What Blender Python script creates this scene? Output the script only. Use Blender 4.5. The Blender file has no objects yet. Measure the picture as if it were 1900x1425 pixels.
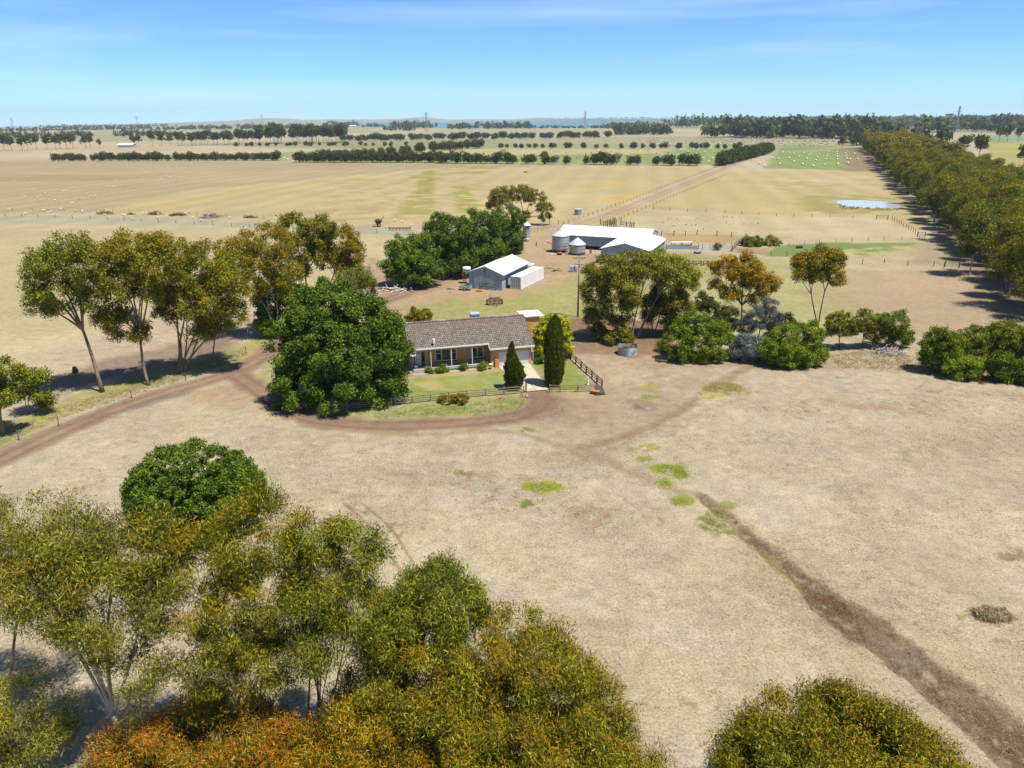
import bpy, math, random
import numpy as np
from mathutils import Vector, Matrix

S = bpy.context.scene
COL = S.collection
# ------------------------------------------------------------------ camera
CAM_H, FPX, PITCH, ROLL = 34.0, 1317.0, math.radians(20.5), math.radians(-0.4)
cam_data = bpy.data.cameras.new('camera')
cam_data.sensor_width = 36.0
cam_data.lens = FPX / 1900 * 36.0
cam_data.clip_start, cam_data.clip_end = 0.5, 60000
cam = bpy.data.objects.new('camera', cam_data)
COL.objects.link(cam)
cam.location = (0, 0, CAM_H)
cam.matrix_world = (Matrix.Translation((0, 0, CAM_H)) @ Matrix.Rotation(math.pi / 2 - PITCH, 4, 'X') @ Matrix.Rotation(ROLL, 4, 'Z'))
S.camera = cam
# ------------------------------------------------------------------ sun and sky
SUN_EL, SUN_AZ = math.radians(67), math.radians(124)   # azimuth clockwise from +Y
sd = bpy.data.lights.new('sun', 'SUN')
sd.energy, sd.angle, sd.color = 5.0, math.radians(0.53), (1.0, 0.955, 0.87)
so = bpy.data.objects.new('sun', sd)
COL.objects.link(so)
to_sun = Vector((math.sin(SUN_AZ) * math.cos(SUN_EL), math.cos(SUN_AZ) * math.cos(SUN_EL), math.sin(SUN_EL)))
so.rotation_euler = to_sun.to_track_quat('Z', 'Y').to_euler()
so.location = (60, -40, 150)
W = bpy.data.worlds.new('World')
S.world = W
W.use_nodes = True
nt = W.node_tree
nt.nodes.clear()
wo = nt.nodes.new('ShaderNodeOutputWorld')
bg = nt.nodes.new('ShaderNodeBackground')
sky = nt.nodes.new('ShaderNodeTexSky')
sky.sky_type = 'NISHITA'
sky.sun_disc = False
sky.sun_elevation, sky.sun_rotation = SUN_EL, SUN_AZ
sky.altitude, sky.air_density, sky.dust_density, sky.ozone_density = 2500, 0.85, 0.05, 10.0
# thin cirrus streaks
tc = nt.nodes.new('ShaderNodeTexCoord')
mp = nt.nodes.new('ShaderNodeMapping')
mp.inputs['Rotation'].default_value = (0.0, math.radians(7), math.radians(14))
mp.inputs['Scale'].default_value = (1.2, 5.0, 26.0)
cn = nt.nodes.new('ShaderNodeTexNoise')
cn.inputs['Scale'].default_value = 1.3
cn.inputs['Detail'].default_value = 6
cr = nt.nodes.new('ShaderNodeMapRange')
cr.inputs['From Min'].default_value, cr.inputs['From Max'].default_value = 0.47, 0.82
cr.inputs['To Min'].default_value, cr.inputs['To Max'].default_value = 0.0, 0.42
mx = nt.nodes.new('ShaderNodeMixRGB')
mx.inputs['Color2'].default_value = (5.2, 6.3, 7.2, 1)
nt.links.new(tc.outputs['Generated'], mp.inputs['Vector'])
nt.links.new(mp.outputs[0], cn.inputs['Vector'])
nt.links.new(cn.outputs['Fac'], cr.inputs['Value'])
nt.links.new(cr.outputs[0], mx.inputs['Fac'])
tint = nt.nodes.new('ShaderNodeVectorMath')       # clear southern summer air, a little greener blue
tint.operation = 'MULTIPLY'
tint.inputs[1].default_value = (0.85, 1.04, 1.06)
nt.links.new(sky.outputs[0], tint.inputs[0])
nt.links.new(tint.outputs[0], mx.inputs['Color1'])
nt.links.new(mx.outputs[0], bg.inputs['Color'])
nt.links.new(bg.outputs[0], wo.inputs['Surface'])
bg.inputs['Strength'].default_value = 0.098
S.view_settings.view_transform = 'Standard'
S.view_settings.look = 'None'
S.view_settings.exposure = 0.76
S.view_settings.gamma = 1.0
S.cycles.max_bounces = 6
S.cycles.diffuse_bounces = 3
S.cycles.glossy_bounces = 2
S.cycles.transmission_bounces = 3
S.cycles.volume_bounces = 0
S.cycles.caustics_reflective = S.cycles.caustics_refractive = False

# ------------------------------------------------------------------ surveying helpers
_F = np.array([0, math.cos(PITCH), -math.sin(PITCH)])
_U = np.array([0, math.sin(PITCH), math.cos(PITCH)])
_c, _s = math.cos(ROLL), math.sin(ROLL)


def ray(px, py):
    x = (px - 950) / FPX
    y = -(py - 712.5) / FPX
    x, y = _c * x - _s * y, _s * x + _c * y
    return _F + np.array([x, 0, 0]) + y * _U


def G(px, py, z=0.0):
    """ground position of a point surveyed in the photograph"""
    d = ray(px, py)
    t = (z - CAM_H) / d[2]
    return np.array([t * d[0], t * d[1], z])


def at(px, py, y):
    """point on that sight line at northing y"""
    d = ray(px, py)
    t = y / d[1]
    return np.array([t * d[0], y, CAM_H + t * d[2]])


def mpp(px, py, y):
    return y / ray(px, py)[1] / FPX   # metres per photo pixel there


def lin(c):
    return tuple((v / 255 / 12.92 if v / 255 <= 0.04045 else ((v / 255 + 0.055) / 1.055) ** 2.4) for v in c)


# ------------------------------------------------------------------ materials
def new_mat(name):
    m = bpy.data.materials.new(name)
    m.use_nodes = True
    n = m.node_tree
    b = n.nodes['Principled BSDF']
    return m, n, b


MATS = {}
KM = 0.76                        # display colour -> albedo for made things


def mat(name, col, rough=0.7, var=0.15, scale=3.0, metal=0.0, bump=0.0, spec=0.3, stretch=(1, 1, 1), col2=None, c2lo=0.5, c2hi=0.7):
    if name in MATS:
        return MATS[name]
    m, n, b = new_mat(name)
    L = n.links
    tc = n.nodes.new('ShaderNodeTexCoord')
    mp = n.nodes.new('ShaderNodeMapping')
    mp.inputs['Scale'].default_value = stretch
    L.new(tc.outputs['Object'], mp.inputs['Vector'])
    no = n.nodes.new('ShaderNodeTexNoise')
    no.inputs['Scale'].default_value = scale
    no.inputs['Detail'].default_value = 5
    L.new(mp.outputs[0], no.inputs['Vector'])
    r = n.nodes.new('ShaderNodeMapRange')
    r.inputs['From Min'].default_value, r.inputs['From Max'].default_value = 0.3, 0.7
    r.inputs['To Min'].default_value, r.inputs['To Max'].default_value = 1 - var, 1 + var
    L.new(no.outputs['Fac'], r.inputs['Value'])
    base = n.nodes.new('ShaderNodeRGB')
    col = tuple(v * KM for v in col)
    col2 = tuple(v * KM for v in col2) if col2 is not None else None
    base.outputs[0].default_value = (*col, 1)
    src = base.outputs[0]
    if col2 is not None:
        n2 = n.nodes.new('ShaderNodeTexNoise')
        n2.inputs['Scale'].default_value = scale * 0.4
        n2.inputs['Detail'].default_value = 6
        L.new(mp.outputs[0], n2.inputs['Vector'])
        r2 = n.nodes.new('ShaderNodeMapRange')
        r2.inputs['From Min'].default_value, r2.inputs['From Max'].default_value = c2lo, c2hi
        L.new(n2.outputs['Fac'], r2.inputs['Value'])
        m2 = n.nodes.new('ShaderNodeMixRGB')
        m2.inputs['Color2'].default_value = (*col2, 1)
        L.new(src, m2.inputs['Color1'])
        L.new(r2.outputs[0], m2.inputs['Fac'])
        src = m2.outputs[0]
    mu = n.nodes.new('ShaderNodeVectorMath')
    mu.operation = 'MULTIPLY'
    L.new(src, mu.inputs[0])
    L.new(r.outputs[0], mu.inputs[1])
    L.new(mu.outputs[0], b.inputs['Base Color'])
    b.inputs['Roughness'].default_value = rough
    b.inputs['Metallic'].default_value = metal
    b.inputs['Specular IOR Level'].default_value = spec
    if bump:
        bp = n.nodes.new('ShaderNodeBump')
        bp.inputs['Strength'].default_value = bump
        bp.inputs['Distance'].default_value = 0.05
        L.new(no.outputs['Fac'], bp.inputs['Height'])
        L.new(bp.outputs[0], b.inputs['Normal'])
    MATS[name] = m
    return m


def ribbed(name, col, axis='X', pitch=0.076, rough=0.45, metal=0.0, var=0.1, strength=0.6, stain=None):
    """ribbed sheet metal: sine ribs across one local axis, faint streaky weathering"""
    if name in MATS:
        return MATS[name]
    m = mat(name, col, rough, var, 1.2, metal, 0, 0.4, (1, 1, 0.25) if axis != 'Z' else (1, 1, 3), stain, 0.52, 0.8)
    n = m.node_tree
    b = n.nodes['Principled BSDF']
    tc = n.nodes.new('ShaderNodeTexCoord')
    w = n.nodes.new('ShaderNodeTexWave')
    w.wave_type = 'BANDS'
    w.bands_direction = axis
    w.inputs['Scale'].default_value = 0.314 / pitch
    w.inputs['Distortion'].default_value = 0
    bp = n.nodes.new('ShaderNodeBump')
    bp.inputs['Strength'].default_value = strength
    bp.inputs['Distance'].default_value = 0.03
    n.links.new(tc.outputs['Object'], w.inputs['Vector'])
    n.links.new(w.outputs['Fac'], bp.inputs['Height'])
    n.links.new(bp.outputs[0], b.inputs['Normal'])
    return m


def attr_mat(name, attr, trans, rough, spec):
    m, n, b = new_mat(name)
    L = n.links
    a = n.nodes.new('ShaderNodeAttribute')
    a.attribute_name = attr
    L.new(a.outputs['Color'], b.inputs['Base Color'])
    b.inputs['Roughness'].default_value = rough
    b.inputs['Specular IOR Level'].default_value = spec
    if trans:
        t = n.nodes.new('ShaderNodeBsdfTranslucent')
        L.new(a.outputs['Color'], t.inputs['Color'])
        mx = n.nodes.new('ShaderNodeMixShader')
        mx.inputs[0].default_value = trans
        L.new(b.outputs[0], mx.inputs[1])
        L.new(t.outputs[0], mx.inputs[2])
        L.new(mx.outputs[0], n.nodes['Material Output'].inputs['Surface'])
    return m


# ------------------------------------------------------------------ mesh builder
KIDS = {}


class MB:
    def __init__(self):
        self.v, self.f, self.m, self.sm = [], [], [], []
        self.mi = 0
        self.smooth = False

    def add(self, vs, fs):
        o = len(self.v)
        self.v.extend([tuple(map(float, p)) for p in vs])
        for f in fs:
            self.f.append(tuple(i + o for i in f))
            self.m.append(self.mi)
            self.sm.append(self.smooth)

    def box(self, x0, y0, z0, x1, y1, z1):
        self.add([(x0, y0, z0), (x1, y0, z0), (x1, y1, z0), (x0, y1, z0), (x0, y0, z1), (x1, y0, z1), (x1, y1, z1), (x0, y1, z1)],
                 [(0, 3, 2, 1), (4, 5, 6, 7), (0, 1, 5, 4), (1, 2, 6, 5), (2, 3, 7, 6), (3, 0, 4, 7)])

    def beam(self, a, b, w, h=None):
        h = h or w
        a, b = Vector(a), Vector(b)
        d = (b - a).normalized()
        up = Vector((0, 0, 1)) if abs(d.z) < 0.95 else Vector((0, 1, 0))
        s = d.cross(up).normalized() * w / 2
        t = s.cross(d).normalized() * h / 2
        vs = [a - s - t, a + s - t, a + s + t, a - s + t, b - s - t, b + s - t, b + s + t, b - s + t]
        self.add(vs, [(0, 1, 2, 3), (7, 6, 5, 4), (4, 5, 1, 0), (5, 6, 2, 1), (6, 7, 3, 2), (7, 4, 0, 3)])

    def tube(self, pts, rad, n=6, cap=True):
        pts = [Vector(p) for p in pts]
        if not hasattr(rad, '__len__'):
            rad = [rad] * len(pts)
        vs, fs = [], []
        ref = Vector((0.31, 0.95, 0.07)).normalized()
        for i, p in enumerate(pts):
            d = (pts[min(i + 1, len(pts) - 1)] - pts[max(i - 1, 0)])
            d = d.normalized() if d.length > 1e-9 else Vector((0, 0, 1))
            x = d.cross(ref)
            if x.length < 0.05:
                x = d.cross(Vector((1, 0, 0)))
            x.normalize()
            y = d.cross(x)
            for k in range(n):
                t = 2 * math.pi * k / n
                vs.append(p + (x * math.cos(t) + y * math.sin(t)) * rad[i])
        for i in range(len(pts) - 1):
            for k in range(n):
                a, b = i * n + k, i * n + (k + 1) % n
                fs.append((a, b, b + n, a + n))
        if cap:
            fs.append(tuple(reversed(range(n))))
            fs.append(tuple(range((len(pts) - 1) * n, len(pts) * n)))
        self.add(vs, fs)

    def lathe(self, prof, n=24, c=(0, 0, 0), cap=True):
        vs, fs = [], []
        for r, z in prof:
            for k in range(n):
                t = 2 * math.pi * k / n
                vs.append((c[0] + r * math.cos(t), c[1] + r * math.sin(t), c[2] + z))
        for i in range(len(prof) - 1):
            for k in range(n):
                a, b = i * n + k, i * n + (k + 1) % n
                fs.append((a, b, b + n, a + n))
        if cap:
            fs.append(tuple(reversed(range(n))))
            fs.append(tuple(range((len(prof) - 1) * n, len(prof) * n)))
        self.add(vs, fs)

    def quad(self, *p):
        self.add(p, [tuple(range(len(p)))])

    def mesh(self, name, mats):
        me = bpy.data.meshes.new(name)
        me.from_pydata(self.v, [], self.f)
        for m in (mats if isinstance(mats, (list, tuple)) else [mats]):
            me.materials.append(m)
        me.polygons.foreach_set('material_index', self.m)
        me.polygons.foreach_set('use_smooth', self.sm)
        me.update()
        return me

    def build(self, name, mats, parent=None, loc=None, rz=None):
        return link(name, self.mesh(name, mats), parent, loc, rz)


def link(name, me, parent=None, loc=None, rz=None):
    o = bpy.data.objects.new(name, me)
    COL.objects.link(o)
    if parent is not None:
        o.parent = parent
        KIDS.setdefault(parent.name, []).append(o)
    if loc is not None:
        o.location = tuple(map(float, loc))
    if rz is not None:
        o.rotation_euler = (0, 0, rz)
    return o


def tag(o, label=None, cat=None, group=None, kind=None):
    if label:
        o['label'] = label
    if cat:
        o['category'] = cat
    if group:
        o['group'] = group
    if kind:
        o['kind'] = kind
    return o


def thing(name, label, cat, loc=(0, 0, 0), rz=0.0, group=None):
    o = link(name, None, None, loc, rz)
    o.empty_display_size = 0.5
    return tag(o, label, cat, group)


def dup(o, loc=None, rz=None, scale=None, label=None, parent=None):
    kids = list(KIDS.get(o.name, []))
    c = o.copy()
    COL.objects.link(c)
    if parent is not None:
        c.parent = parent
    if loc is not None:
        c.location = tuple(map(float, loc))
    if rz is not None:
        c.rotation_euler = (0, 0, rz)
    if scale is not None:
        c.scale = scale if hasattr(scale, '__len__') else (scale,) * 3
    if label:
        c['label'] = label
    for k in kids:
        dup(k, parent=c)
    return c


def np_mesh(name, verts, quads, mats, colname=None, cols=None, smooth=False, mat_idx=None):
    me = bpy.data.meshes.new(name)
    nv, nq = len(verts), len(quads)
    me.vertices.add(nv)
    me.vertices.foreach_set('co', np.ascontiguousarray(verts, dtype=np.float32).ravel())
    me.loops.add(nq * 4)
    me.loops.foreach_set('vertex_index', np.ascontiguousarray(quads, dtype=np.int32).ravel())
    me.polygons.add(nq)
    me.polygons.foreach_set('loop_start', np.arange(0, nq * 4, 4, dtype=np.int32))
    if smooth:
        me.polygons.foreach_set('use_smooth', np.ones(nq, dtype=bool))
    for m in (mats if isinstance(mats, (list, tuple)) else [mats]):
        me.materials.append(m)
    if mat_idx is not None:
        me.polygons.foreach_set('material_index', np.ascontiguousarray(mat_idx, dtype=np.int32))
    if cols is not None:
        a = me.attributes.new(colname, 'FLOAT_COLOR', 'POINT')
        if cols.shape[1] == 3:
            cols = np.concatenate([cols, np.ones((nv, 1))], 1)
        a.data.foreach_set('color', np.ascontiguousarray(cols, dtype=np.float32).ravel())
    me.update(calc_edges=True)
    return me


# ------------------------------------------------------------------ noise
def _hash(ix, iy, seed):
    h = (ix.astype(np.int64) * 374761393 + iy.astype(np.int64) * 668265263 + seed * 1442695041) & 0x7fffffff
    h = ((h ^ (h >> 13)) * 1274126177) & 0x7fffffff
    h = h ^ (h >> 16)
    return (h & 0xffff) / 65535.0


def vnoise(x, y, seed=0):
    ix, iy = np.floor(x), np.floor(y)
    fx, fy = x - ix, y - iy
    fx, fy = fx * fx * (3 - 2 * fx), fy * fy * (3 - 2 * fy)
    a, b = _hash(ix, iy, seed), _hash(ix + 1, iy, seed)
    c, d = _hash(ix, iy + 1, seed), _hash(ix + 1, iy + 1, seed)
    return (a * (1 - fx) + b * fx) * (1 - fy) + (c * (1 - fx) + d * fx) * fy


def fbm(x, y, scale, seed=0, octs=4):
    t, a, n = 0, 1.0, 0
    for o in range(octs):
        t = t + a * vnoise(x / scale * 2 ** o + 17.3 * o, y / scale * 2 ** o - 9.1 * o, seed + o)
        n += a
        a *= 0.55
    return t / n


def sstep(a, b, x):
    t = np.clip((x - a) / (b - a), 0, 1)
    return t * t * (3 - 2 * t)


# ================================================================== GROUND
# One radial grid of land reaching the horizon.  Each vertex carries the real colour of what grows or lies there
# (straw, bare dirt, lawn, weeds); its faces are then handed to ground, roads, lawn, creek bed ... so nothing overlaps.
KALB = 0.455                      # sunlit display colour -> albedo
SKYLINE = [(-900, 250), (-100, 238), (0, 236), (120, 233), (250, 230), (350, 227), (430, 224), (470, 220), (500, 219.3), (540, 220), (560, 222.5), (620, 221.5),
           (690, 221.5), (740, 220.5), (770, 218), (785, 217), (800, 218.5), (830, 221.5), (900, 221.8), (1000, 220.8), (1200, 219.8), (1400, 219.2), (1600, 218.6), (1625, 217), (1638, 216.2),
           (1652, 217), (1670, 218.5), (1800, 219.5), (1900, 220.5), (2000, 221.5), (2900, 235)]
RFAR = 12500.0


def _sk():
    az, z = [], []
    for px, py in SKYLINE:
        d = ray(px, py)
        az.append(math.atan2(d[0], d[1]))
        z.append(CAM_H + d[2] / math.hypot(d[0], d[1]) * RFAR * 0.92)
    return np.array(az), np.array(z)


SK_AZ, SK_Z = _sk()


def land_z(x, y):
    r = np.hypot(x, y)
    az = np.arctan2(x, y)
    zt = np.interp(az, SK_AZ, SK_Z)
    z = zt * sstep(4500, RFAR * 0.92, r)
    return z


def seg_dist(px, py, pts, closed):
    best = np.full(px.shape, 1e9)
    tt = np.zeros(px.shape)
    n = len(pts)
    for i in range(n if closed else n - 1):
        ax, ay = pts[i]
        bx, by = pts[(i + 1) % n]
        dx, dy = bx - ax, by - ay
        L2 = dx * dx + dy * dy + 1e-12
        t = np.clip(((px - ax) * dx + (py - ay) * dy) / L2, 0, 1)
        d = np.hypot(px - ax - t * dx, py - ay - t * dy)
        u = d < best
        best = np.where(u, d, best)
        tt = np.where(u, i + t, tt)
    return best, tt


def inside(px, py, pts):
    r = np.zeros(px.shape, bool)
    n = len(pts)
    for i in range(n):
        ax, ay = pts[i]
        bx, by = pts[(i + 1) % n]
        c = ((ay > py) != (by > py)) & (px < (bx - ax) * (py - ay) / (by - ay + 1e-12) + ax)
        r ^= c
    return r


def gp(pts):
    return [tuple(G(*p)[:2]) for p in pts]


def smooth_line(pts, n=8):
    P = [np.array(p, float) for p in pts]
    P = [2 * P[0] - P[1]] + P + [2 * P[-1] - P[-2]]
    out = []
    for i in range(1, len(P) - 2):
        for k in range(n):
            t = k / n
            out.append(0.5 * ((2 * P[i]) + (-P[i - 1] + P[i + 1]) * t + (2 * P[i - 1] - 5 * P[i] + 4 * P[i + 1] - P[i + 2]) * t * t + (-P[i - 1] + 3 * P[i] - 3 * P[i + 1] + P[i + 2]) * t ** 3))
    out.append(P[-2])
    return [tuple(p) for p in out]


def poly_mask(x, y, pts, soft, warp=0.0, ws=3.0, seed=1):
    P = np.array(pts)
    pad = soft + warp + 1
    sel = (x > P[:, 0].min() - pad) & (x < P[:, 0].max() + pad) & (y > P[:, 1].min() - pad) & (y < P[:, 1].max() + pad)
    m = np.zeros(x.shape)
    if not sel.any():
        return m
    sx, sy = x[sel], y[sel]
    d, _ = seg_dist(sx, sy, pts, True)
    d = np.where(inside(sx, sy, pts), d, -d)
    if warp:
        d = d + (fbm(sx, sy, ws, seed, 4) - 0.5) * 2.4 * warp
    m[sel] = sstep(-soft, soft, d)
    return m


def line_mask(x, y, pts, w, soft, warp=0.0, ws=2.0, seed=1):
    """w: half width, number or one per control point"""
    P = np.array(pts)
    wm = max(w) if hasattr(w, '__len__') else w
    pad = wm + soft + warp + 1
    sel = (x > P[:, 0].min() - pad) & (x < P[:, 0].max() + pad) & (y > P[:, 1].min() - pad) & (y < P[:, 1].max() + pad)
    m = np.zeros(x.shape)
    if not sel.any():
        return m
    sx, sy = x[sel], y[sel]
    d, t = seg_dist(sx, sy, pts, False)
    ww = np.interp(t, np.linspace(0, len(pts) - 1, len(w)), w) if hasattr(w, '__len__') else w
    d = ww - d
    if warp:
        d = d + (fbm(sx, sy, ws, seed, 4) - 0.5) * 2.4 * warp
    m[sel] = sstep(-soft, soft, d)
    return m


ROAD_MAIN = smooth_line(gp([(-90, 893), (0, 853), (100, 806), (200, 764), (300, 730), (390, 704), (450, 682), (490, 660), (515, 640), (560, 612), (640, 585), (720, 556), (800, 524), (880, 492)]))
ROAD_LOOP = smooth_line(gp([(430, 690), (470, 716), (520, 752), (600, 780), (720, 789), (860, 784), (955, 772), (1000, 752), (1003, 727)]))
TRACK_FAR = smooth_line(gp([(1055, 422), (1140, 395), (1220, 362), (1330, 318), (1400, 290), (1440, 270), (1475, 258)]), 4)
CREEK = smooth_line(gp([(1296, 918), (1330, 945), (1400, 1003), (1500, 1085), (1565, 1140), (1640, 1188), (1750, 1275), (1900, 1392), (2040, 1500)]))
LAWN_IN = gp([(560, 742), (560, 700), (764, 699), (985, 684), (975, 724), (840, 739), (700, 754), (620, 752)])
LAWN_SIDE = gp([(990, 681), (1000, 650), (1046, 658), (1112, 716), (1112, 726), (1020, 723)])
DAM = gp([(1551, 375), (1560, 371), (1600, 371), (1668, 375), (1671, 384), (1665, 387), (1600, 385), (1562, 381)])
DAM_MUD = gp([(1668, 374), (1715, 376), (1722, 384), (1700, 390), (1668, 388)])
FLAT_Z = []


def build_ground():
    NA, NR = 860, 1500
    az = np.radians(np.linspace(-57, 57, NA))
    rr = np.concatenate([[9.0], 14 * (RFAR / 14) ** (np.linspace(0, 1, NR - 1) ** 0.9)])
    R, A = np.meshgrid(rr, az, indexing='ij')
    x, y = (R * np.sin(A)).ravel(), (R * np.cos(A)).ravel()
    r = R.ravel()
    N = len(x)
    n_big = fbm(x, y, 26, 3, 4)
    n_mid = fbm(x, y, 5.5, 11, 4)
    n_sm = fbm(x, y, 1.1, 23, 3)
    n_far = fbm(x, y, 160, 31, 4)
    near = 1 - sstep(75, 120, y)
    c0 = np.array(lin((203, 187, 160)))
    col = np.tile(c0, (N, 1))

    def put(mask, c, k=1.0):
        nonlocal col
        mk = (mask * k)[:, None]
        col = col * (1 - mk) + np.array(lin(c))[None] * mk

    far = sstep(650, 900, y)
    put(far, (203, 184, 152))
    put(far * sstep(0.45, 0.65, fbm(x, y, 700, 41, 3)), (188, 176, 140))
    put(far * sstep(0.52, 0.6, fbm(x, y, 900, 47, 3)), (170, 168, 130))
    put(sstep(3800, 5200, r), (176, 170, 150))
    put(sstep(4300, 6500, r) * sstep(-800, 1200, x), (120, 128, 112))

    def P(pts, c, soft=2.0, warp=0.0, ws=6.0, k=1.0, patch=None, seed=5):
        m = poly_mask(x, y, gp(pts), soft, warp, ws, seed)
        if patch is not None:
            m = m * sstep(patch[0] - 0.06, patch[0] + 0.06, fbm(x, y, patch[1], seed + 60, 4))
        put(m, c, k)
        return m

    def L(pts, w, c, soft=0.5, warp=0.3, ws=2.0, k=1.0, seed=7, patch=None):
        m = line_mask(x, y, pts, w, soft, warp, ws, seed)
        if patch is not None:
            m = m * sstep(patch[0] - 0.08, patch[0] + 0.08, fbm(x, y, patch[1], seed + 60, 4))
        put(m, c, k)
        return m

    # ---- left and centre paddocks
    P([(-500, 412), (470, 418), (720, 432), (830, 440), (760, 500), (690, 560), (560, 600), (470, 570), (200, 690), (-500, 830)], (203, 186, 145), 4, 3, 20)
    P([(-500, 470), (380, 470), (300, 560), (-500, 640)], (198, 181, 136), 14, 10, 40, 0.7, (0.5, 30))
    P([(-300, 780), (-100, 690), (60, 662), (250, 600), (470, 568), (620, 540), (720, 470), (770, 440), (800, 500), (700, 560), (500, 600), (430, 645), (200, 695), (-100, 790)], (200, 178, 152), 4, 3, 10)
    P([(-600, 330), (-300, 300), (90, 297), (560, 301), (1290, 306), (800, 312), (560, 335), (300, 371), (180, 396), (-600, 396)], (187, 168, 132), 6, 6, 60)
    P([(-500, 328), (200, 325), (380, 316), (390, 322), (200, 334), (-500, 346)], (170, 152, 112), 12, 8, 60, 0.75, (0.42, 60))
    P([(170, 397), (230, 378), (340, 355), (560, 334), (800, 313), (1290, 306), (1335, 313), (1060, 418), (930, 412), (700, 424), (400, 412)], (202, 182, 137), 5, 5, 40)
    P([(170, 397), (260, 374), (430, 348), (720, 321), (760, 326), (560, 346), (420, 364), (360, 384), (230, 399)], (204, 183, 126), 6, 5, 20, 0.9, (0.42, 18))
    P([(760, 318), (905, 308), (930, 312), (880, 326), (760, 331)], (168, 164, 88), 3, 5, 14, 0.85, (0.47, 22))
    P([(772, 352), (781, 318), (806, 315), (806, 330), (803, 398), (742, 398), (738, 384)], (160, 158, 74), 2, 2, 6, 0.9, (0.40, 9))
    P([(838, 346), (866, 344), (896, 388), (888, 396), (850, 396)], (160, 160, 72), 2, 2, 6, 0.9, (0.37, 9))
    P([(600, 335), (760, 325), (900, 340), (980, 400), (560, 415)], (176, 150, 96), 10, 4, 20, 0.45, (0.56, 7))
    P([(1070, 350), (1150, 345), (1240, 324), (1200, 330), (1090, 343)], (205, 184, 92), 3, 3, 14, 0.8, (0.45, 12))
    P([(1100, 372), (1190, 352), (1212, 356), (1150, 375)], (205, 180, 96), 4, 4, 14, 0.7, (0.45, 12))
    P([(-600, 392), (350, 404), (760, 424), (790, 434), (740, 438), (400, 419), (-600, 412)], (188, 180, 152), 3, 2, 10)
    # ---- beyond the first shelter belt
    P([(-300, 262), (150, 262), (320, 268), (560, 276), (760, 276), (540, 283), (205, 290), (-300, 296)], (204, 184, 150), 14)
    P([(540, 282), (700, 277), (950, 276), (1250, 279), (1345, 290), (1340, 306), (1290, 306), (545, 301)], (152, 162, 100), 10, 8, 60)
    P([(190, 289), (530, 282), (540, 300), (200, 297)], (158, 164, 106), 10, 8, 60, 0.8)
    P([(600, 281), (900, 276), (1240, 277), (1235, 285), (930, 288), (760, 286)], (202, 186, 136), 8, 8, 50)
    P([(600, 266), (950, 258), (1300, 262), (1330, 272), (640, 276)], (160, 160, 116), 14, 10, 80)
    P([(160, 252), (320, 249), (330, 262), (170, 262)], (172, 168, 122), 30)
    P([(930, 256), (1300, 252), (1610, 258), (1605, 272), (1340, 270), (950, 266)], (178, 168, 136), 20)
    P([(1235, 303), (1245, 280), (1395, 272), (1340, 306)], (148, 164, 98), 6, 4, 30)
    P([(1415, 312), (1440, 281), (1455, 269), (1580, 271), (1625, 318)], (146, 162, 96), 5, 3, 30)
    P([(1430, 282), (1600, 268), (1600, 282)], (178, 168, 118), 8, 5, 30, 0.6)
    P([(1566, 318), (1562, 276), (1606, 272), (1655, 322)], (158, 138, 108), 5, 4, 20)
    # ---- right hand paddocks
    P([(1060, 418), (1333, 318), (1640, 318), (1710, 385), (1715, 425), (1440, 402), (1220, 388), (1130, 425)], (201, 181, 131), 4, 3, 20)
    P([(1400, 335), (1440, 326), (1640, 326), (1650, 352), (1430, 358)], (208, 190, 146), 6, 8, 24, 0.9, (0.42, 20))
    P([(1430, 335), (1560, 338), (1560, 352), (1430, 352)], (190, 162, 104), 3, 4, 12, 0.7, (0.55, 8))
    P([(1625, 318), (1660, 322), (1700, 360), (1722, 400), (1690, 400), (1655, 350)], (184, 162, 128), 4, 3, 12)
    P([(1470, 366), (1545, 361), (1690, 364), (1690, 371), (1555, 372), (1552, 388), (1490, 394)], (170, 164, 96), 3, 3, 10, 0.85, (0.40, 10))
    P([(1490, 385), (1560, 384), (1660, 390), (1640, 397), (1480, 397)], (172, 154, 104), 2, 2, 8, 0.8, (0.45, 5))
    P([(1210, 391), (1440, 400), (1640, 404), (1712, 440), (1660, 452), (1420, 452), (1240, 430), (1130, 425)], (205, 188, 150), 3, 2, 12)
    P([(1230, 432), (1372, 437), (1372, 452), (1235, 450)], (194, 162, 114), 1.5, 1, 6)
    P([(1230, 470), (1420, 478), (1560, 492), (1790, 486), (1880, 640), (1700, 640), (1560, 625), (1300, 620), (1290, 520)], (182, 174, 122), 4, 3, 10)
    P([(1540, 495), (1690, 476), (1800, 470), (1900, 560), (1900, 640), (1700, 640), (1560, 640), (1590, 560)], (190, 166, 138), 8, 8, 14)
    P([(1540, 492), (1640, 455), (1720, 440), (1790, 480), (1760, 500), (1600, 500)], (202, 184, 150), 3, 3, 8)
    P([(1690, 460), (1740, 450), (1790, 490), (1700, 490)], (172, 150, 124), 4, 4, 8, 0.7)
    P([(1420, 466), (1440, 455), (1560, 450), (1695, 451), (1700, 458), (1640, 468), (1560, 479), (1416, 476)], (132, 152, 84), 1.5, 1.5, 5)
    P([(1540, 464), (1700, 455), (1690, 470), (1600, 482), (1520, 480)], (196, 184, 132), 1.5, 2, 5, 1, (0.46, 4))
    P([(1810, 532), (1830, 534), (1850, 541), (1828, 542)], (150, 162, 78), 0.8, 0.6, 2)
    P([(1360, 458), (1425, 460), (1425, 474), (1365, 468)], (186, 152, 122), 1, 1, 4)
    P([(1680, 300), (1790, 392), (1900, 400), (2100, 560), (2100, 640), (1900, 640), (1700, 370), (1640, 300), (1600, 262), (1640, 262)], (150, 128, 104), 4, 3, 10, 0.8)
    P([(1815, 262), (2200, 268), (2300, 318), (1850, 306)], (188, 178, 104), 10, 6, 60)
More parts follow.
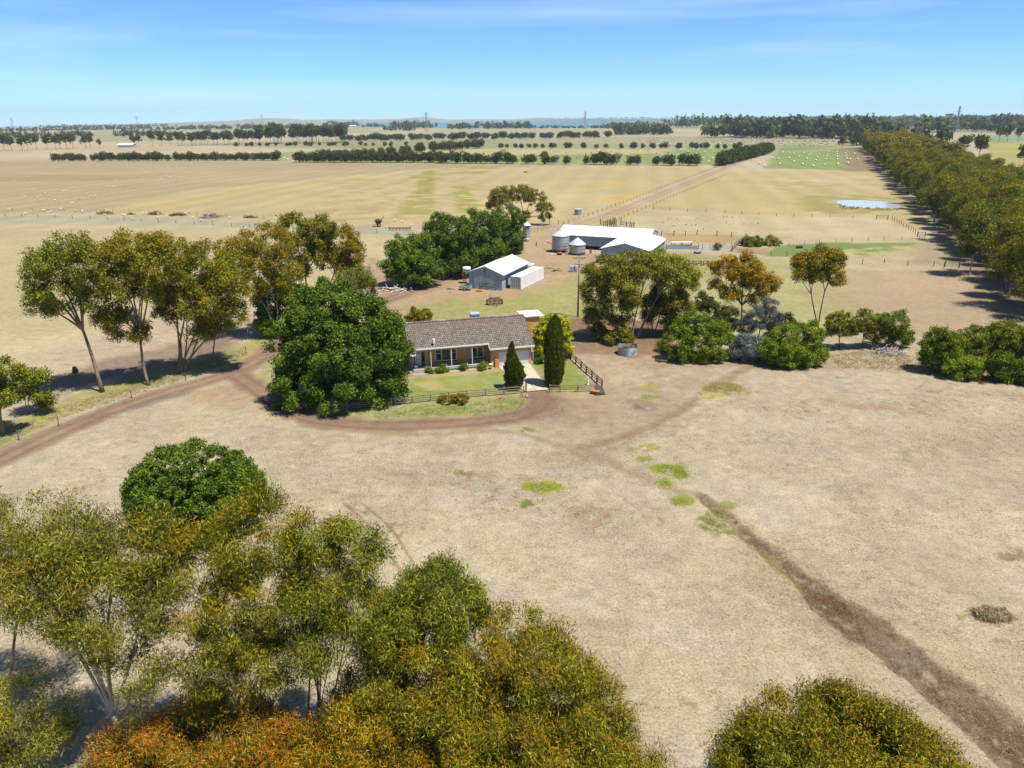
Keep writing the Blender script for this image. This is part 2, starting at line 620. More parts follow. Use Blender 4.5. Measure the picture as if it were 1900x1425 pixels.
    P([(1780, 252), (2200, 250), (2200, 263), (1800, 262)], (142, 168, 128), 16)
    P([(1700, 285), (1850, 305), (2100, 330), (2100, 342), (1840, 318)], (196, 176, 142), 4, 3, 20)
    # ---- yard and back lawn
    P([(700, 598), (830, 545), (1010, 530), (1075, 500), (1290, 482), (1300, 560), (1060, 606), (1000, 625), (760, 620)], (178, 170, 112), 2, 2, 8)
    P([(780, 590), (900, 560), (1060, 540), (1060, 590), (950, 600)], (172, 172, 100), 3, 3, 6, 0.7, (0.48, 7))
    P([(690, 560), (860, 490), (870, 480), (940, 468), (965, 425), (1012, 408), (1062, 440), (1062, 470), (1160, 475), (1066, 512), (1012, 512), (1000, 525), (930, 556), (855, 552), (800, 560), (700, 600)], (194, 167, 132), 1.6, 1.6, 5)
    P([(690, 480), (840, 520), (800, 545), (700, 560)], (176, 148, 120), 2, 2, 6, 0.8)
    P([(1150, 468), (1300, 470), (1300, 500), (1200, 500)], (176, 166, 98), 2, 2, 6, 0.8)
    P([(1005, 505), (1060, 500), (1050, 525), (960, 552), (900, 562), (850, 556), (960, 540), (1008, 523)], (196, 162, 126), 1, 1, 3, 0.8, (0.42, 3))
    # ---- house surrounds
    P([(470, 705), (500, 652), (560, 640), (770, 680), (985, 675), (1005, 720), (985, 752), (950, 764), (860, 775), (720, 780), (610, 771), (530, 742)], (178, 172, 116), 0.8, 0.7, 2.5)
    P([(640, 762), (860, 752), (980, 735), (975, 757), (880, 769), (700, 775)], (150, 164, 82), 0.5, 0.8, 2, 0.9, (0.48, 2.6))
    P([(790, 765), (880, 748), (930, 745), (940, 752), (850, 768)], (196, 174, 134), 0.5, 0.6, 1.5, 0.8, (0.44, 2))
    m_lawn = P([(560, 742), (560, 700), (764, 699), (985, 684), (975, 724), (840, 739), (700, 754), (620, 752)], (156, 164, 88), 0.4, 0.25, 1.5)
    P([(700, 700), (830, 694), (960, 690), (960, 720), (800, 735), (700, 745)], (166, 170, 92), 2, 1.5, 3, 0.7, (0.5, 3))
    P([(770, 706), (800, 699), (830, 722), (775, 730), (745, 722)], (196, 176, 124), 0.8, 0.8, 1.5, 0.85, (0.40, 1.6))
    m_side = P([(990, 681), (1000, 650), (1046, 658), (1112, 716), (1112, 726), (1020, 723)], (152, 162, 84), 0.4, 0.25, 1.5)
    P([(1020, 727), (1112, 728), (1100, 736), (1070, 742), (1040, 742)], (176, 170, 112), 0.6, 0.5, 1.5, 0.9)
    L(gp([(764, 699), (850, 693), (915, 687)]), 0.8, (196, 172, 128), 0.3, 0.2, 1)
    # ---- bare worn ground right of the house, litter below the trees
    P([(985, 735), (1020, 742), (1120, 728), (1050, 655), (1160, 640), (1330, 655), (1330, 690), (1270, 760), (1160, 815), (1080, 832), (1010, 795), (960, 775)], (190, 166, 140), 2.5, 2.5, 5)
    P([(985, 735), (1020, 742), (1110, 735), (1150, 770), (1060, 790), (990, 780)], (174, 148, 124), 1.5, 1.5, 4, 0.6)
    P([(1120, 665), (1290, 660), (1300, 690), (1200, 720), (1130, 712)], (204, 184, 158), 1.2, 1.2, 3, 0.7, (0.47, 4))
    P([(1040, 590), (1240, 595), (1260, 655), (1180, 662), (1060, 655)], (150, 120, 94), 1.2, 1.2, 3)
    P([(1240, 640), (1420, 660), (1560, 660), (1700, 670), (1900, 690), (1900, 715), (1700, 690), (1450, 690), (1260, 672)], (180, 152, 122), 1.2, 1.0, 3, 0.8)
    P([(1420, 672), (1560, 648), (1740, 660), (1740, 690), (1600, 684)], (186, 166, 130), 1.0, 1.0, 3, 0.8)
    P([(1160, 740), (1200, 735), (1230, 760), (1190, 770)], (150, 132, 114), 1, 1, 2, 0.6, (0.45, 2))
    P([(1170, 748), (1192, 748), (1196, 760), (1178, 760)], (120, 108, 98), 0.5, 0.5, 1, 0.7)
    # ---- pale dry paddock in front: bleached, grey and rusty patches
    fr = near * (1 - sstep(70, 96, y - 0.05 * np.abs(x)))
    put(near * sstep(0.50, 0.66, n_big), (208, 194, 170), 0.45)
    put(near * sstep(0.54, 0.68, fbm(x, y, 18, 71, 5)), (188, 170, 142), 0.42)
    put(near * sstep(0.56, 0.70, fbm(x, y, 7, 83, 5)), (182, 162, 134), 0.32)
    put(near * sstep(0.60, 0.72, fbm(x, y, 5, 89, 4)), (196, 188, 178), 0.3)
    P([(640, 830), (1060, 820), (1180, 880), (1100, 1000), (860, 960), (700, 900)], (188, 166, 140), 5, 5, 8, 0.5, (0.46, 4))
    P([(840, 870), (930, 880), (920, 940), (860, 930)], (176, 138, 116), 2, 2, 3, 0.5, (0.5, 1.2))
    P([(1040, 920), (1130, 930), (1120, 970), (1050, 960)], (170, 128, 102), 1.5, 1.5, 3, 0.5, (0.5, 1.2))
    P([(1480, 740), (1680, 745), (1690, 770), (1480, 765)], (174, 142, 112), 1.5, 1.5, 3, 0.5, (0.5, 2))
    P([(1500, 800), (1900, 800), (1950, 1050), (1500, 900)], (194, 168, 140), 6, 6, 10, 0.5, (0.5, 6))
    P([(1840, 1020), (1890, 1018), (1900, 1045), (1850, 1040)], (146, 120, 92), 0.5, 0.6, 1, 0.8, (0.45, 0.8))
    # ---- verge with the fence on the left, gum litter
    verge = smooth_line(gp([(-90, 850), (0, 812), (110, 762), (220, 722), (330, 694), (440, 662), (500, 625)]))
    L(verge, 2.6, (184, 172, 112), 0.8, 0.8, 2.5)
    L(verge, 1.6, (166, 164, 86), 0.6, 0.8, 2.0, 0.8, 9, (0.5, 3))
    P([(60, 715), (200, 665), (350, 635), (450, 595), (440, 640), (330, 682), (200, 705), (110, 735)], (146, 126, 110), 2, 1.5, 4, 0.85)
    P([(220, 700), (330, 680), (430, 640), (455, 655), (340, 700), (240, 725)], (160, 156, 84), 1, 0.8, 2.5, 0.8, (0.42, 3))
    P([(330, 725), (430, 712), (520, 765), (420, 760), (340, 745)], (186, 158, 128), 1.5, 1.2, 3, 0.7)
    # ---- roads
    m_road = L(ROAD_MAIN, 2.2, (166, 138, 116), 0.7, 0.5, 2.5)
    L(ROAD_MAIN, 0.5, (180, 158, 134), 0.35, 0.25, 2, 0.5, 13, (0.45, 5))
    m_loop = L(ROAD_LOOP, 1.9, (164, 136, 114), 0.7, 0.5, 2.5, 1, 17)
    P([(230, 752), (330, 726), (350, 731), (240, 764)], (140, 130, 126), 0.6, 0.5, 2, 0.6)
    P([(980, 745), (1010, 730), (1050, 745), (1030, 775), (980, 780)], (150, 122, 102), 1, 0.8, 2, 0.6)
    for k, off in ((0.7, 0.9), (0.7, -0.9)):
        q = np.array(ROAD_LOOP)
        dq = np.gradient(q, axis=0)
        nq = np.stack([-dq[:, 1], dq[:, 0]], 1) / np.linalg.norm(dq, axis=1)[:, None]
        L([tuple(p) for p in q + nq * off], 0.30, (146, 118, 96), 0.2, 0.1, 2, 0.65, 19)
        q = np.array(ROAD_MAIN)
        dq = np.gradient(q, axis=0)
        nq = np.stack([-dq[:, 1], dq[:, 0]], 1) / np.linalg.norm(dq, axis=1)[:, None]
        L([tuple(p) for p in q + nq * off], 0.32, (146, 118, 96), 0.2, 0.1, 2, 0.65, 19)
    L(smooth_line(gp([(1080, 832), (1170, 806), (1250, 770), (1320, 722), (1390, 680)])), 0.7, (158, 132, 106), 0.5, 0.4, 2, 0.75, 21)
    L(smooth_line(gp([(1120, 838), (1290, 770), (1390, 735)])), 0.4, (170, 142, 112), 0.4, 0.3, 2, 0.4, 21)
    L(smooth_line(gp([(560, 790), (760, 806), (930, 800), (1030, 825), (1110, 860)])), 0.6, (172, 146, 116), 0.5, 0.4, 2, 0.7, 22)
    L(smooth_line(gp([(1080, 832), (1160, 870), (1240, 905), (1300, 925)])), 0.9, (168, 142, 116), 0.8, 0.6, 2, 0.7, 23)
    for dx in (0, 34):
        L(smooth_line(gp([(640 + dx, 935), (690 + dx, 980), (730 + dx, 1040), (760 + dx, 1090)])), 0.14, (164, 134, 104), 0.12, 0.1, 1, 0.9, 25)
    m_track = L(TRACK_FAR, 3.4, (201, 178, 150), 0.9, 0.6, 6, 1, 27)
    q = np.array(TRACK_FAR)
    dq = np.gradient(q, axis=0)
    nq = np.stack([-dq[:, 1], dq[:, 0]], 1) / np.linalg.norm(dq, axis=1)[:, None]
    for off in (-2.2, 0.4, 2.0):
        L([tuple(p) for p in q + nq * off], 0.55, (176, 148, 118), 0.4, 0.3, 5, 0.7, 29)
    # ---- dry creek
    L(CREEK, [0.9, 1.2, 2.4, 4.2, 3.6, 4.0, 4.6, 5.2, 5.2], (190, 168, 136), 1.0, 0.8, 2, 0.4, 33)
    m_creek = L(CREEK, [0.4, 0.5, 0.7, 1.1, 1.8, 1.5, 1.8, 2.2, 2.3], (138, 116, 94), 0.3, 0.55, 1.9, 0.95, 35)
    L(CREEK, [0.3, 0.35, 0.5, 0.8, 1.4, 1.1, 1.4, 1.7, 1.8], (112, 86, 64), 0.25, 0.5, 1.4, 0.75, 37, (0.45, 1.5))
    L(CREEK, [0.1, 0.1, 0.2, 0.5, 1.0, 1.1, 1.3, 1.6, 1.7], (198, 178, 146), 0.15, 0.8, 1.0, 0.7, 39, (0.66, 0.9))
    P([(1490, 1085), (1530, 1090), (1620, 1150), (1580, 1150), (1540, 1120)], (112, 74, 50), 0.3, 0.5, 1.0, 0.85, (0.40, 1.2))
    P([(1610, 1170), (1700, 1200), (1740, 1240), (1680, 1240)], (150, 134, 120), 0.4, 0.4, 1.0, 0.7, (0.45, 1.0))
    P([(1390, 1000), (1440, 1030), (1500, 1100), (1450, 1070)], (150, 128, 72), 0.5, 0.5, 1, 0.7, (0.48, 0.8))
    # ---- green weed patches
    for px, py, rx, ry, c, pt in ((1008, 904, 34, 10, (168, 172, 46), 0.36), (1195, 831, 26, 7, (170, 160, 84), 0.45), (1240, 870, 30, 9, (156, 170, 52), 0.42), (1196, 853, 12, 5, (150, 160, 56), 0.4), (1262, 880, 16, 7, (150, 166, 54), 0.4),
                                  (1232, 898, 17, 7, (156, 168, 56), 0.4), (1264, 929, 20, 9, (150, 158, 60), 0.44), (1324, 965, 24, 15, (136, 140, 60), 0.42), (1336, 985, 26, 10, (140, 142, 66), 0.46), (1340, 721, 34, 10, (150, 140, 70), 0.42),
                                  (1320, 733, 22, 6, (206, 186, 116), 0.35), (1210, 717, 18, 6, (178, 168, 96), 0.44), (1205, 738, 14, 6, (150, 160, 76), 0.44), (1378, 728, 12, 4, (168, 160, 80), 0.44), (978, 797, 14, 4, (140, 140, 56), 0.42),
                                  (860, 880, 14, 6, (150, 140, 90), 0.5), (980, 935, 12, 6, (128, 132, 70), 0.5), (1345, 938, 14, 4, (150, 150, 70), 0.45)):
        e = [(px + rx * 1.25 * math.cos(t), py + ry * 1.25 * math.sin(t)) for t in np.linspace(0, 2 * math.pi, 12, endpoint=False)]
        P(e, c, 0.35, 0.5, 1.2, 0.95, (pt, 0.8), int(px))
    # small scattered weeds and bare spots
    put(near * sstep(0.70, 0.78, fbm(x, y, 0.9, 97, 3)) * sstep(0.45, 0.6, fbm(x, y, 14, 98, 3)), (140, 128, 84), 0.6)
    # ---- dam
    m_dam = poly_mask(x, y, DAM, 0.4, 0.6, 4, 3)
    put(poly_mask(x, y, DAM, 3, 1, 5, 3), (150, 132, 100), 0.8)
    P([(1668, 374), (1715, 376), (1722, 384), (1700, 390), (1668, 388)], (198, 174, 116), 1, 1, 5)
    m_lake = poly_mask(x, y, gp([(620, 230), (690, 226.3), (820, 225.2), (1010, 225.6), (1180, 226.6), (1150, 232), (1000, 238), (860, 238.5), (700, 236)]), 40, 30, 200, 3)
    # ---- variation that belongs to the ground itself
    vary = 1 + (n_mid - 0.5) * 0.30 * (1 - sstep(200, 500, r)) + (n_sm - 0.5) * 0.34 * (1 - sstep(90, 220, r)) + (n_big - 0.5) * 0.22 + (n_far - 0.5) * 0.22
    # long drill lines in the far paddocks
    dr = np.sin((x * 0.985 - y * 0.17) / 2.6 + 2 * fbm(x, y, 40, 51, 2))
    vary = vary * (1 + 0.05 * dr * sstep(170, 260, y) * (1 - sstep(600, 1400, y)))
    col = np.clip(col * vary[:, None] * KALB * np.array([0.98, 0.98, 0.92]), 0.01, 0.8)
    z = land_z(x, y) - 0.28 * m_creek - 0.05 * np.maximum(m_road, m_loop) + 0.10 * (n_mid - 0.5) * (1 - sstep(90, 130, r)) * (1 - np.maximum(m_lawn, m_side))
    z = z - 0.5 * m_dam
    rough = np.ones(N)
    rough = rough * (1 - 0.55 * np.maximum(np.maximum(m_road, m_loop), m_track)) * (1 - 0.45 * np.maximum(m_lawn, m_side)) * (1 - 0.5 * m_creek)
    V = np.stack([x, y, z], 1)
    i, j = np.meshgrid(np.arange(NR - 1), np.arange(NA - 1), indexing='ij')
    a = (i * NA + j).ravel()
    Q = np.stack([a, a + 1, a + NA + 1, a + NA], 1)

    def fm(m):
        return m[Q].mean(1) > 0.5
    hill = (r > 6500) & (z > 5.0)
    reg = np.zeros(len(Q), int)
    reg[fm(m_lawn) | fm(m_side)] = 1
    reg[fm(m_track)] = 3
    reg[fm(m_road) | fm(m_loop)] = 2
    reg[fm(m_creek)] = 4
    reg[fm(m_lake)] = 5
    reg[hill[Q].mean(1) > 0.5] = 6
    gm = ground_mat()
    lake = mat('lake_water', lin((84, 128, 150)), 1.0, 0.08, 0.01, 0, 0, 0.0)
    cols4 = np.concatenate([col, rough[:, None]], 1)
    for k, nm in enumerate(['ground', 'lawn', 'dirt_road', 'farm_track', 'creek_bed', 'lake_water', 'hills']):
        q = Q[reg == k]
        if not len(q):
            continue
        u, inv = np.unique(q.ravel(), return_inverse=True)
        vv, qq, cc = V[u], inv.reshape(-1, 4), cols4[u]
        if k == 0:      # the land on every other side, so the place goes on beyond the frame
            o = len(vv)
            ea = np.radians(np.linspace(57, 303, 60))
            er = np.array([9, 30, 90, 300, 1000, 4000, RFAR])
            ER, EA = np.meshgrid(er, ea, indexing='ij')
            ev = np.stack([(ER * np.sin(EA)).ravel(), (ER * np.cos(EA)).ravel(), np.zeros(ER.size)], 1)
            ei, ej = np.meshgrid(np.arange(len(er) - 1), np.arange(len(ea) - 1), indexing='ij')
            ab = (ei * len(ea) + ej).ravel() + o
            eq = np.stack([ab, ab + 1, ab + len(ea) + 1, ab + len(ea)], 1)
            ds = np.radians(np.linspace(0, 360, 49))[:-1]
            dv = np.concatenate([np.zeros((48, 3)), np.stack([9 * np.sin(ds), 9 * np.cos(ds), 0 * ds], 1)])
            dk = np.arange(48)
            do = o + len(ev)
            dv[:48, 0] = 0.02 * np.sin(ds)
            dv[:48, 1] = 0.02 * np.cos(ds)
            dq2 = np.stack([do + dk, do + (dk + 1) % 48, do + 48 + (dk + 1) % 48, do + 48 + dk], 1)
            vv = np.concatenate([vv, ev, dv])
            qq = np.concatenate([qq, eq, dq2])
            cb = np.concatenate([c0 * KALB, [1.0]])
            cc = np.concatenate([cc, np.tile(cb, (len(ev) + len(dv), 1))])
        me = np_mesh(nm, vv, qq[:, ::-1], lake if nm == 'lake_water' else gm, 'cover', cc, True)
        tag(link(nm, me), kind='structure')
    # water of the dam
    w = MB()
    pts = [(p[0], p[1], -0.12) for p in smooth_line(DAM + [DAM[0]], 5)[:-1]]
    w.quad(*pts)
    m, n, b = new_mat('dam_water')
    b.inputs['Base Color'].default_value = (*lin((172, 174, 174)), 1)
    b.inputs['Roughness'].default_value = 0.06
    b.inputs['IOR'].default_value = 1.33
    no = n.nodes.new('ShaderNodeTexNoise')
    no.inputs['Scale'].default_value = 3
    bp = n.nodes.new('ShaderNodeBump')
    bp.inputs['Strength'].default_value = 0.008
    n.links.new(no.outputs['Fac'], bp.inputs['Height'])
    n.links.new(bp.outputs[0], b.inputs['Normal'])
    tag(w.build('dam_water', m), kind='structure')


def ground_mat():
    m, n, b = new_mat('ground_cover')
    L = n.links
    a = n.nodes.new('ShaderNodeAttribute')
    a.attribute_name = 'cover'
    tc = n.nodes.new('ShaderNodeTexCoord')

    def noise(scale, detail, rough=0.6):
        t = n.nodes.new('ShaderNodeTexNoise')
        t.inputs['Scale'].default_value = scale
        t.inputs['Detail'].default_value = detail
        t.inputs['Roughness'].default_value = rough
        L.new(tc.outputs['Object'], t.inputs['Vector'])
        return t.outputs['Fac']

    def rng(v, f0, f1, t0, t1):
        r = n.nodes.new('ShaderNodeMapRange')
        r.inputs['From Min'].default_value, r.inputs['From Max'].default_value = f0, f1
        r.inputs['To Min'].default_value, r.inputs['To Max'].default_value = t0, t1
        L.new(v, r.inputs['Value'])
        return r.outputs[0]

    def math_(op, p, q):
        k = n.nodes.new('ShaderNodeMath')
        k.operation = op
        for i_, v in enumerate((p, q)):
            if isinstance(v, (int, float)):
                k.inputs[i_].default_value = v
            else:
                L.new(v, k.inputs[i_])
        return k.outputs[0]
    fine = noise(5.0, 5, 0.75)
    flecks = noise(9.0, 2, 0.9)
    mid = noise(0.9, 5, 0.65)
    f1 = rng(fine, 0.32, 0.68, -0.36, 0.36)
    f2 = rng(mid, 0.3, 0.7, -0.16, 0.16)
    s = math_('ADD', f1, f2)
    s = math_('MULTIPLY', s, a.outputs['Alpha'])
    s = math_('ADD', s, 1.0)
    vm = n.nodes.new('ShaderNodeVectorMath')
    vm.operation = 'MULTIPLY'
    L.new(a.outputs['Color'], vm.inputs[0])
    L.new(s, vm.inputs[1])
    # fallen straw: pale flecks; dark gaps
    mix = n.nodes.new('ShaderNodeMixRGB')
    mix.inputs['Color2'].default_value = (0.42, 0.34, 0.22, 1)
    L.new(vm.outputs[0], mix.inputs['Color1'])
    L.new(math_('MULTIPLY', rng(flecks, 0.57, 0.70, 0, 0.6), a.outputs['Alpha']), mix.inputs['Fac'])
    mix2 = n.nodes.new('ShaderNodeMixRGB')
    mix2.inputs['Color2'].default_value = (0.08, 0.06, 0.035, 1)
    L.new(mix.outputs[0], mix2.inputs['Color1'])
    L.new(math_('MULTIPLY', rng(flecks, 0.42, 0.31, 0, 0.5), a.outputs['Alpha']), mix2.inputs['Fac'])
    L.new(mix2.outputs[0], b.inputs['Base Color'])
    b.inputs['Roughness'].default_value = 0.95
    b.inputs['Specular IOR Level'].default_value = 0.1
    bp = n.nodes.new('ShaderNodeBump')
    bp.inputs['Strength'].default_value = 0.35
    bp.inputs['Distance'].default_value = 0.06
    L.new(fine, bp.inputs['Height'])
    L.new(bp.outputs[0], b.inputs['Normal'])
    return m


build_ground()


# ================================================================== TREES
rng = np.random.default_rng(7)
LEAF = attr_mat('foliage', 'leaf_colour', 0.25, 0.55, 0.07)
BARK_GUM = mat('gum_bark', lin((150, 128, 106)), 0.85, 0.3, 2.5, 0, 0.3, 0.2, (1, 1, 0.3), lin((104, 84, 68)))
BARK_PALE = mat('pale_bark', lin((176, 166, 152)), 0.85, 0.25, 2.5, 0, 0.3, 0.2, (1, 1, 0.3), lin((120, 104, 90)))
BARK_DARK = mat('dark_bark', lin((92, 76, 62)), 0.9, 0.3, 3.0, 0, 0.4, 0.2)
DEAD = mat('dead_wood', lin((150, 138, 124)), 0.9, 0.3, 3.0, 0, 0.3, 0.2, (1, 1, 1), lin((104, 92, 80)))

KL = 0.86
# dark, mid, light, new growth : leaf albedos
PAL = {
    'gum': ((0.085, 0.090, 0.006), (0.235, 0.222, 0.010), (0.350, 0.322, 0.020), (0.340, 0.185, 0.008)),
    'gumgreen': ((0.068, 0.090, 0.007), (0.185, 0.205, 0.013), (0.300, 0.310, 0.026), (0.290, 0.215, 0.014)),
    'olive': ((0.078, 0.084, 0.008), (0.205, 0.198, 0.014), (0.310, 0.290, 0.030), (0.275, 0.170, 0.012)),
    'orange': ((0.130, 0.105, 0.006), (0.370, 0.265, 0.008), (0.480, 0.345, 0.014), (0.540, 0.250, 0.006)),
    'rust': ((0.105, 0.096, 0.008), (0.250, 0.200, 0.012), (0.330, 0.285, 0.026), (0.400, 0.135, 0.008)),
    'elm': ((0.032, 0.066, 0.006), (0.090, 0.152, 0.011), (0.178, 0.250, 0.024), (0.165, 0.200, 0.018)),
    'cypress': ((0.030, 0.050, 0.005), (0.098, 0.138, 0.008), (0.170, 0.215, 0.014), (0.160, 0.145, 0.014)),
    'bright': ((0.062, 0.104, 0.006), (0.178, 0.240, 0.010), (0.280, 0.345, 0.018), (0.240, 0.270, 0.016)),
    'blue': ((0.080, 0.094, 0.084), (0.175, 0.198, 0.182), (0.285, 0.308, 0.290), (0.190, 0.205, 0.175)),
    'yellow': ((0.230, 0.230, 0.008), (0.460, 0.430, 0.012), (0.620, 0.580, 0.024), (0.660, 0.570, 0.018)),
    'shelter': ((0.038, 0.048, 0.010), (0.082, 0.094, 0.018), (0.128, 0.138, 0.026), (0.110, 0.104, 0.022)),
    'dry': ((0.240, 0.180, 0.095), (0.400, 0.315, 0.180), (0.520, 0.430, 0.265), (0.310, 0.205, 0.110)),
    'weed': ((0.120, 0.150, 0.012), (0.250, 0.275, 0.020), (0.380, 0.390, 0.034), (0.340, 0.320, 0.030)),
    'twig': ((0.110, 0.085, 0.055), (0.215, 0.175, 0.125), (0.320, 0.275, 0.215), (0.185, 0.135, 0.090)),
}


def unit(v):
    return v / (np.linalg.norm(v, axis=-1, keepdims=True) + 1e-9)


def leaf_blades(c, ax, nr, L, Wd):
    s = unit(np.cross(ax, nr)) * (Wd[:, None] * 0.5)
    a, b = c - ax * L[:, None] * 0.5, c + ax * L[:, None] * 0.5
    m = c - ax * L[:, None] * 0.08
    V = np.stack([a, m + s, b, m - s], 1).reshape(-1, 3)
    return V


def crown_data(lobes, n, size, pal, r, droop=0.5, rc=None, tip=0.35, shell=0.55, asp=0.28, flat=0.85, low=-0.6, sub=None, bias=0.0, soft=0.12, glint=0.0):
    """lobes: (centre, radii).  Leaves gather in tufts spread through and over every lobe, leaving uneven gaps."""
    vol = np.array([(ra[0] * ra[1] * ra[2]) ** (2 / 3) for _, ra in lobes])
    share = vol / vol.sum()
    Cs, Ns, Cl, centres = [], [], [], []
    pd, pm, pl, pt = [np.array(p) * KL for p in PAL[pal]]
    for (c, ra), sh in zip(lobes, share):
        c, ra = np.array(c, float), np.array(ra, float)
        k = max(24, int(n * sh))
        rm = ra.mean()
        rcl = rc or np.clip(rm * 0.30, 0.28, 1.5)
        ns = sub or int(np.clip(4.2 * (rm / rcl) ** 2, 8, 800))
        d = unit(r.normal(size=(ns * 3, 3)))
        d = d[(d[:, 2] > low) | (r.random(len(d)) < 0.25)][:ns]
        ns = len(d)
        rad = shell + (1.0 - shell) * r.random(ns) ** 0.6
        cen = c + d * ra * rad[:, None] * (1 + 0.22 * (1 - shell) * r.normal(size=(ns, 1)))
        cr = rcl * r.uniform(0.6, 1.35, ns)
        w = cr ** 2
        idx = r.choice(ns, k, p=w / w.sum())
        off = unit(r.normal(size=(k, 3))) * (r.random(k) ** 0.5 * (1 + soft * r.normal(size=k)))[:, None]
        off[:, 2] *= flat
        pos = cen[idx] + off * cr[idx][:, None]
        out = unit(off * np.array([1, 1, 1.0]) + 0.5 * d[idx] + np.array([0, 0, 0.25]))
        hrel = (pos[:, 2] - c[2]) / ra[2]
        tone = r.normal(0, 1, ns)[idx] * 0.38 + r.normal(0, 0.8, k) + bias
        col = pm + (pl - pm) * np.clip(tone, 0, 1.6)[:, None] + (pd - pm) * np.clip(-tone, 0, 1.2)[:, None]
        pick = 0.5 * r.random(ns)[idx] + 0.5 * r.random(k)
        tm = (pick < tip) * np.clip(0.35 + 0.65 * (off[:, 2] * 0.8 + hrel * 0.5) + 0.35 * r.normal(size=k), 0, 1)
        col = col + (pt - col) * tm[:, None]
        if glint:
            gl = r.random(k) < glint      # sun glints painted into the colour of random leaves
            col[gl] = col[gl] * 0.35 + np.array([0.28, 0.28, 0.07])
        Cs.append(pos)
        Ns.append(out)
        Cl.append(col)
        centres.append((c, cen, cr))
    P, O, K = np.concatenate(Cs), np.concatenate(Ns), np.concatenate(Cl)
    m = len(P)
    ax = unit(r.normal(size=(m, 3)) * (1 - droop * 0.75) + np.array([0, 0, -1.0]) * droop * 1.3)
    nr = unit(O + 0.5 * r.normal(size=(m, 3)))
    L = size * r.uniform(0.65, 1.35, m)
    V = leaf_blades(P, ax, nr, L, L * asp * r.uniform(0.8, 1.3, m))
    return V, np.repeat(np.clip(K, 0.004, 0.6), 4, 0), centres


def leaf_mesh(name, V, K):
    return np_mesh(name, V, np.arange(len(V)).reshape(-1, 4), LEAF, 'leaf_colour', K)


def curve3(a, b, bend, n=5):
    a, b, bend = np.array(a, float), np.array(b, float), np.array(bend, float)
    return [a * (1 - t) ** 2 + 2 * t * (1 - t) * bend + b * t * t for t in np.linspace(0, 1, n)]


def limbs(mb, centres, base, r, tr, fork=0.45, stems=1, twigs=5, splay=0.3, lean=None):
    cs = np.array([c for c, _, _ in centres])
    wts = np.array([max(len(ce), 1) for _, ce, _ in centres], float)
    mean = (cs * wts[:, None]).sum(0) / wts.sum()
    base = np.array(base, float)
    lowz = min(ce[:, 2].min() for _, ce, _ in centres)
    if stems == 1:
        fz = max(0.3, min(base[2] + (mean[2] - base[2]) * fork, max(lowz + 0.6, 0.5)))
        fk = base + (mean - base) * ((fz - base[2]) / max(mean[2] - base[2], 0.1))
        fk[2] = fz
        mid = (base + fk) / 2 + np.array([*r.normal(0, 0.05 * fz, 2), 0])
        pts = curve3(base - np.array([0, 0, 0.3]), fk, mid, 6)
        rr = [tr * (1.35 if i == 0 else 1.0 - 0.35 * i / 5) for i in range(6)]
        mb.tube(pts, rr, 8)
        starts = [(fk, tr * 0.62)]
    else:
        starts = []
        for k in range(stems):
            t = 2 * math.pi * k / stems + r.uniform(-0.4, 0.4)
            starts.append((base + np.array([math.cos(t), math.sin(t), 0]) * tr * 1.1, tr * 0.7))
    split = {}
    if stems > 1:
        order = np.argsort(np.arctan2(cs[:, 1] - mean[1], cs[:, 0] - mean[0]) if stems > 2 else cs[:, 0])
        for q, li in enumerate(order):
            split[int(li)] = int(q * stems / len(cs))
        newst = {}
        for sk in set(split.values()):
            mem = [li for li in split if split[li] == sk]
            st, r0 = starts[sk]
            tgt = cs[mem].mean(0)
            if len(mem) == 1:
                newst[sk] = (st, r0)
                continue
            q = st + (tgt - st) * 0.62
            q[2] = min(q[2], max(lowz, st[2] + (tgt[2] - st[2]) * 0.45))
            mb.tube(curve3(st - np.array([0, 0, 0.3]), q, (st + q) / 2 + np.array([*r.normal(0, 0.05 * (q[2] - st[2]), 2), 0]) - 0.12 * (q - st) * np.array([1, 1, 0]), 6), [r0 * (1 - 0.08 * i) for i in range(6)], 7)
            newst[sk] = (q, r0 * 0.58)
    for li, (c, ce, cr) in enumerate(centres):
        if stems == 1:
            st, r0 = starts[0]
        else:
            st, r0 = newst[split[li]]
        h = c - st
        bend = st + h * 0.45 + np.array([0, 0, 0.22 * abs(h[2]) + 0.1 * np.linalg.norm(h[:2])]) * (1 if stems == 1 else -0.2) + np.array([*r.normal(0, 0.06 * np.linalg.norm(h), 2), 0])
        end = c + np.array([0, 0, 0.15 * (ce[:, 2].max() - c[2])])
        pts = curve3(st - np.array([0, 0, 0.3 if stems > 1 and st[2] < 0.5 else 0.0]), end, bend, 7)
        mb.tube(pts, [r0 * (1 - 0.78 * i / 6) for i in range(7)], 6, False)
        k = min(twigs, len(ce))
        for j in r.choice(len(ce), k, replace=False):
            i0 = r.integers(3, 6)
            p0 = pts[i0]
            e = ce[j]
            bd = (p0 + e) / 2 + np.array([0, 0, 0.12 * np.linalg.norm(e - p0)]) + r.normal(0, 0.06 * np.linalg.norm(e - p0), 3)
            q = curve3(p0, e, bd, 4)
            r1 = r0 * (1 - 0.78 * i0 / 6) * 0.55
            mb.tube(q, [r1, r1 * 0.75, r1 * 0.5, r1 * 0.22], 4, False)


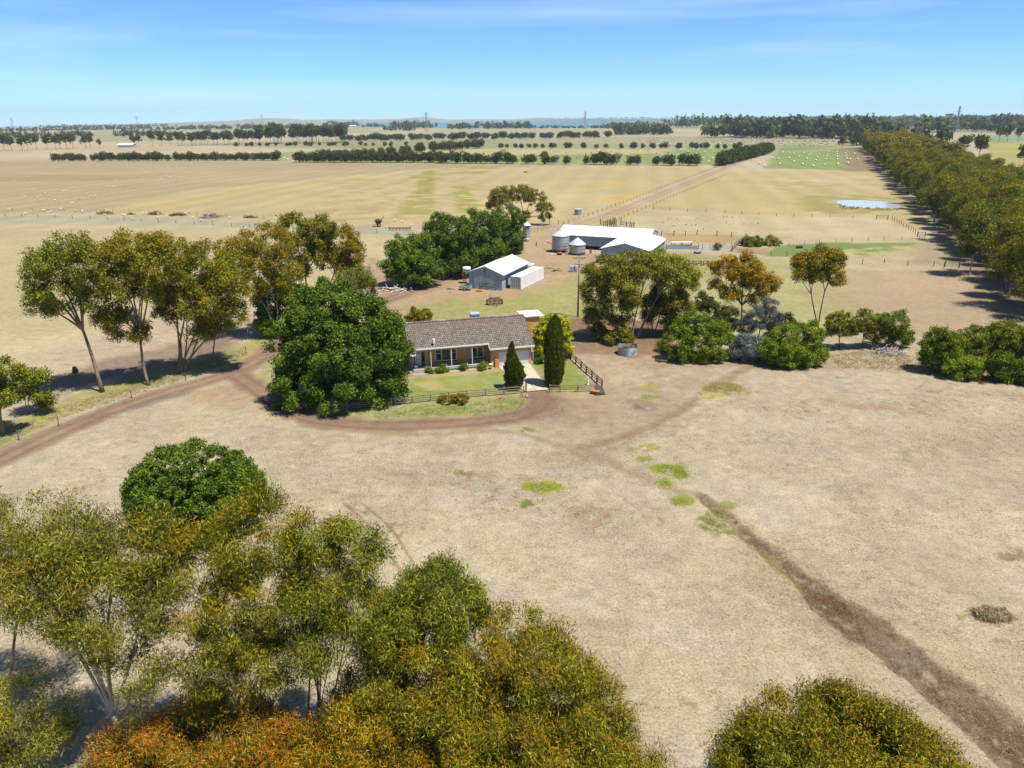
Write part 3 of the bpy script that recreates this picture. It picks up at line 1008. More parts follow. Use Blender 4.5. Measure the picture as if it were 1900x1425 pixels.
def tree(name, label, base, lobes, n, size, pal, seed, cat='tree', group=None, tr=0.22, bark=None, stems=1, fork=0.5, twigs=5, depth=1.0, **kw):
    """base: photo pixel of the foot of the trunk; lobes: (px, py, rx, ry, metres behind the foot) surveyed in photo pixels"""
    r = np.random.default_rng(seed)
    n = int(n * (1.75 if base[1] > 1200 else 2.2 if size > 0.22 and cat != 'elm tree' else 1.5))
    B = G(*base)
    B[2] = float(land_z(np.array(B[0]), np.array(B[1])))
    LB = []
    for lo in lobes:
        px, py, rx, ry = lo[:4]
        dd = lo[4] if len(lo) > 4 else 0.0
        p = at(px, py, B[1] + dd)
        s = mpp(px, py, B[1] + dd)
        g = 1.05 if 420 < base[1] < 900 and cat == 'gum tree' else 1.0
        LB.append((p - B, (rx * s * g, (rx + ry) / 2 * s * depth, ry * s * 1.05 * g)))
    t = thing(name, label, cat, B, 0, group)
    V, K, ce = crown_data(LB, n, size, pal, r, **kw)
    link('crown', leaf_mesh('crown', V, K), t)
    mb = MB()
    mb.smooth = True
    limbs(mb, ce, (0, 0, 0), r, tr, fork, stems, twigs)
    mb.build('trunk', bark or BARK_GUM, t)
    return t


def bush(name, label, base, lobes, n, size, pal, seed, cat='shrub', group=None, depth=1.0, tr=0.07, **kw):
    kw.setdefault('droop', 0.1)
    kw.setdefault('low', -0.9)
    return tree(name, label, base, lobes, n, size, pal, seed, cat, group, tr, BARK_DARK, 4, depth=depth, twigs=6, **kw)


def cypress(label, base, top, rpx, n, seed, prof, rag=0.07):
    """a clipped-looking column: foliage sprays held upright on one furrowed surface"""
    r = np.random.default_rng(seed)
    B = G(*base)
    d = ray(base[0], top)
    H = CAM_H + d[2] * B[1] / d[1]
    R = rpx * mpp(base[0], base[1], B[1])
    t = thing('cypress', label, 'cypress', B)
    f = r.random(n) ** 0.9
    a = r.uniform(0, 2 * math.pi, n)
    pr = np.interp(f, [p[0] for p in prof], [p[1] for p in prof])
    z = f * (H - 0.1) + 0.1
    bump = fbm(a * 2.6 + 40, z * 0.9, 0.55, seed, 3) - 0.5
    rad = R * pr * (1 + 3.0 * rag * bump) * (1 - 0.22 * r.random(n) ** 2.5) + r.normal(0, 0.03, n)
    out = np.stack([np.cos(a), np.sin(a), np.full(n, 0.25)], 1)
    stray = r.random(n) < 0.03
    rad = np.where(stray, rad * r.uniform(1.0, 1.22, n), rad)
    P = np.stack([rad * np.cos(a) + R * rag * 0.5 * np.sin(z * 0.9 + seed), rad * np.sin(a) + R * rag * 0.4 * np.sin(z * 1.3), z], 1)
    ax = unit(np.array([0, 0, 1.0]) + 0.45 * out + 0.35 * r.normal(size=(n, 3)))
    pd, pm, pl, pt = [np.array(p) * KL for p in PAL['cypress']]
    tone = r.normal(0, 0.7, n) + 1.6 * (fbm(a * 3.1, z * 1.3, 0.5, seed + 5, 3) - 0.5)
    K = pm + (pl - pm) * np.clip(tone, 0, 1.5)[:, None] + (pd - pm) * np.clip(-tone, 0, 1.2)[:, None]
    L = 0.17 * r.uniform(0.7, 1.4, n)
    V = leaf_blades(P, ax, unit(out + 0.5 * r.normal(size=(n, 3))), L, L * 0.42)
    link('crown', leaf_mesh('crown', V, np.repeat(K, 4, 0)), t)
    m = MB()
    m.tube([(0, 0, -0.3), (0, 0, H * 0.5), (0, 0, H * 0.9)], [0.16, 0.10, 0.03], 8)
    m.build('trunk', BARK_DARK, t)


def build_trees():
    near = dict(size=0.245, asp=0.165, bias=-0.38, droop=0.50, rc=0.85, tip=0.34, soft=0.13, glint=0.06, shell=0.66)
    # ---- gums in front of the camera
    F = 'gum tree'
    tree('gum_tree', 'olive gum cut off by the left picture edge, two thin stems below it', (18, 1330), [(20, 985, 115, 68, 0), (-40, 1090, 100, 85, 0.5), (70, 1080, 75, 75, -.6), (-90, 1000, 90, 90, 0)], 19000, pal='olive', seed=101, tr=0.16, cat=F, stems=2, **{**near, 'tip': 0.3})
    tree('gum_tree', 'leaning gum with thick pale forked trunk at the lower left', (222, 1440), [(120, 1010, 85, 55, 1.0), (230, 1020, 90, 65, 1.5), (85, 1085, 95, 70, 0), (195, 1115, 110, 85, 0), (255, 1210, 65, 80, -.4), (140, 1170, 50, 40, 0.3), (280, 1075, 60, 60, 0.4)], 31000, pal='olive', seed=102, tr=0.17, bark=BARK_PALE, cat=F, fork=0.35, **{**near, 'tip': 0.30})
    tree('gum_tree', 'tall bronze-green gum touching the round dark bush, several stems', (455, 1430), [(465, 985, 88, 66, 1.0), (390, 1050, 80, 58, 0.8), (440, 1130, 95, 60, 0), (420, 1215, 88, 70, -.5), (505, 1090, 55, 60, 0.6), (490, 1230, 50, 60, 0)], 33000, pal='gum', seed=103, tr=0.17, cat=F, stems=4, **near)
    tree('gum_tree', 'slender multi-stemmed gum standing open to the bare paddock, second row', (590, 1420), [(630, 1035, 72, 70, 0.5), (590, 1090, 60, 60, 0), (655, 1125, 48, 70, 0), (600, 1180, 62, 75, 0), (575, 1010, 40, 50, 0.4)], 25000, pal='gumgreen', seed=104, tr=0.13, cat=F, stems=5, **{**near, 'tip': 0.4})
    tree('gum_tree', 'bright green gum top between the slender gum and the wide dome', (770, 1400), [(815, 1105, 82, 52, 1.5), (745, 1135, 55, 48, 1.2), (850, 1140, 48, 50, 1.2), (730, 1190, 60, 50, 0.6), (790, 1180, 60, 60, 0.5)], 34000, pal='gumgreen', seed=105, tr=0.15, cat=F, stems=3, **{**near, 'tip': 0.22})
    tree('gum_tree', 'widest bronze dome of gum foliage, bottom centre of the photo', (900, 1412), [(935, 1230, 120, 92, 0), (770, 1265, 110, 90, 0), (1010, 1290, 120, 100, 0), (860, 1330, 140, 110, -.6), (1100, 1330, 66, 88, 0.3), (700, 1290, 60, 75, 0.3), (980, 1390, 130, 90, -0.8)], 90000, pal='gum', seed=106, tr=0.22, cat=F, fork=0.4, **{**near, 'size': 0.25, 'tip': 0.5})
    tree('gum_tree', 'rust-red gum top at the bottom edge in front of the leaning gum', (380, 1480), [(400, 1375, 140, 78, 0), (270, 1410, 100, 66, 0), (500, 1410, 110, 80, -.4), (370, 1470, 200, 90, -.5)], 60000, pal='rust', seed=107, tr=0.2, cat=F, fork=0.4, **{**near, 'size': 0.24, 'tip': 0.6})
    tree('gum_tree', 'golden-green gum top at the bottom edge beside the rust-red one', (650, 1480), [(650, 1375, 105, 68, 0), (740, 1420, 90, 70, 0), (580, 1440, 110, 90, -.3), (690, 1480, 130, 80, -.5)], 46000, pal='orange', seed=108, tr=0.2, cat=F, fork=0.4, **{**near, 'size': 0.24, 'tip': 0.4, 'bias': -0.7})
    tree('gum_tree', 'low yellow-green gum top under the wide dome at the bottom edge', (1000, 1500), [(960, 1395, 130, 80, 0), (1090, 1415, 110, 80, 0.3), (850, 1440, 110, 80, -.3), (1180, 1470, 80, 60, 0), (1030, 1480, 170, 90, -.5)], 56000, pal='gum', seed=109, tr=0.2, cat=F, fork=0.4, **{**near, 'size': 0.24, 'tip': 0.45})
    tree('gum_tree', 'thin pale-leaved young gum in the bottom left corner', (95, 1440), [(35, 1310, 60, 52, 0), (85, 1340, 45, 55, 0.3), (-20, 1370, 60, 60, 0), (50, 1400, 60, 45, -.3)], 9000, pal='olive', seed=110, tr=0.09, cat=F, stems=3, **{**near, 'tip': 0.1, 'bias': 0.3})
    tree('gum_tree', 'round gum top alone at the bottom right beside the dry creek', (1590, 1570), [(1545, 1418, 185, 118, 0), (1435, 1448, 98, 88, -.2), (1665, 1445, 120, 88, 0), (1750, 1485, 72, 58, 0), (1560, 1500, 215, 110, -.5), (1570, 1440, 150, 116, -.3)], 130000, pal='gum', seed=111, tr=0.22, cat=F, fork=0.4, **{**near, 'size': 0.22, 'asp': 0.2, 'tip': 0.42, 'shell': 0.86})
    bush('round_bush', 'round dense dark green bush on the bare paddock', (362, 985), [(360, 905, 118, 76, 0), (300, 930, 66, 55, -.3), (430, 915, 62, 58, 0), (350, 950, 90, 42, -.8)], 80000, 0.20, 'elm', 112, asp=0.5, rc=0.42, tip=0.15, bias=0.15, shell=0.85)
    # ---- gums on the left fence line
    mid = dict(size=0.30, asp=0.38, droop=0.3, rc=1.0, tip=0.3, bias=-0.12, soft=0.12, glint=0.03)
    T = 'gum tree'
    tree('gum_tree', 'lone leaning gum, outermost left of the fence line group, bare trunk', (190, 727), [(130, 465, 45, 34, 0.5), (95, 495, 42, 34, 0), (150, 500, 50, 40, 0), (70, 525, 24, 26, 0), (115, 545, 48, 32, -.5), (75, 570, 28, 22, 0), (165, 540, 30, 34, 0)], 15000, pal='gumgreen', seed=201, tr=0.25, cat=T, fork=0.55, **{**mid, 'tip': 0.25})
    tree('gum_tree', 'straight trunked gum with amber crown in the middle of the fence line group', (276, 715), [(240, 470, 55, 32, 0.5), (205, 490, 28, 32, 0.3), (280, 495, 42, 34, 0), (225, 525, 42, 36, -.3), (290, 460, 36, 22, 0.5), (205, 585, 24, 34, 0), (235, 610, 34, 36, 0.2), (270, 535, 26, 30, 0)], 20000, pal='gum', seed=202, tr=0.21, cat=T, fork=0.5, **{**mid, 'tip': 0.42})
    tree('gum_tree', 'many-stemmed spreading gum next to the dirt road bend', (335, 692), [(320, 470, 40, 24, 0.8), (385, 480, 42, 30, 0.5), (350, 515, 46, 36, 0), (420, 520, 46, 40, 0.3), (400, 560, 48, 38, 0), (345, 570, 34, 36, -.3), (425, 580, 28, 24, 0), (375, 615, 24, 24, 0), (300, 560, 24, 34, 0)], 26000, pal='gum', seed=203, tr=0.24, cat=T, stems=7, **{**mid, 'tip': 0.35})
    tree('gum_tree', 'thin straight sapling gum between the spreading gum and the road', (394, 668), [(405, 590, 26, 22, 0), (385, 605, 18, 18, 0), (418, 600, 16, 16, 0)], 2600, pal='gumgreen', seed=204, tr=0.12, cat=T, **mid)
    tree('gum_tree', 'twin pale trunked gum rising behind the big round elm', (515, 628), [(455, 460, 36, 28, 0.5), (500, 450, 42, 32, 0.5), (480, 495, 42, 34, 0), (525, 500, 36, 34, 0), (440, 500, 26, 34, 0), (500, 540, 34, 22, 0)], 15000, pal='gum', seed=205, tr=0.2, cat=T, stems=3, bark=BARK_PALE, **{**mid, 'tip': 0.6})
    tree('gum_tree', 'tallest gum crown behind the elm, dark green double top', (566, 560), [(545, 425, 32, 26, 0), (590, 428, 34, 28, 0), (565, 465, 36, 32, 0), (600, 470, 22, 26, 0), (545, 500, 26, 22, 0)], 12000, pal='olive', seed=206, tr=0.2, cat=T, fork=0.6, **{**mid, 'tip': 0.3, 'size': 0.42})
    tree('gum_tree', 'russet gum leaning out to the right of the tallest crown', (606, 545), [(630, 448, 36, 26, 0), (655, 468, 24, 20, 0), (620, 482, 26, 22, 0), (645, 495, 30, 14, 0)], 7000, pal='gum', seed=207, tr=0.16, cat=T, fork=0.5, **{**mid, 'tip': 0.7, 'size': 0.42})
    tree('gum_tree', 'small grey-green gum right of the gums behind the elm', (676, 556), [(670, 512, 22, 20, 0), (683, 535, 15, 17, 0), (655, 530, 22, 18, 0), (640, 515, 18, 14, 1)], 5500, pal='gumgreen', seed=208, tr=0.14, cat=T, **{**mid, 'tip': 0.1})
    tree('gum_tree', 'part-hidden gum at the left picture edge above the dirt road', (8, 806), [(4, 692, 24, 22, 0), (12, 728, 20, 24, 0), (-25, 720, 28, 38, 0)], 8000, pal='gumgreen', seed=209, tr=0.2, cat=T, **{**mid, 'tip': 0.25})
    tree('gum_tree', 'small half-bare tree with white twigs beside the left picture edge', (48, 766), [(60, 702, 28, 20, 0), (76, 730, 16, 22, 0), (44, 718, 18, 20, 0)], 3600, pal='gumgreen', seed=210, tr=0.1, bark=BARK_PALE, cat=T, stems=3, **{**mid, 'tip': 0.05})
    bush('dark_shrub', 'tall dark evergreen shrub under the twin pale trunks', (520, 612), [(500, 565, 28, 34, 2), (545, 560, 30, 34, 2), (530, 530, 26, 20, 2)], 9000, 0.34, 'elm', 211, rc=0.7, asp=0.5, tip=0.0, bias=-0.5)
    bush('lime_shrub', 'small lime green shrub left of the big round elm', (500, 626), [(500, 606, 19, 17, 0), (487, 602, 14, 14, 0)], 3000, 0.24, 'bright', 212, rc=0.5, asp=0.5, tip=0.2)
    # ---- the broad green trees
    big = dict(droop=0.15, asp=0.55, rc=0.85, tip=0.12, low=-0.8)
    tree('elm_tree', 'huge dark green elm that hides the left end of the house', (632, 742), [(610, 565, 72, 42, 1), (570, 610, 62, 50, 0), (665, 600, 66, 46, 1), (715, 625, 40, 46, 1), (545, 660, 46, 46, -1), (620, 650, 78, 60, -1), (695, 670, 62, 52, 0), (555, 715, 52, 40, -2), (625, 720, 66, 38, -3), (705, 715, 48, 40, -1), (737, 664, 23, 34, 0), (728, 630, 20, 24, 0)], 130000, 0.27, 'elm', 301, cat='elm tree', tr=0.5, bark=BARK_DARK, fork=0.3, depth=1.05, **{**big, 'rc': 0.95})
    el = dict(size=0.36, **{**big, 'rc': 1.0})
    tree('elm_tree', 'round green elm at the near end of the row left of the sheds', (768, 530), [(765, 468, 46, 30, 0), (745, 490, 34, 32, -1), (790, 492, 34, 32, 0), (768, 508, 42, 18, -2)], 32000, pal='elm', seed=302, cat='elm tree', tr=0.34, bark=BARK_DARK, fork=0.3, **{**el, 'bias': 0.35})
    tree('elm_tree', 'elm in the middle of the row, second from the road', (838, 512), [(830, 435, 50, 34, 0), (845, 470, 44, 34, 0), (810, 460, 34, 34, 0), (850, 495, 36, 18, -2)], 32000, pal='elm', seed=303, cat='elm tree', tr=0.34, bark=BARK_DARK, fork=0.3, **el)
    tree('elm_tree', 'elm in the row directly behind the grey steel shed', (898, 494), [(885, 425, 46, 34, 0), (900, 460, 40, 30, 0), (865, 455, 34, 34, 0), (892, 484, 36, 14, -1)], 28000, pal='elm', seed=304, cat='elm tree', tr=0.34, bark=BARK_DARK, fork=0.3, **el)
    tree('elm_tree', 'elm at the silo end of the row', (944, 470), [(940, 412, 36, 28, 0), (950, 440, 26, 28, 0), (922, 440, 30, 28, 0), (940, 458, 30, 12, -1)], 24000, pal='elm', seed=305, cat='elm tree', tr=0.34, bark=BARK_DARK, fork=0.3, **el)
    tree('umbrella_gum', 'flat-topped gum with leaning trunk above the row of elms', (976, 418), [(930, 365, 24, 17, 0), (962, 362, 28, 17, 2), (990, 368, 22, 16, 1), (1010, 384, 16, 11, 0), (1012, 402, 11, 9, 0), (915, 382, 14, 10, 0), (975, 400, 9, 7, 0)], 9000, pal='olive', seed=306, cat=T, tr=0.3, fork=0.75, **{**mid, 'size': 0.5, 'rc': 1.0, 'tip': 0.3})
    # ---- garden plants
    cypress('tall dark green columnar cypress right of the concrete drive', (1027, 716), 585, 17.8, 56000, 401, [(0, 0.66), (0.06, 0.86), (0.2, 0.97), (0.4, 1.0), (0.65, 0.93), (0.82, 0.78), (0.93, 0.52), (1.0, 0.1)], 0.12)
    cypress('shorter ragged cypress with pointed top in front of the garage door', (952, 722), 634, 17, 34000, 402, [(0, 0.55), (0.1, 0.9), (0.25, 1.0), (0.45, 0.92), (0.62, 0.62), (0.74, 0.42), (0.88, 0.26), (1.0, 0.04)], 0.30)
    bush('golden_shrub', 'bright golden leaved shrub behind the tall cypress', (1034, 668), [(1010, 620, 20, 26, 1.0), (1042, 612, 18, 24, 1.5), (1048, 640, 14, 24, 1), (1002, 645, 13, 14, 0.5), (1022, 596, 15, 12, 1.5), (1000, 618, 10, 14, 0.5)], 11000, 0.24, 'yellow', 403, rc=0.42, asp=0.5, tip=0.1)
    bush('low_shrub', 'dark shrub on the strip of lawn left of the tall cypress', (1004, 674), [(1003, 664, 10, 9, 0), (996, 668, 6, 5, 0)], 1500, 0.2, 'elm', 404, rc=0.35, asp=0.4, tip=0)
    bush('brown_shrub', 'rounded olive-brown shrub behind the house roof', (780, 600), [(772, 582, 14, 10, 0), (788, 585, 18, 11, 0), (764, 594, 14, 10, -.5)], 5000, 0.26, 'olive', 405, rc=0.5, asp=0.4, tip=0.5)
    for k, (px, py, rx, ry, lb) in enumerate(((798, 687, 8, 5, 'strap-leaved garden plant nearest the porch steps'), (822, 684, 11, 6.5, 'widest strap-leaved garden plant by the porch'), (862, 681, 8, 5.5, 'strap-leaved plant below the smaller front window'), (893, 679, 9.5, 7, 'strap-leaved plant closest to the garage'))):
        bush('garden_plant', lb, (px, py + ry), [(px, py + 1, rx, ry, 0)], 900, 0.5, 'bright', 410 + k, 'garden plant', 'strap-leaved plants along the porch', rc=0.35, asp=0.10, tip=0.1, tr=0.03)
    bush('untidy_shrub', 'sprawling brownish shrub growing through the timber garden fence', (840, 748), [(828, 742, 18, 6, 0), (855, 739, 18, 6, 0)], 3500, 0.2, 'olive', 415, rc=0.35, tip=0.6, asp=0.3)
    # ---- trees and bushes right of the house
    tree('gum_tree', 'big spreading olive gum behind the cut-down tank', (1176, 632), [(1124, 500, 38, 28, 0), (1168, 492, 42, 22, 1), (1104, 535, 22, 32, 0), (1145, 535, 38, 30, 0), (1114, 572, 24, 24, 0), (1168, 565, 18, 24, 0), (1150, 605, 24, 22, -.5), (1102, 592, 17, 18, 0.5), (1200, 500, 34, 24, 0)], 27000, pal='olive', seed=501, tr=0.26, cat=T, stems=4, **{**mid, 'tip': 0.25})
    tree('gum_tree', 'yellow-green gum whose limbs reach right above the dark olive gum', (1180, 628), [(1240, 488, 34, 20, 0), (1262, 510, 32, 16, 0), (1232, 516, 28, 14, -.5), (1280, 520, 17, 17, 0), (1215, 478, 24, 12, 1)], 9000, pal='gumgreen', seed=502, tr=0.2, cat=T, fork=0.65, **{**mid, 'tip': 0.05, 'bias': 0.6})
    tree('gum_tree', 'dark olive-brown gum standing between tank and green bushes', (1214, 622), [(1235, 545, 34, 24, 0), (1225, 580, 34, 26, 0), (1260, 570, 26, 26, 0), (1210, 560, 18, 22, 0), (1250, 600, 22, 14, 0)], 14000, pal='olive', seed=503, tr=0.2, cat=T, stems=3, **{**mid, 'tip': 0.3, 'bias': -0.3})
    tree('gum_tree', 'golden orange gum with open crown right of the dark gums', (1376, 602), [(1345, 500, 24, 20, 0), (1378, 494, 26, 19, 0), (1405, 515, 24, 22, 0), (1422, 532, 18, 16, 0), (1328, 532, 13, 12, 0), (1355, 545, 20, 11, 0), (1408, 552, 17, 11, 0), (1368, 520, 22, 16, 0)], 12500, pal='orange', seed=504, tr=0.17, cat=T, fork=0.42, **{**mid, 'tip': 0.45, 'size': 0.32})
    tree('gum_tree', 'two-stemmed gum with rounded tufted top on bare dark stems', (1519, 612), [(1492, 492, 20, 20, 0), (1520, 484, 24, 20, 0), (1550, 488, 18, 22, 0), (1482, 510, 14, 14, 0), (1545, 515, 20, 16, 0), (1512, 508, 20, 14, 0)], 11000, pal='gum', seed=505, tr=0.17, cat=T, stems=2, bark=BARK_DARK, **{**mid, 'tip': 0.55, 'size': 0.32})
    bs = dict(rc=0.62, asp=0.38, tip=0.2, shell=0.75)
    bush('green_bush', 'broad bright green bush right of the cut-down tank', (1300, 668), [(1258, 635, 26, 28, 0), (1300, 638, 36, 32, 0), (1334, 642, 28, 27, 0), (1290, 605, 40, 26, 1), (1330, 612, 24, 22, 1), (1265, 655, 24, 14, -.5), (1322, 660, 28, 11, -.5)], 26000, 0.24, 'bright', 506, **{**bs, 'bias': -0.15})
    bush('dark_bush', 'dark green bush below the golden orange gum', (1350, 612), [(1350, 592, 20, 22, 0), (1318, 575, 16, 26, 0), (1362, 610, 18, 14, 0), (1302, 560, 14, 16, 0)], 8000, 0.3, 'shelter', 507, **{**bs, 'bias': 0.4})
    bush('blue_bush', 'silvery blue-grey round bush between two green bushes', (1381, 668), [(1382, 646, 30, 24, 0), (1372, 656, 22, 14, -.3), (1398, 655, 18, 14, -.2), (1385, 638, 24, 16, 0)], 15000, 0.20, 'blue', 508, **{**bs, 'tip': 0})
    tree('blue_tree', 'small dark blue-grey tree behind the silvery round bush', (1408, 632), [(1400, 590, 24, 20, 0), (1425, 585, 20, 16, 0), (1440, 598, 16, 16, 0), (1385, 605, 16, 14, 0), (1428, 565, 14, 10, 0)], 7000, 0.26, 'blue', 509, tr=0.11, bark=BARK_DARK, droop=0.1, rc=0.6, tip=0.5, bias=-1.0)
    bush('green_bush', 'large rounded light green bush right of the silvery bush', (1475, 676), [(1475, 636, 48, 34, 0), (1445, 650, 34, 24, -.4), (1508, 650, 28, 26, 0), (1470, 660, 50, 16, -.6), (1500, 615, 24, 18, 1)], 26000, 0.24, 'bright', 510, **bs)
    bush('dark_bush', 'dark bush peeping out between the blue tree and the light green bush', (1462, 622), [(1455, 600, 20, 15, 0), (1440, 606, 14, 12, 0)], 3500, 0.28, 'shelter', 511, **bs)
    sm = dict(size=0.26, asp=0.35, droop=0.3, rc=0.5, tip=0.15)
    tree('small_tree', 'small round tree with clear dark trunk, left of three', (1557, 648), [(1545, 598, 16, 16, 0), (1565, 600, 22, 22, 0), (1540, 615, 12, 14, 0), (1575, 615, 14, 12, 0)], 6000, pal='gumgreen', seed=512, tr=0.1, bark=BARK_DARK, **sm)
    tree('small_tree', 'brownish small tree, the middle one of three', (1600, 646), [(1603, 594, 18, 18, 0), (1600, 612, 20, 18, 0), (1618, 605, 10, 14, 0)], 5000, pal='olive', seed=513, tr=0.1, bark=BARK_DARK, **sm)
    bush('small_tree', 'wide green small tree above the fallen branches', (1645, 645), [(1655, 600, 28, 22, 0), (1640, 620, 24, 18, 0), (1670, 625, 22, 20, 0), (1630, 600, 14, 16, 0)], 9500, 0.24, 'bright', 514, cat='tree', **{**bs, 'bias': -0.45})
    gb = ((1745, 640, 38, 36, 'leftmost big bush of the thicket at the right picture edge', 'bright', -0.35, 690), (1800, 635, 40, 34, 'grey-tipped bush in the middle of the right-hand thicket', 'gumgreen', 0.0, 680), (1870, 630, 44, 36, 'tall bush where the thicket meets the right picture edge', 'gumgreen', -0.1, 682), (1925, 640, 44, 40, 'bush of the thicket mostly beyond the right picture edge', 'bright', -0.3, 690),
          (1790, 680, 36, 20, 'low bright bush at the front of the right-hand thicket', 'bright', 0.1, 702), (1860, 682, 30, 26, 'low dark green bush at the foot of the right-hand thicket', 'bright', -0.5, 706), (1915, 690, 34, 24, 'low green bush in the right-hand front corner of the thicket', 'bright', -0.4, 712))
    for k, (px, py, rx, ry, lb, pl, bi, by) in enumerate(gb):
        r = np.random.default_rng(k)
        lb_ = [(px + r.uniform(-.5, .5) * rx, py + r.uniform(-.4, .4) * ry, rx * 0.6, ry * 0.6, r.uniform(-.5, .5)) for _ in range(4)] + [(px, py, rx * 0.8, ry * 0.8, 0), (px, (py + by) / 2 + 4, rx * 0.8, (by - py) * 0.45, 0)]
        bush('thicket_bush', lb, (px, by), lb_, 13000, 0.25, pl, 520 + k, 'shrub', 'bushes of the right-hand thicket', bias=bi, **bs)
    bush('grey_bush', 'dark twiggy bush at the left end of the shade under the olive gum', (1106, 632), [(1106, 612, 14, 15, 0), (1118, 620, 10, 10, 0)], 2500, 0.25, 'olive', 540, **{**bs, 'bias': -0.6})
    bush('grey_bush', 'low olive bush just behind the cut-down tank', (1148, 640), [(1140, 628, 14, 12, 0), (1160, 625, 14, 12, 0)], 2600, 0.25, 'olive', 541, **{**bs, 'bias': -0.2})
    bush('low_shrub', 'bright green low shrub at the foot of the broad green bush', (1230, 652), [(1230, 642, 10, 9, 0), (1238, 648, 9, 6, 0)], 1800, 0.2, 'bright', 542, **bs)
    # yards
    bush('yard_bush', 'dense green bush at the corner of the sheep yards', (1398, 456), [(1385, 448, 10, 7, 0), (1404, 446, 13, 8, 0), (1395, 452, 16, 5, -1)], 4500, 0.34, 'bright', 550, **{**bs, 'rc': 0.8, 'bias': -0.5})
    bush('yard_bush', 'pale weedy bush right of the dense yard bush', (1436, 456), [(1430, 450, 14, 6, 0), (1444, 452, 9, 5, 0), (1428, 440, 6, 4, 2)], 2500, 0.34, 'gumgreen', 551, **{**bs, 'rc': 0.8, 'bias': 0.8})
    tree('young_tree', 'small bright tree growing out of the corrugated yard fence', (1333, 464), [(1333, 455, 7, 5, 0), (1330, 459, 5, 3.5, 0)], 900, 0.3, 'bright', 552, tr=0.06, bark=BARK_DARK, droop=0.1, rc=0.5)


# ------------------------------------------------------------------ belts, rows and far woods
def variants(name, k, n, size, pal, h, w, seed, clear=0.3, lobes=5, single=False, **kw):
    """a few grown trees (foot at the origin) whose meshes the members of a belt share"""
    out = []
    for q in range(k):
        r = np.random.default_rng(seed + q)
        LB = []
        for j in range(lobes):
            t = r.uniform(0, 2 * math.pi)
            zz = h * (clear + (1 - clear) * r.uniform(0.25, 0.80))
            rr = w * 0.5 * r.uniform(0.15, 0.6)
            s = w * 0.5 * r.uniform(0.5, 0.75)
            LB.append(((rr * math.cos(t), rr * math.sin(t), zz), (s, s, s * r.uniform(0.7, 1.1) * min(1.6, h * (1 - clear) / w))))
        LB.append(((0, 0, h * (clear + (1 - clear) * 0.66)), (w * 0.34, w * 0.34, h * (1 - clear) * 0.34)))
        V, K, ce = crown_data(LB, n, size, pal, r, **kw)
        mb = MB()
        mb.smooth = True
        limbs(mb, ce, (0, 0, 0), r, max(0.1, h * 0.012), 0.5, 1, 2)
        out.append((V, K, mb))
    return out


def belt_things(name, label, cat, group, vs, spots, parts, seed):
    r = np.random.default_rng(seed)
    pro = []
    for i, (x, y, s) in enumerate(spots):
        k = i % len(vs)
        z = float(land_z(np.array(x), np.array(y)))
        sc = (s * r.uniform(0.9, 1.15), s * r.uniform(0.9, 1.15), s)
        if len(pro) <= k:
            V, K, mb = vs[k]
            if parts:
                o = thing(name, label, cat, (x, y, z), r.uniform(0, 6.28), group)
                link('crown', leaf_mesh('crown', V, K), o)
                mb.build('trunk', BARK_PALE, o)
            else:
                me = merged(name, V, K, mb)
                o = tag(link(name, me, None, (x, y, z), r.uniform(0, 6.28)), label, cat, group)
            o.scale = sc
            pro.append(o)
        else:
            dup(pro[k], (x, y, z), r.uniform(0, 6.28), sc, label)


def merged(name, V, K, mb):
    tv = np.array(mb.v)
    q = np.array([f for f in mb.f if len(f) == 4])
    bc = np.tile(np.array([[0.16, 0.13, 0.10]]), (len(tv), 1))
    return np_mesh(name, np.concatenate([V, tv]), np.concatenate([np.arange(len(V)).reshape(-1, 4), q + len(V)]), LEAF, 'leaf_colour', np.concatenate([K, bc]))


def row(p0, p1, step, jit, r, s0=0.8, s1=1.2, gap=0.0):
    a, b = G(*p0)[:2], G(*p1)[:2]
    n = max(2, int(np.hypot(*(b - a)) / step))
    out = []
    for t in np.linspace(0, 1, n):
        if r.random() < gap:
            continue
        p = a + (b - a) * t + r.normal(0, jit, 2)
        out.append((p[0], p[1], r.uniform(s0, s1)))
    return out


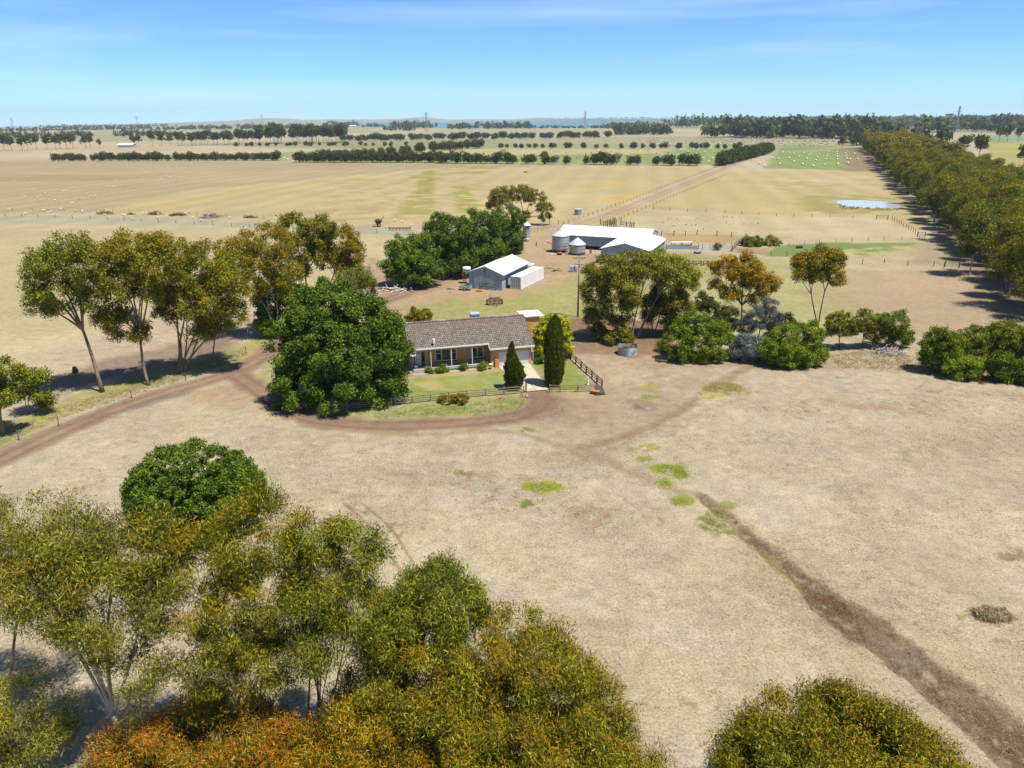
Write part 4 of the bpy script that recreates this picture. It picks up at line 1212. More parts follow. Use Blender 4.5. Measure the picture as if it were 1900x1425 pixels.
def mass(name, label, cat, px0, px1, py, depth, h, n, size, pal, seed, kind='stuff', py1=None, ragged=0.35):
    """a far-off wood that reads as one mass of crowns"""
    r = np.random.default_rng(seed)
    py1 = py if py1 is None else py1
    a, b = G(px0, py)[:2], G(px1, py1)[:2]
    dv = b - a
    ln = np.hypot(*dv)
    nv = np.array([-dv[1], dv[0]]) / ln
    if nv[1] < 0:
        nv = -nv
    w = max(h * 0.55, size * 2)
    m = int(max(ln * max(depth, w) / (w * w) * 0.9, 12))
    m = min(m, 700)
    t, d = r.random(m), r.random(m)
    cx = a[None] + dv[None] * t[:, None] + nv[None] * (d * depth)[:, None]
    hh = h * (1 + ragged * r.normal(size=m)).clip(0.5, 1.6)
    k = np.sort(r.integers(0, m, n))
    off = unit(r.normal(size=(n, 3))) * (r.random(n) ** 0.4)[:, None]
    base = land_z(cx[:, 0], cx[:, 1])
    P = np.stack([cx[k, 0] + off[:, 0] * w * 0.6, cx[k, 1] + off[:, 1] * w * 0.6, base[k] + hh[k] * (0.58 + 0.42 * off[:, 2])], 1)
    pd, pm, pl, pt = [np.array(p) * KL for p in PAL[pal]]
    tone = r.normal(0, 0.6, m)[k] + r.normal(0, 0.6, n)
    K = pm + (pl - pm) * np.clip(tone, 0, 1.5)[:, None] + (pd - pm) * np.clip(-tone, 0, 1.2)[:, None]
    ax = unit(r.normal(size=(n, 3)))
    nr = unit(off + 0.6 * r.normal(size=(n, 3)) + np.array([0, 0, 0.3]))
    L = size * r.uniform(0.7, 1.4, n)
    V = leaf_blades(P, ax, nr, L, L * 0.75)
    o = link(name, leaf_mesh(name, V, np.repeat(K, 4, 0)))
    tag(o, label, cat, None, kind)


def build_belts():
    r = np.random.default_rng(99)
    # the plantation of gums running away on the right
    edge = np.array([G(*p)[:2] for p in ((2010, 690), (1893, 574), (1836, 512), (1800, 462), (1745, 420), (1690, 362), (1640, 312), (1600, 274))])
    seg = np.hypot(*np.diff(edge, axis=0).T)
    cum = np.concatenate([[0], np.cumsum(seg)])
    spots = []
    for s in np.arange(0, cum[-1], 6.9):
        x, y = np.interp(s, cum, edge[:, 0]), np.interp(s, cum, edge[:, 1])
        for q in range(7):
            if r.random() < 0.09:
                continue
            spots.append((x + 0.2 + q * 6.9 + r.normal(0, 1.3), y + r.normal(0, 1.4) + q * 0.6, r.uniform(0.66, 1.2)))
    vis = []
    for p in spots:
        top = np.array([p[0], p[1], 12.0]) - np.array([0, 0, CAM_H])
        dz = top @ _F
        px, py = 950 + FPX * top[0] / dz, 712 - FPX * (top @ _U) / dz
        if px < 1985 and py < 760:
            vis.append(p)
    vis.sort(key=lambda p: p[1] + 0.1 * p[0])
    A = variants('gum', 5, 13000, 0.36, 'gum', 13.2, 8.0, 700, 0.2, 4, droop=0.3, asp=0.4, rc=1.35, tip=0.3, bias=-0.25, soft=0.1)
    B = variants('gum', 3, 12500, 0.36, 'gumgreen', 12.8, 8.0, 720, 0.15, 4, droop=0.3, asp=0.4, rc=1.35, tip=0.2, bias=-0.25, soft=0.1)
    belt_things('plantation_gum', 'pale trunked gum of the wide plantation belt along the right-hand paddock', 'tree', 'gums of the plantation belt on the right', [A[0], B[0], A[1], B[1], A[2], B[2], A[3], B[0], A[4], B[1]], vis[:300], True, 1)
    rest = vis[300:]
    C = variants('gum', 4, 900, 1.1, 'gum', 16, 8.0, 740, 0.2, 6, droop=0.2, asp=0.6, rc=1.1, tip=0.5, bias=-0.2)
    VV, KK, QQ = [], [], 0
    for i, (x, y, s) in enumerate(rest):
        V, K, mb = C[i % 4]
        a = r.uniform(0, 6.28)
        R = np.array([[math.cos(a), -math.sin(a), 0], [math.sin(a), math.cos(a), 0], [0, 0, 1]])
        VV.append(V @ R.T * s + np.array([x, y, 0]))
        KK.append(K)
    if rest:
        tag(link('plantation_trees', leaf_mesh('plantation_trees', np.concatenate(VV), np.concatenate(KK))), 'far end of the gum plantation belt reaching the woods', 'trees', None, 'stuff')
    # shelter belts across the paddocks
    H1 = variants('shelter', 6, 1300, 0.85, 'shelter', 8.4, 9.2, 800, 0.0, 6, droop=0.1, asp=0.6, rc=0.9, tip=0.15)
    kw = dict(vs=H1, parts=False)
    rows = [
        ('small dark shelter tree in the left part of the front row, left of the gap', [((100, 299), (515, 298), 4.2, .7, 0.62, 1.02, 0.05)], 'trees of the front shelter row left of the gap'),
        ('dark shelter tree in the long front row between the gap and the farm track', [((552, 301), (812, 302), 4.0, .8, 0.85, 1.15, 0.02), ((815, 303), (1060, 305), 4.8, .8, 0.75, 1.2, 0.12), ((1075, 305), (1290, 308), 5.0, .8, 0.8, 1.15, 0.15)], 'trees of the long front shelter row'),
        ('shelter tree of the double row slanting up behind the front row', [((600, 297), (757, 287), 7, 2.5, 0.9, 1.2, 0)], 'trees of the slanting row behind the front row'),
        ('shelter tree of the short thick row ending in the pale paddock', [((772, 283), (890, 275), 7, 3, 1.0, 1.35, 0)], 'trees of the short thick row'),
        ('small tree of the broken back row beyond the bales', [((930, 275), (1180, 275.5), 7.0, 3, 0.62, 0.9, 0.08), ((1180, 275.5), (1368, 277), 7.0, 3, 0.62, 0.95, 0.08)], 'trees of the broken back row'),
        ('dense dark tree of the short belt beside the farm track', [((1336, 308), (1428, 284), 6.5, 1, 1.0, 1.25, 0), ((1342, 306), (1426, 282), 8, 1, 1.0, 1.25, 0)], 'trees of the belt beside the farm track'),
        ('low young tree in front of the tall woods on the left', [((430, 272), (640, 271), 9, 4, 0.6, 0.85, 0.1), ((645, 271), (760, 271.5), 10, 4, 0.5, 0.8, 0.1)], 'young trees in front of the tall woods'),
    ]
    for i, (lb, rs, gr) in enumerate(rows):
        sp = []
        for p0, p1, st, ji, s0, s1, gp_ in rs:
            sp += row(p0, p1, st, ji, r, s0, s1, gp_)
        belt_things('shelter_tree', lb, 'tree', gr, spots=sp, seed=30 + i, **kw)
    # taller gums further off
    TG = variants('tall', 5, 1100, 1.5, 'shelter', 20, 12, 860, 0.36, 6, droop=0.1, asp=0.6, rc=1.7, tip=0.3, bias=0.1)
    far = [
        ('tall_gum', 'spreading gum of the loose group at the far left paddock edge', [(8, 279), (22, 279), (42, 279), (52, 279), (68, 277), (88, 277), (104, 277), (112, 276), (124, 276), (136, 275), (-12, 280)], 0.95, 'gums at the far left paddock edge'),
        ('tall_gum', 'gum of the pair standing alone left of the white shed', [(160, 275), (168, 274)], 0.85, 'pair of gums left of the white shed'),
        ('tall_gum', 'solitary round gum between the gum pair and the white shed', [(185, 274)], 0.5, None),
        ('tall_gum', 'gum growing just behind the far white shed', [(248, 272), (259, 272)], 0.8, 'gums just behind the far white shed'),
        ('tall_gum', 'gum of the pair between the white shed and the row of woods', [(284, 271), (300, 271)], 1.0, 'pair of gums right of the white shed'),
        ('tall_gum', 'lone gum at the end of the bale field', [(1561, 279)], 0.85, None),
        ('tall_gum', 'smaller gum right of the lone gum in the bale field', [(1581, 276)], 0.6, None),
        ('tall_gum', 'large dark gum beyond the plantation, nearest the power pylon', [(1742, 286), (1752, 284)], 1.0, 'dark gums beyond the plantation'),
        ('tall_gum', 'greyish gum between the dark gum and the tall twin-topped gum', [(1785, 291)], 1.0, None),
        ('tall_gum', 'tallest gum with two stacked crowns beyond the plantation', [(1815, 300)], 1.25, None),
        ('tall_gum', 'gum at the right picture edge beyond the plantation', [(1898, 312)], 0.95, None),
        ('tall_gum', 'gum of the three along the green field at the far right', [(1853, 263), (1868, 264), (1889, 264)], 1.05, 'gums along the green field at the far right'),
    ]
    for i, (nm, lb, sp, s, gr) in enumerate(far):
        ss = [(*G(*p)[:2], s * r.uniform(0.9, 1.1) * (G(*p)[1] / 900 if G(*p)[1] < 700 else 1.0) ** 0.35) for p in sp]
        belt_things(nm, lb, 'tree', gr, TG[i % 5:] + TG[:i % 5], ss, False, 60 + i)
    LW = variants('low', 4, 1100, 1.5, 'shelter', 10.5, 16, 880, 0.0, 6, droop=0.1, asp=0.6, rc=1.7, tip=0.2)
    for lb, p0, p1, st, s0, s1, gr, vs_, off in (
            ('tall gum of the long pale-stemmed row on the left', (322, 271), (478, 267), 9, 0.8, 1.1, 'tall gums of the pale-stemmed row', TG, (0, 14)),
            ('tall gum of the highest ragged wood, left of centre', (482, 267), (634, 265), 9, 1.0, 1.45, 'gums of the highest ragged wood', TG, (0, 16, 30)),
            ('tree of the even dark row running right from the ragged wood', (640, 262), (1128, 255), 9.5, 0.85, 1.15, 'trees of the even dark row', LW, (0,))):
        belt_things('tall_gum', lb, 'tree', gr, vs_, [(x, y + o, s) for o in off for x, y, s in row(p0, p1, st, 4, r, s0, s1)], False, 90)
    # woods and scattered timber that read as masses
    for a in (
            ('wood', 'block of dark plantation right of centre on the plain', 1142, 1246, 251, 120, 16, 2600, 5, 250.5), ('wood', 'big wood with pale trunks at the end of the bale paddock', 1298, 1625, 256, 160, 25, 11000, 6, 259), ('wood', 'wood behind the far end of the plantation', 1600, 1700, 258, 220, 19, 2600, 6, 250),
            ('wood', 'dark plantation below the small peak', 722, 800, 239, 140, 22, 1500, 7, 238.5), ('wood', 'low trees in front of the dark plantation', 704, 760, 243, 40, 12, 500, 5, 243), ('wood', 'dark clump left of the lake end', 832, 888, 240, 70, 16, 800, 7, 239.5), ('wood', 'long clump in front of the lake', 900, 1002, 239.5, 80, 19, 1500, 7, 238.5),
            ('wood', 'hedge line in front of the lake', 1000, 1160, 238.5, 30, 8, 1200, 5, 237.5), ('wood', 'ragged timber right of the lake', 1150, 1250, 239.5, 140, 15, 1400, 7, 238), ('wood', 'wood behind the big wood', 1265, 1420, 237.5, 200, 32, 1600, 9, 236),
            ('wood', 'scattered timber below the flat hill', 435, 505, 240.5, 90, 17, 900, 6, 240), ('wood', 'timber left of the farmstead under the hills', 520, 575, 239, 90, 16, 700, 6, 238.5), ('wood', 'dark timber along the tan paddock', 598, 662, 236.5, 140, 22, 800, 8, 236), ('wood', 'small dark clump right of that timber', 668, 698, 236, 60, 16, 260, 8, 236),
            ('wood', 'long dark tree line at the left under the horizon', -60, 285, 246, 60, 13, 2200, 6, 239.5), ('wood', 'tree line going on towards the flat hill', 285, 432, 241.5, 60, 14, 1300, 6, 240), ('wood', 'dark trees behind the left gums', -60, 82, 260, 60, 14, 1300, 4, 256), ('wood', 'dark trees right of those', 98, 175, 256, 40, 12, 800, 4, 254),
            ('wood', 'timber row behind the pair of gums', 214, 325, 254, 40, 13, 1100, 4, 252), ('wood', 'faint tree line under the left horizon', 85, 330, 238, 120, 15, 700, 10, 234.5),
            ('wood', 'dark wood behind the plantation on the right', 1700, 1850, 243, 160, 24, 2400, 8, 245.5), ('wood', 'long wood along the right horizon', 1640, 1960, 237, 500, 20, 2600, 12, 237), ('wood', 'distant dark band of trees at the right horizon', 1280, 1960, 229.5, 1500, 26, 2200, 26, 230), ('wood', 'distant trees before the horizon', 1260, 1700, 226.5, 1200, 22, 900, 30, 226.5),
            ('wood', 'thin dark line on the horizon, centre', 960, 1270, 222.3, 500, 22, 500, 30, 221.5), ('wood', 'grey timber around the two bright roofs', 1662, 1700, 272, 60, 18, 900, 4, 268), ('wood', 'grey timber beyond the plantation', 1705, 1765, 272, 90, 20, 1100, 5, 268)):
        nm, lb, x0, x1, py, dep, h, n, sz, py1 = a
        mass(nm, lb, 'trees', x0, x1, py, dep, h, n, sz, 'shelter', hash(lb) % 1000 if False else int(x0 * 7 + py) % 9973, 'stuff', py1)


build_trees()
build_belts()


# ================================================================== BUILDINGS
def frame(O, yaw):
    return (float(O[0]), float(O[1]), 0.0), math.radians(yaw)


ZINC_ROOF = lambda ax: ribbed('zinc_roof_' + ax, (0.86, 0.87, 0.88), ax, 0.19, 0.45, 0.0, 0.08, 0.5, (0.74, 0.74, 0.73))
ZINC_WALL = lambda ax: ribbed('zinc_wall_' + ax, (0.34, 0.43, 0.50), ax, 0.19, 0.5, 0.0, 0.16, 0.7, (0.42, 0.47, 0.50))
TRIM = lambda: mat('white_trim', (0.78, 0.78, 0.76), 0.5, 0.05, 4)
GLASS = lambda: glass_mat()


def glass_mat():
    if 'window_glass' in MATS:
        return MATS['window_glass']
    m, n, b = new_mat('window_glass')
    b.inputs['Base Color'].default_value = (0.02, 0.025, 0.03, 1)
    b.inputs['Roughness'].default_value = 0.06
    b.inputs['Specular IOR Level'].default_value = 0.6
    MATS['window_glass'] = m
    return m


def tile_mat():
    m, n, b = new_mat('roof_tiles')
    L = n.links
    tc = n.nodes.new('ShaderNodeTexCoord')
    br = n.nodes.new('ShaderNodeTexBrick')
    br.inputs['Scale'].default_value = 1.0
    br.inputs['Brick Width'].default_value = 0.34
    br.inputs['Row Height'].default_value = 0.36
    br.inputs['Mortar Size'].default_value = 0.040
    br.inputs['Mortar Smooth'].default_value = 0.4
    br.inputs['Color1'].default_value = (0.096, 0.073, 0.055, 1)
    br.inputs['Color2'].default_value = (0.166, 0.134, 0.104, 1)
    br.inputs['Mortar'].default_value = (0.03, 0.025, 0.022, 1)
    L.new(tc.outputs['Object'], br.inputs['Vector'])
    no = n.nodes.new('ShaderNodeTexNoise')
    no.inputs['Scale'].default_value = 4.0
    no.inputs['Detail'].default_value = 6
    L.new(tc.outputs['Object'], no.inputs['Vector'])
    rp = n.nodes.new('ShaderNodeMapRange')
    rp.inputs['From Min'].default_value, rp.inputs['From Max'].default_value = 0.60, 0.74
    L.new(no.outputs['Fac'], rp.inputs['Value'])
    mx = n.nodes.new('ShaderNodeMixRGB')           # lichen
    mx.inputs['Color2'].default_value = (0.29, 0.27, 0.22, 1)
    L.new(br.outputs['Color'], mx.inputs['Color1'])
    L.new(rp.outputs[0], mx.inputs['Fac'])
    # less weathered, redder tiles in patches up by the ridge
    sx = n.nodes.new('ShaderNodeSeparateXYZ')
    L.new(tc.outputs['Object'], sx.inputs[0])
    n2 = n.nodes.new('ShaderNodeTexNoise')
    n2.inputs['Scale'].default_value = 0.6
    L.new(tc.outputs['Object'], n2.inputs['Vector'])
    ad = n.nodes.new('ShaderNodeMath')
    ad.operation = 'MULTIPLY_ADD'
    ad.inputs[1].default_value = 4.0
    L.new(n2.outputs['Fac'], ad.inputs[0])
    L.new(sx.outputs['Y'], ad.inputs[2])
    r3 = n.nodes.new('ShaderNodeMapRange')
    r3.inputs['From Min'].default_value, r3.inputs['From Max'].default_value = 6.6, 8.2
    r3.inputs['To Max'].default_value = 0.5
    L.new(ad.outputs[0], r3.inputs['Value'])
    m3 = n.nodes.new('ShaderNodeMixRGB')
    m3.inputs['Color2'].default_value = (0.110, 0.062, 0.055, 1)
    L.new(mx.outputs[0], m3.inputs['Color1'])
    L.new(r3.outputs[0], m3.inputs['Fac'])
    L.new(m3.outputs[0], b.inputs['Base Color'])
    b.inputs['Roughness'].default_value = 0.85
    bp = n.nodes.new('ShaderNodeBump')
    bp.inputs['Strength'].default_value = 0.8
    bp.inputs['Distance'].default_value = 0.04
    L.new(br.outputs['Fac'], bp.inputs['Height'])
    bp.invert = True
    L.new(bp.outputs[0], b.inputs['Normal'])
    return m


def brick_mat(name, c1, c2):
    m, n, b = new_mat(name)
    L = n.links
    tc = n.nodes.new('ShaderNodeTexCoord')
    sx = n.nodes.new('ShaderNodeSeparateXYZ')
    L.new(tc.outputs['Object'], sx.inputs[0])
    ad = n.nodes.new('ShaderNodeMath')
    L.new(sx.outputs['X'], ad.inputs[0])
    L.new(sx.outputs['Y'], ad.inputs[1])
    cx = n.nodes.new('ShaderNodeCombineXYZ')
    L.new(ad.outputs[0], cx.inputs[0])
    L.new(sx.outputs['Z'], cx.inputs[1])
    br = n.nodes.new('ShaderNodeTexBrick')
    br.inputs['Scale'].default_value = 1.0
    br.inputs['Brick Width'].default_value = 0.24
    br.inputs['Row Height'].default_value = 0.086
    br.inputs['Mortar Size'].default_value = 0.008
    br.inputs['Color1'].default_value = (*[v * KM for v in c1], 1)
    br.inputs['Color2'].default_value = (*[v * KM for v in c2], 1)
    br.inputs['Mortar'].default_value = (0.35, 0.30, 0.24, 1)
    L.new(cx.outputs[0], br.inputs['Vector'])
    L.new(br.outputs['Color'], b.inputs['Base Color'])
    b.inputs['Roughness'].default_value = 0.9
    return m


def slope(mb, x0, x1, y0, z0, y1, z1, th=0.06):
    """one roof slope from its eave (y0, z0) to its ridge (y1, z1), with thickness"""
    mb.add([(x0, y0, z0), (x1, y0, z0), (x1, y1, z1), (x0, y1, z1), (x0, y0, z0 - th), (x1, y0, z0 - th), (x1, y1, z1 - th), (x0, y1, z1 - th)],
           [(0, 1, 2, 3), (7, 6, 5, 4), (4, 5, 1, 0), (5, 6, 2, 1), (6, 7, 3, 2), (7, 4, 0, 3)])


def build_house():
    loc, rz = frame((3.25, 99.05), 14)
    t = thing('farmhouse', 'brick farmhouse with long weathered tile roof and attached garage', 'house', loc, rz)
    wallm = brick_mat('orange_brick', lin((228, 170, 98)), lin((206, 146, 80)))
    tm = tile_mat()
    UL, VR, ZR, ZE = -17.95, 6.0, 6.0, 3.0
    sl = (ZR - ZE) / VR
    w = MB()
    # garage block and main block, gabled ends
    fr = lambda v: ZE + sl * v - 0.12
    back = 2 * VR - 0.6
    pr = [(0.45, 0.0), (0.45, fr(0.45)), (VR, fr(VR)), (back, fr(2 * VR - back)), (back, 0.0)]
    w.add([(-0.3, v, z) for v, z in pr] + [(-0.5, v, z) for v, z in pr], [(4, 3, 2, 1, 0), (5, 6, 7, 8, 9)] + [(i, (i + 1) % 5, 5 + (i + 1) % 5, 5 + i) for i in (0, 3, 4)])
    # garage front with its door opening: piers and lintel
    w.box(-0.5 - 0.1, 0.45, 0, -0.5, 0.68, fr(0.45))
    w.box(-5.2, 0.45, 2.15, -0.6, 0.68, fr(0.45))
    w.box(-6.35, 0.45, 0, -5.2, 0.68, fr(0.45))
    w.box(-6.35, 0.68, 0, -6.12, 2.9, fr(0.68))
    # recessed verandah wall with its openings
    def wallrow(v, x0, x1, z1, holes):
        xs = x0
        for hx0, hx1, hz0, hz1 in holes:
            w.box(xs, v, 0, hx0, v + 0.23, z1)
            if hz0 > 0.05:
                w.box(hx0, v, 0, hx1, v + 0.23, hz0)
            w.box(hx0, v, hz1, hx1, v + 0.23, z1)
            xs = hx1
        w.box(xs, v, 0, x1, v + 0.23, z1)
    wallrow(2.9, UL + 0.4, -6.12, fr(2.9), [(-17.35, -15.55, 0.32, 2.62), (-14.13, -10.97, 0.80, 2.62), (-8.93, -6.93, 0.85, 2.5)])
    w.box(UL + 0.4, 3.13, 0, UL + 0.63, back, fr(3.2))
    w.box(UL + 0.63, back - 0.23, 0, -0.5, back, fr(0.7))
    w.build('wall', wallm, t)
    p = MB()
    p.box(-5.80, 0.18, 0, -5.18, 0.447, 1.25)
    p.build('brick_pier', mat('pier_brick', lin((206, 140, 78)), 0.9, 0.1, 4), t)
    # roof
    r = MB()
    slope(r, -6.6, 0.05, -0.02, ZE, 1.0, ZE + sl * 1.02)
    slope(r, -17.3, 0.05, 1.0, ZE + sl * 1.02 + 0.002, VR, ZR)
    slope(r, UL, -17.3, -0.02, ZE, 1.0, ZE + sl * 1.02)
    slope(r, UL, -17.3, 1.0, ZE + sl * 1.02 + 0.002, VR, ZR)
    slope(r, UL, 0.05, 2 * VR + 0.05, ZE, VR, ZR)
    ro = r.build('roof', tm, t)
    rc = MB()
    rc.smooth = True
    for k in range(40):
        x = UL + 0.45 * k
        rc.tube([(x, VR, ZR + 0.02), (x + 0.43, VR, ZR + 0.035)], [0.13, 0.15], 8)
    rc.build('ridge_cap', mat('ridge_tiles', (0.24, 0.18, 0.16), 0.85, 0.3, 2, 0, 0, 0.2, (1, 1, 1), (0.42, 0.38, 0.33)), ro)
    g = MB()
    g.box(-6.6, -0.16, ZE - 0.20, 0.10, -0.025, ZE + 0.0)
    g.box(-17.3, 0.86, ZE + sl - 0.16, -6.66, 0.995, ZE + sl + 0.03)
    g.box(UL, -0.16, ZE - 0.20, -17.3, -0.025, ZE)
    g.beam((-6.64, -0.1, ZE - 0.08), (-6.64, 1.05, ZE + sl * 1.05 - 0.02), 0.05, 0.22)
    g.beam((-17.27, -0.1, ZE - 0.08), (-17.27, 0.86, ZE + sl * 0.9 - 0.02), 0.05, 0.22)
    g.beam((UL - 0.05, -0.1, ZE - 0.08), (UL - 0.05, VR, ZR - 0.1), 0.06, 0.22)
    g.beam((UL - 0.05, 2 * VR, ZE - 0.08), (UL - 0.05, VR, ZR - 0.1), 0.06, 0.22)
    g.build('fascia', TRIM(), t)
    dk = MB()
    dk.beam((0.09, -0.1, ZE - 0.10), (0.09, VR, ZR - 0.1), 0.06, 0.22)
    dk.beam((0.09, 2 * VR, ZE - 0.10), (0.09, VR, ZR - 0.1), 0.06, 0.22)
    dk.build('barge_board', mat('dark_trim', (0.10, 0.075, 0.075), 0.6, 0.1), t)
    sf = MB()
    sf.box(-17.3, 0.9, ZE + sl - 0.20, -6.66, 2.9, ZE + sl - 0.165)
    sf.build('soffit', TRIM(), t)
    # garage door, ribbed; gutter pipe
    d = MB()
    for k in range(8):
        z = 0.02 + k * 0.266
        d.box(-5.195, 0.52, z, -0.605, 0.58, z + 0.258)
    d.box(-5.195, 0.58, 0.0, -0.605, 0.6, 2.15)
    gd = d.build('garage_door', mat('garage_door_paint', (0.72, 0.72, 0.70), 0.45, 0.05), t)
    hb = MB()
    hb.box(-3.0, 0.48, 0.9, -2.8, 0.52, 0.96)
    hb.build('handle', mat('dark_metal', (0.06, 0.06, 0.065), 0.4, 0.1), gd)
    dp = MB()
    dp.tube([(-0.05, 0.33, 0), (-0.05, 0.33, 2.7), (-0.05, -0.05, 2.85)], 0.045, 8)
    dp.build('downpipe', TRIM(), t)
    # windows
    for x0, x1, z0, z1, mull in ((-14.13, -10.97, 0.80, 2.62, (-13.2, -11.85)), (-8.93, -6.93, 0.85, 2.5, (-7.9,))):
        f = MB()
        a, bq = 2.87, 3.02
        f.box(x0, a, z0, x1, bq, z0 + 0.12)
        f.box(x0, a, z1 - 0.10, x1, bq, z1)
        f.box(x0, a, z0 + 0.12, x0 + 0.12, bq, z1 - 0.10)
        f.box(x1 - 0.12, a, z0 + 0.12, x1, bq, z1 - 0.10)
        for q in mull:
            f.box(q - 0.06, a, z0 + 0.12, q + 0.06, bq, z1 - 0.10)
        if len(mull) == 2:
            f.box(x0 + 0.12, a + 0.02, 1.95, mull[0] - 0.06, bq, 2.0)
            f.box(mull[1] + 0.06, a + 0.02, 1.95, x1 - 0.12, bq, 2.0)
        fo = f.build('window', TRIM(), t)
        pn = MB()
        pn.box(x0 + 0.1, 2.95, z0 + 0.1, x1 - 0.1, 2.97, z1 - 0.08)
        pn.build('pane', GLASS(), fo)
        cu = MB()
        for c0, c1 in ((x1 - 0.62, x1 - 0.14),):
            k = 12
            vs = []
            for i in range(k + 1):
                x = c0 + (c1 - c0) * i / k
                y = 3.10 + 0.04 * math.sin(i * 2.2)
                vs += [(x, y, z0 + 0.1), (x, y, z1 - 0.1)]
            cu.add(vs, [(2 * i, 2 * i + 2, 2 * i + 3, 2 * i + 1) for i in range(k)])
        cu.build('curtain', mat('curtain_cloth', (0.55, 0.53, 0.5), 0.9, 0.05), fo)
        si = MB()
        si.box(x0 - 0.06, 2.80, z0 - 0.14, x1 + 0.06, 2.897, z0 - 0.003)
        si.build('sill', mat('dark_sill', (0.05, 0.045, 0.045), 0.7, 0.1), fo)
    # front door with side lights
    f = MB()
    f.box(-17.35, 2.87, 2.52, -15.55, 3.02, 2.62)
    for x in (-17.35, -17.1, -16.28, -15.64):
        f.box(x, 2.87, 0.32, x + 0.1, 3.02, 2.52)
    dr = f.build('front_door', TRIM(), t)
    q = MB()
    q.box(-17.0, 2.93, 0.32, -16.28, 2.99, 2.52)
    q.build('door_leaf', mat('door_paint', (0.46, 0.52, 0.56), 0.5, 0.05), dr)
    q = MB()
    q.box(-16.88, 2.905, 0.6, -16.4, 2.928, 1.2)
    q.box(-16.88, 2.905, 1.4, -16.4, 2.928, 2.1)
    q.build('door_panel', TRIM(), dr)
    q = MB()
    q.box(-17.26, 2.95, 0.5, -17.0, 2.97, 2.52)
    q.box(-16.18, 2.95, 0.35, -15.64, 2.97, 2.52)
    q.build('side_light', GLASS(), dr)
    # verandah
    fl = MB()
    fl.box(UL + 0.4, 0.9, 0.0, -6.36, 2.897, 0.30)
    fl.box(-17.7, 0.55, 0.0, -15.9, 0.897, 0.18)
    fl.box(-17.7, 0.2, 0.0, -15.9, 0.547, 0.08)
    fl.build('verandah_floor', mat('verandah_concrete', (0.30, 0.27, 0.25), 0.85, 0.12, 2), t)
    for x in (-15.0, -12.05, -9.0):
        po = MB()
        po.box(x - 0.05, 1.0, 0.30, x + 0.05, 1.1, ZE + sl - 0.2)
        po.build('verandah_post', TRIM(), t)
    for x in (-15.8, -12.86, -9.83, -6.8):
        po = MB()
        po.box(x - 0.05, 0.60, 0.0, x + 0.05, 0.70, 0.95)
        po.build('balustrade_post', TRIM(), t)
    ra = MB()
    ra.box(-15.8, 0.63, 0.62, -6.8, 0.67, 0.68)
    ra.box(-15.8, 0.63, 0.34, -6.8, 0.67, 0.40)
    ra.build('balustrade_rail', TRIM(), t)
    pl = MB()
    pl.box(-15.7, 0.72, 0.0, -6.4, 0.88, 0.50)
    pl.build('planter_wall', mat('grey_planter', (0.40, 0.39, 0.40), 0.85, 0.15, 2), t)
    # things fixed to the roof
    v = MB()
    v.tube([(-14.45, 1.4, ZE + sl * 1.4 - 0.05), (-14.45, 1.4, ZE + sl * 1.4 + 0.35)], 0.11, 10)
    v.tube([(-14.45, 1.4, ZE + sl * 1.4 + 0.35), (-14.45, 1.4, ZE + sl * 1.4 + 1.0)], 0.19, 10)
    v.build('roof_vent', TRIM(), ro)
    a = MB()
    a.tube([(-10.9, 6.3, ZR - 0.2), (-10.9, 6.3, ZR + 1.15)], 0.02, 5)
    for k in range(4):
        a.beam((-11.1, 6.3, ZR + 1.1 - 0.12 * k), (-10.7, 6.3, ZR + 1.1 - 0.12 * k), 0.015)
    a.build('aerial', mat('aluminium', (0.4, 0.4, 0.42), 0.4, 0.05, 3, 0.6), ro)
    c = MB()
    z = ZR - 0.55
    c.lathe([(0.62, 0), (0.62, 0.5)], 4, (-7.2, 7.6, z - 0.5))
    c.box(-7.85, 6.95, z, -6.55, 8.25, z + 0.86)
    c.box(-7.9, 6.9, z + 0.862, -6.5, 8.3, z + 0.95)
    co = c.build('roof_cooler', mat('cooler_blue', (0.36, 0.45, 0.54), 0.5, 0.08), ro)
    lv = MB()
    for k in range(6):
        lv.box(-7.75, 6.915, z + 0.1 + k * 0.12, -6.65, 6.947, z + 0.15 + k * 0.12)
    lv.build('louvre', mat('cooler_louvre', (0.22, 0.29, 0.36), 0.5, 0.05), co)
    # concrete path edge in front of the verandah, drive to the garage
    s = MB()
    vs = []
    for x in np.linspace(-17.9, -6.3, 14):
        y = 0.02 - 0.02 * (x + 12) ** 2 / 30
        vs += [(x, y - 0.13, -0.05), (x, y + 0.1, -0.05), (x, y + 0.1, 0.09), (x, y - 0.13, 0.09)]
    fs = []
    for i in range(13):
        o = 4 * i
        fs += [(o + k, o + (k + 1) % 4, o + 4 + (k + 1) % 4, o + 4 + k) for k in range(4)]
    s.add(vs, [f[::-1] for f in fs])
    e = s.build('garden_edging', mat('pale_concrete', (0.50, 0.45, 0.38), 0.9, 0.1, 2), None, loc, rz)
    tag(e, 'pale concrete edging strip between the lawn and the porch plants', 'edging')
    s = MB()
    k = 12
    for side in (0, 1):
        x0, x1 = ((-5.25, -2.93), (-2.87, -0.5))[side]
        vs, fs = [], []
        for i in range(k + 1):
            q = i / k
            y = 0.45 - 10.9 * q
            a0 = x0 + (-4.25 - -5.25) * q
            b0 = x1 + (-0.95 - -0.5) * q if side else x1 + (0.30) * q
            if side:
                a0 = -2.87 + 0.30 * q
            vs += [(a0, y, 0.05), (b0, y, 0.05), (a0, y, -0.1), (b0, y, -0.1)]
        for i in range(k):
            o = 4 * i
            fs += [(o, o + 4, o + 5, o + 1), (o + 2, o, o + 4, o + 6), (o + 1, o + 3, o + 7, o + 5)]
        s.add(vs, [f[::-1] for f in fs])
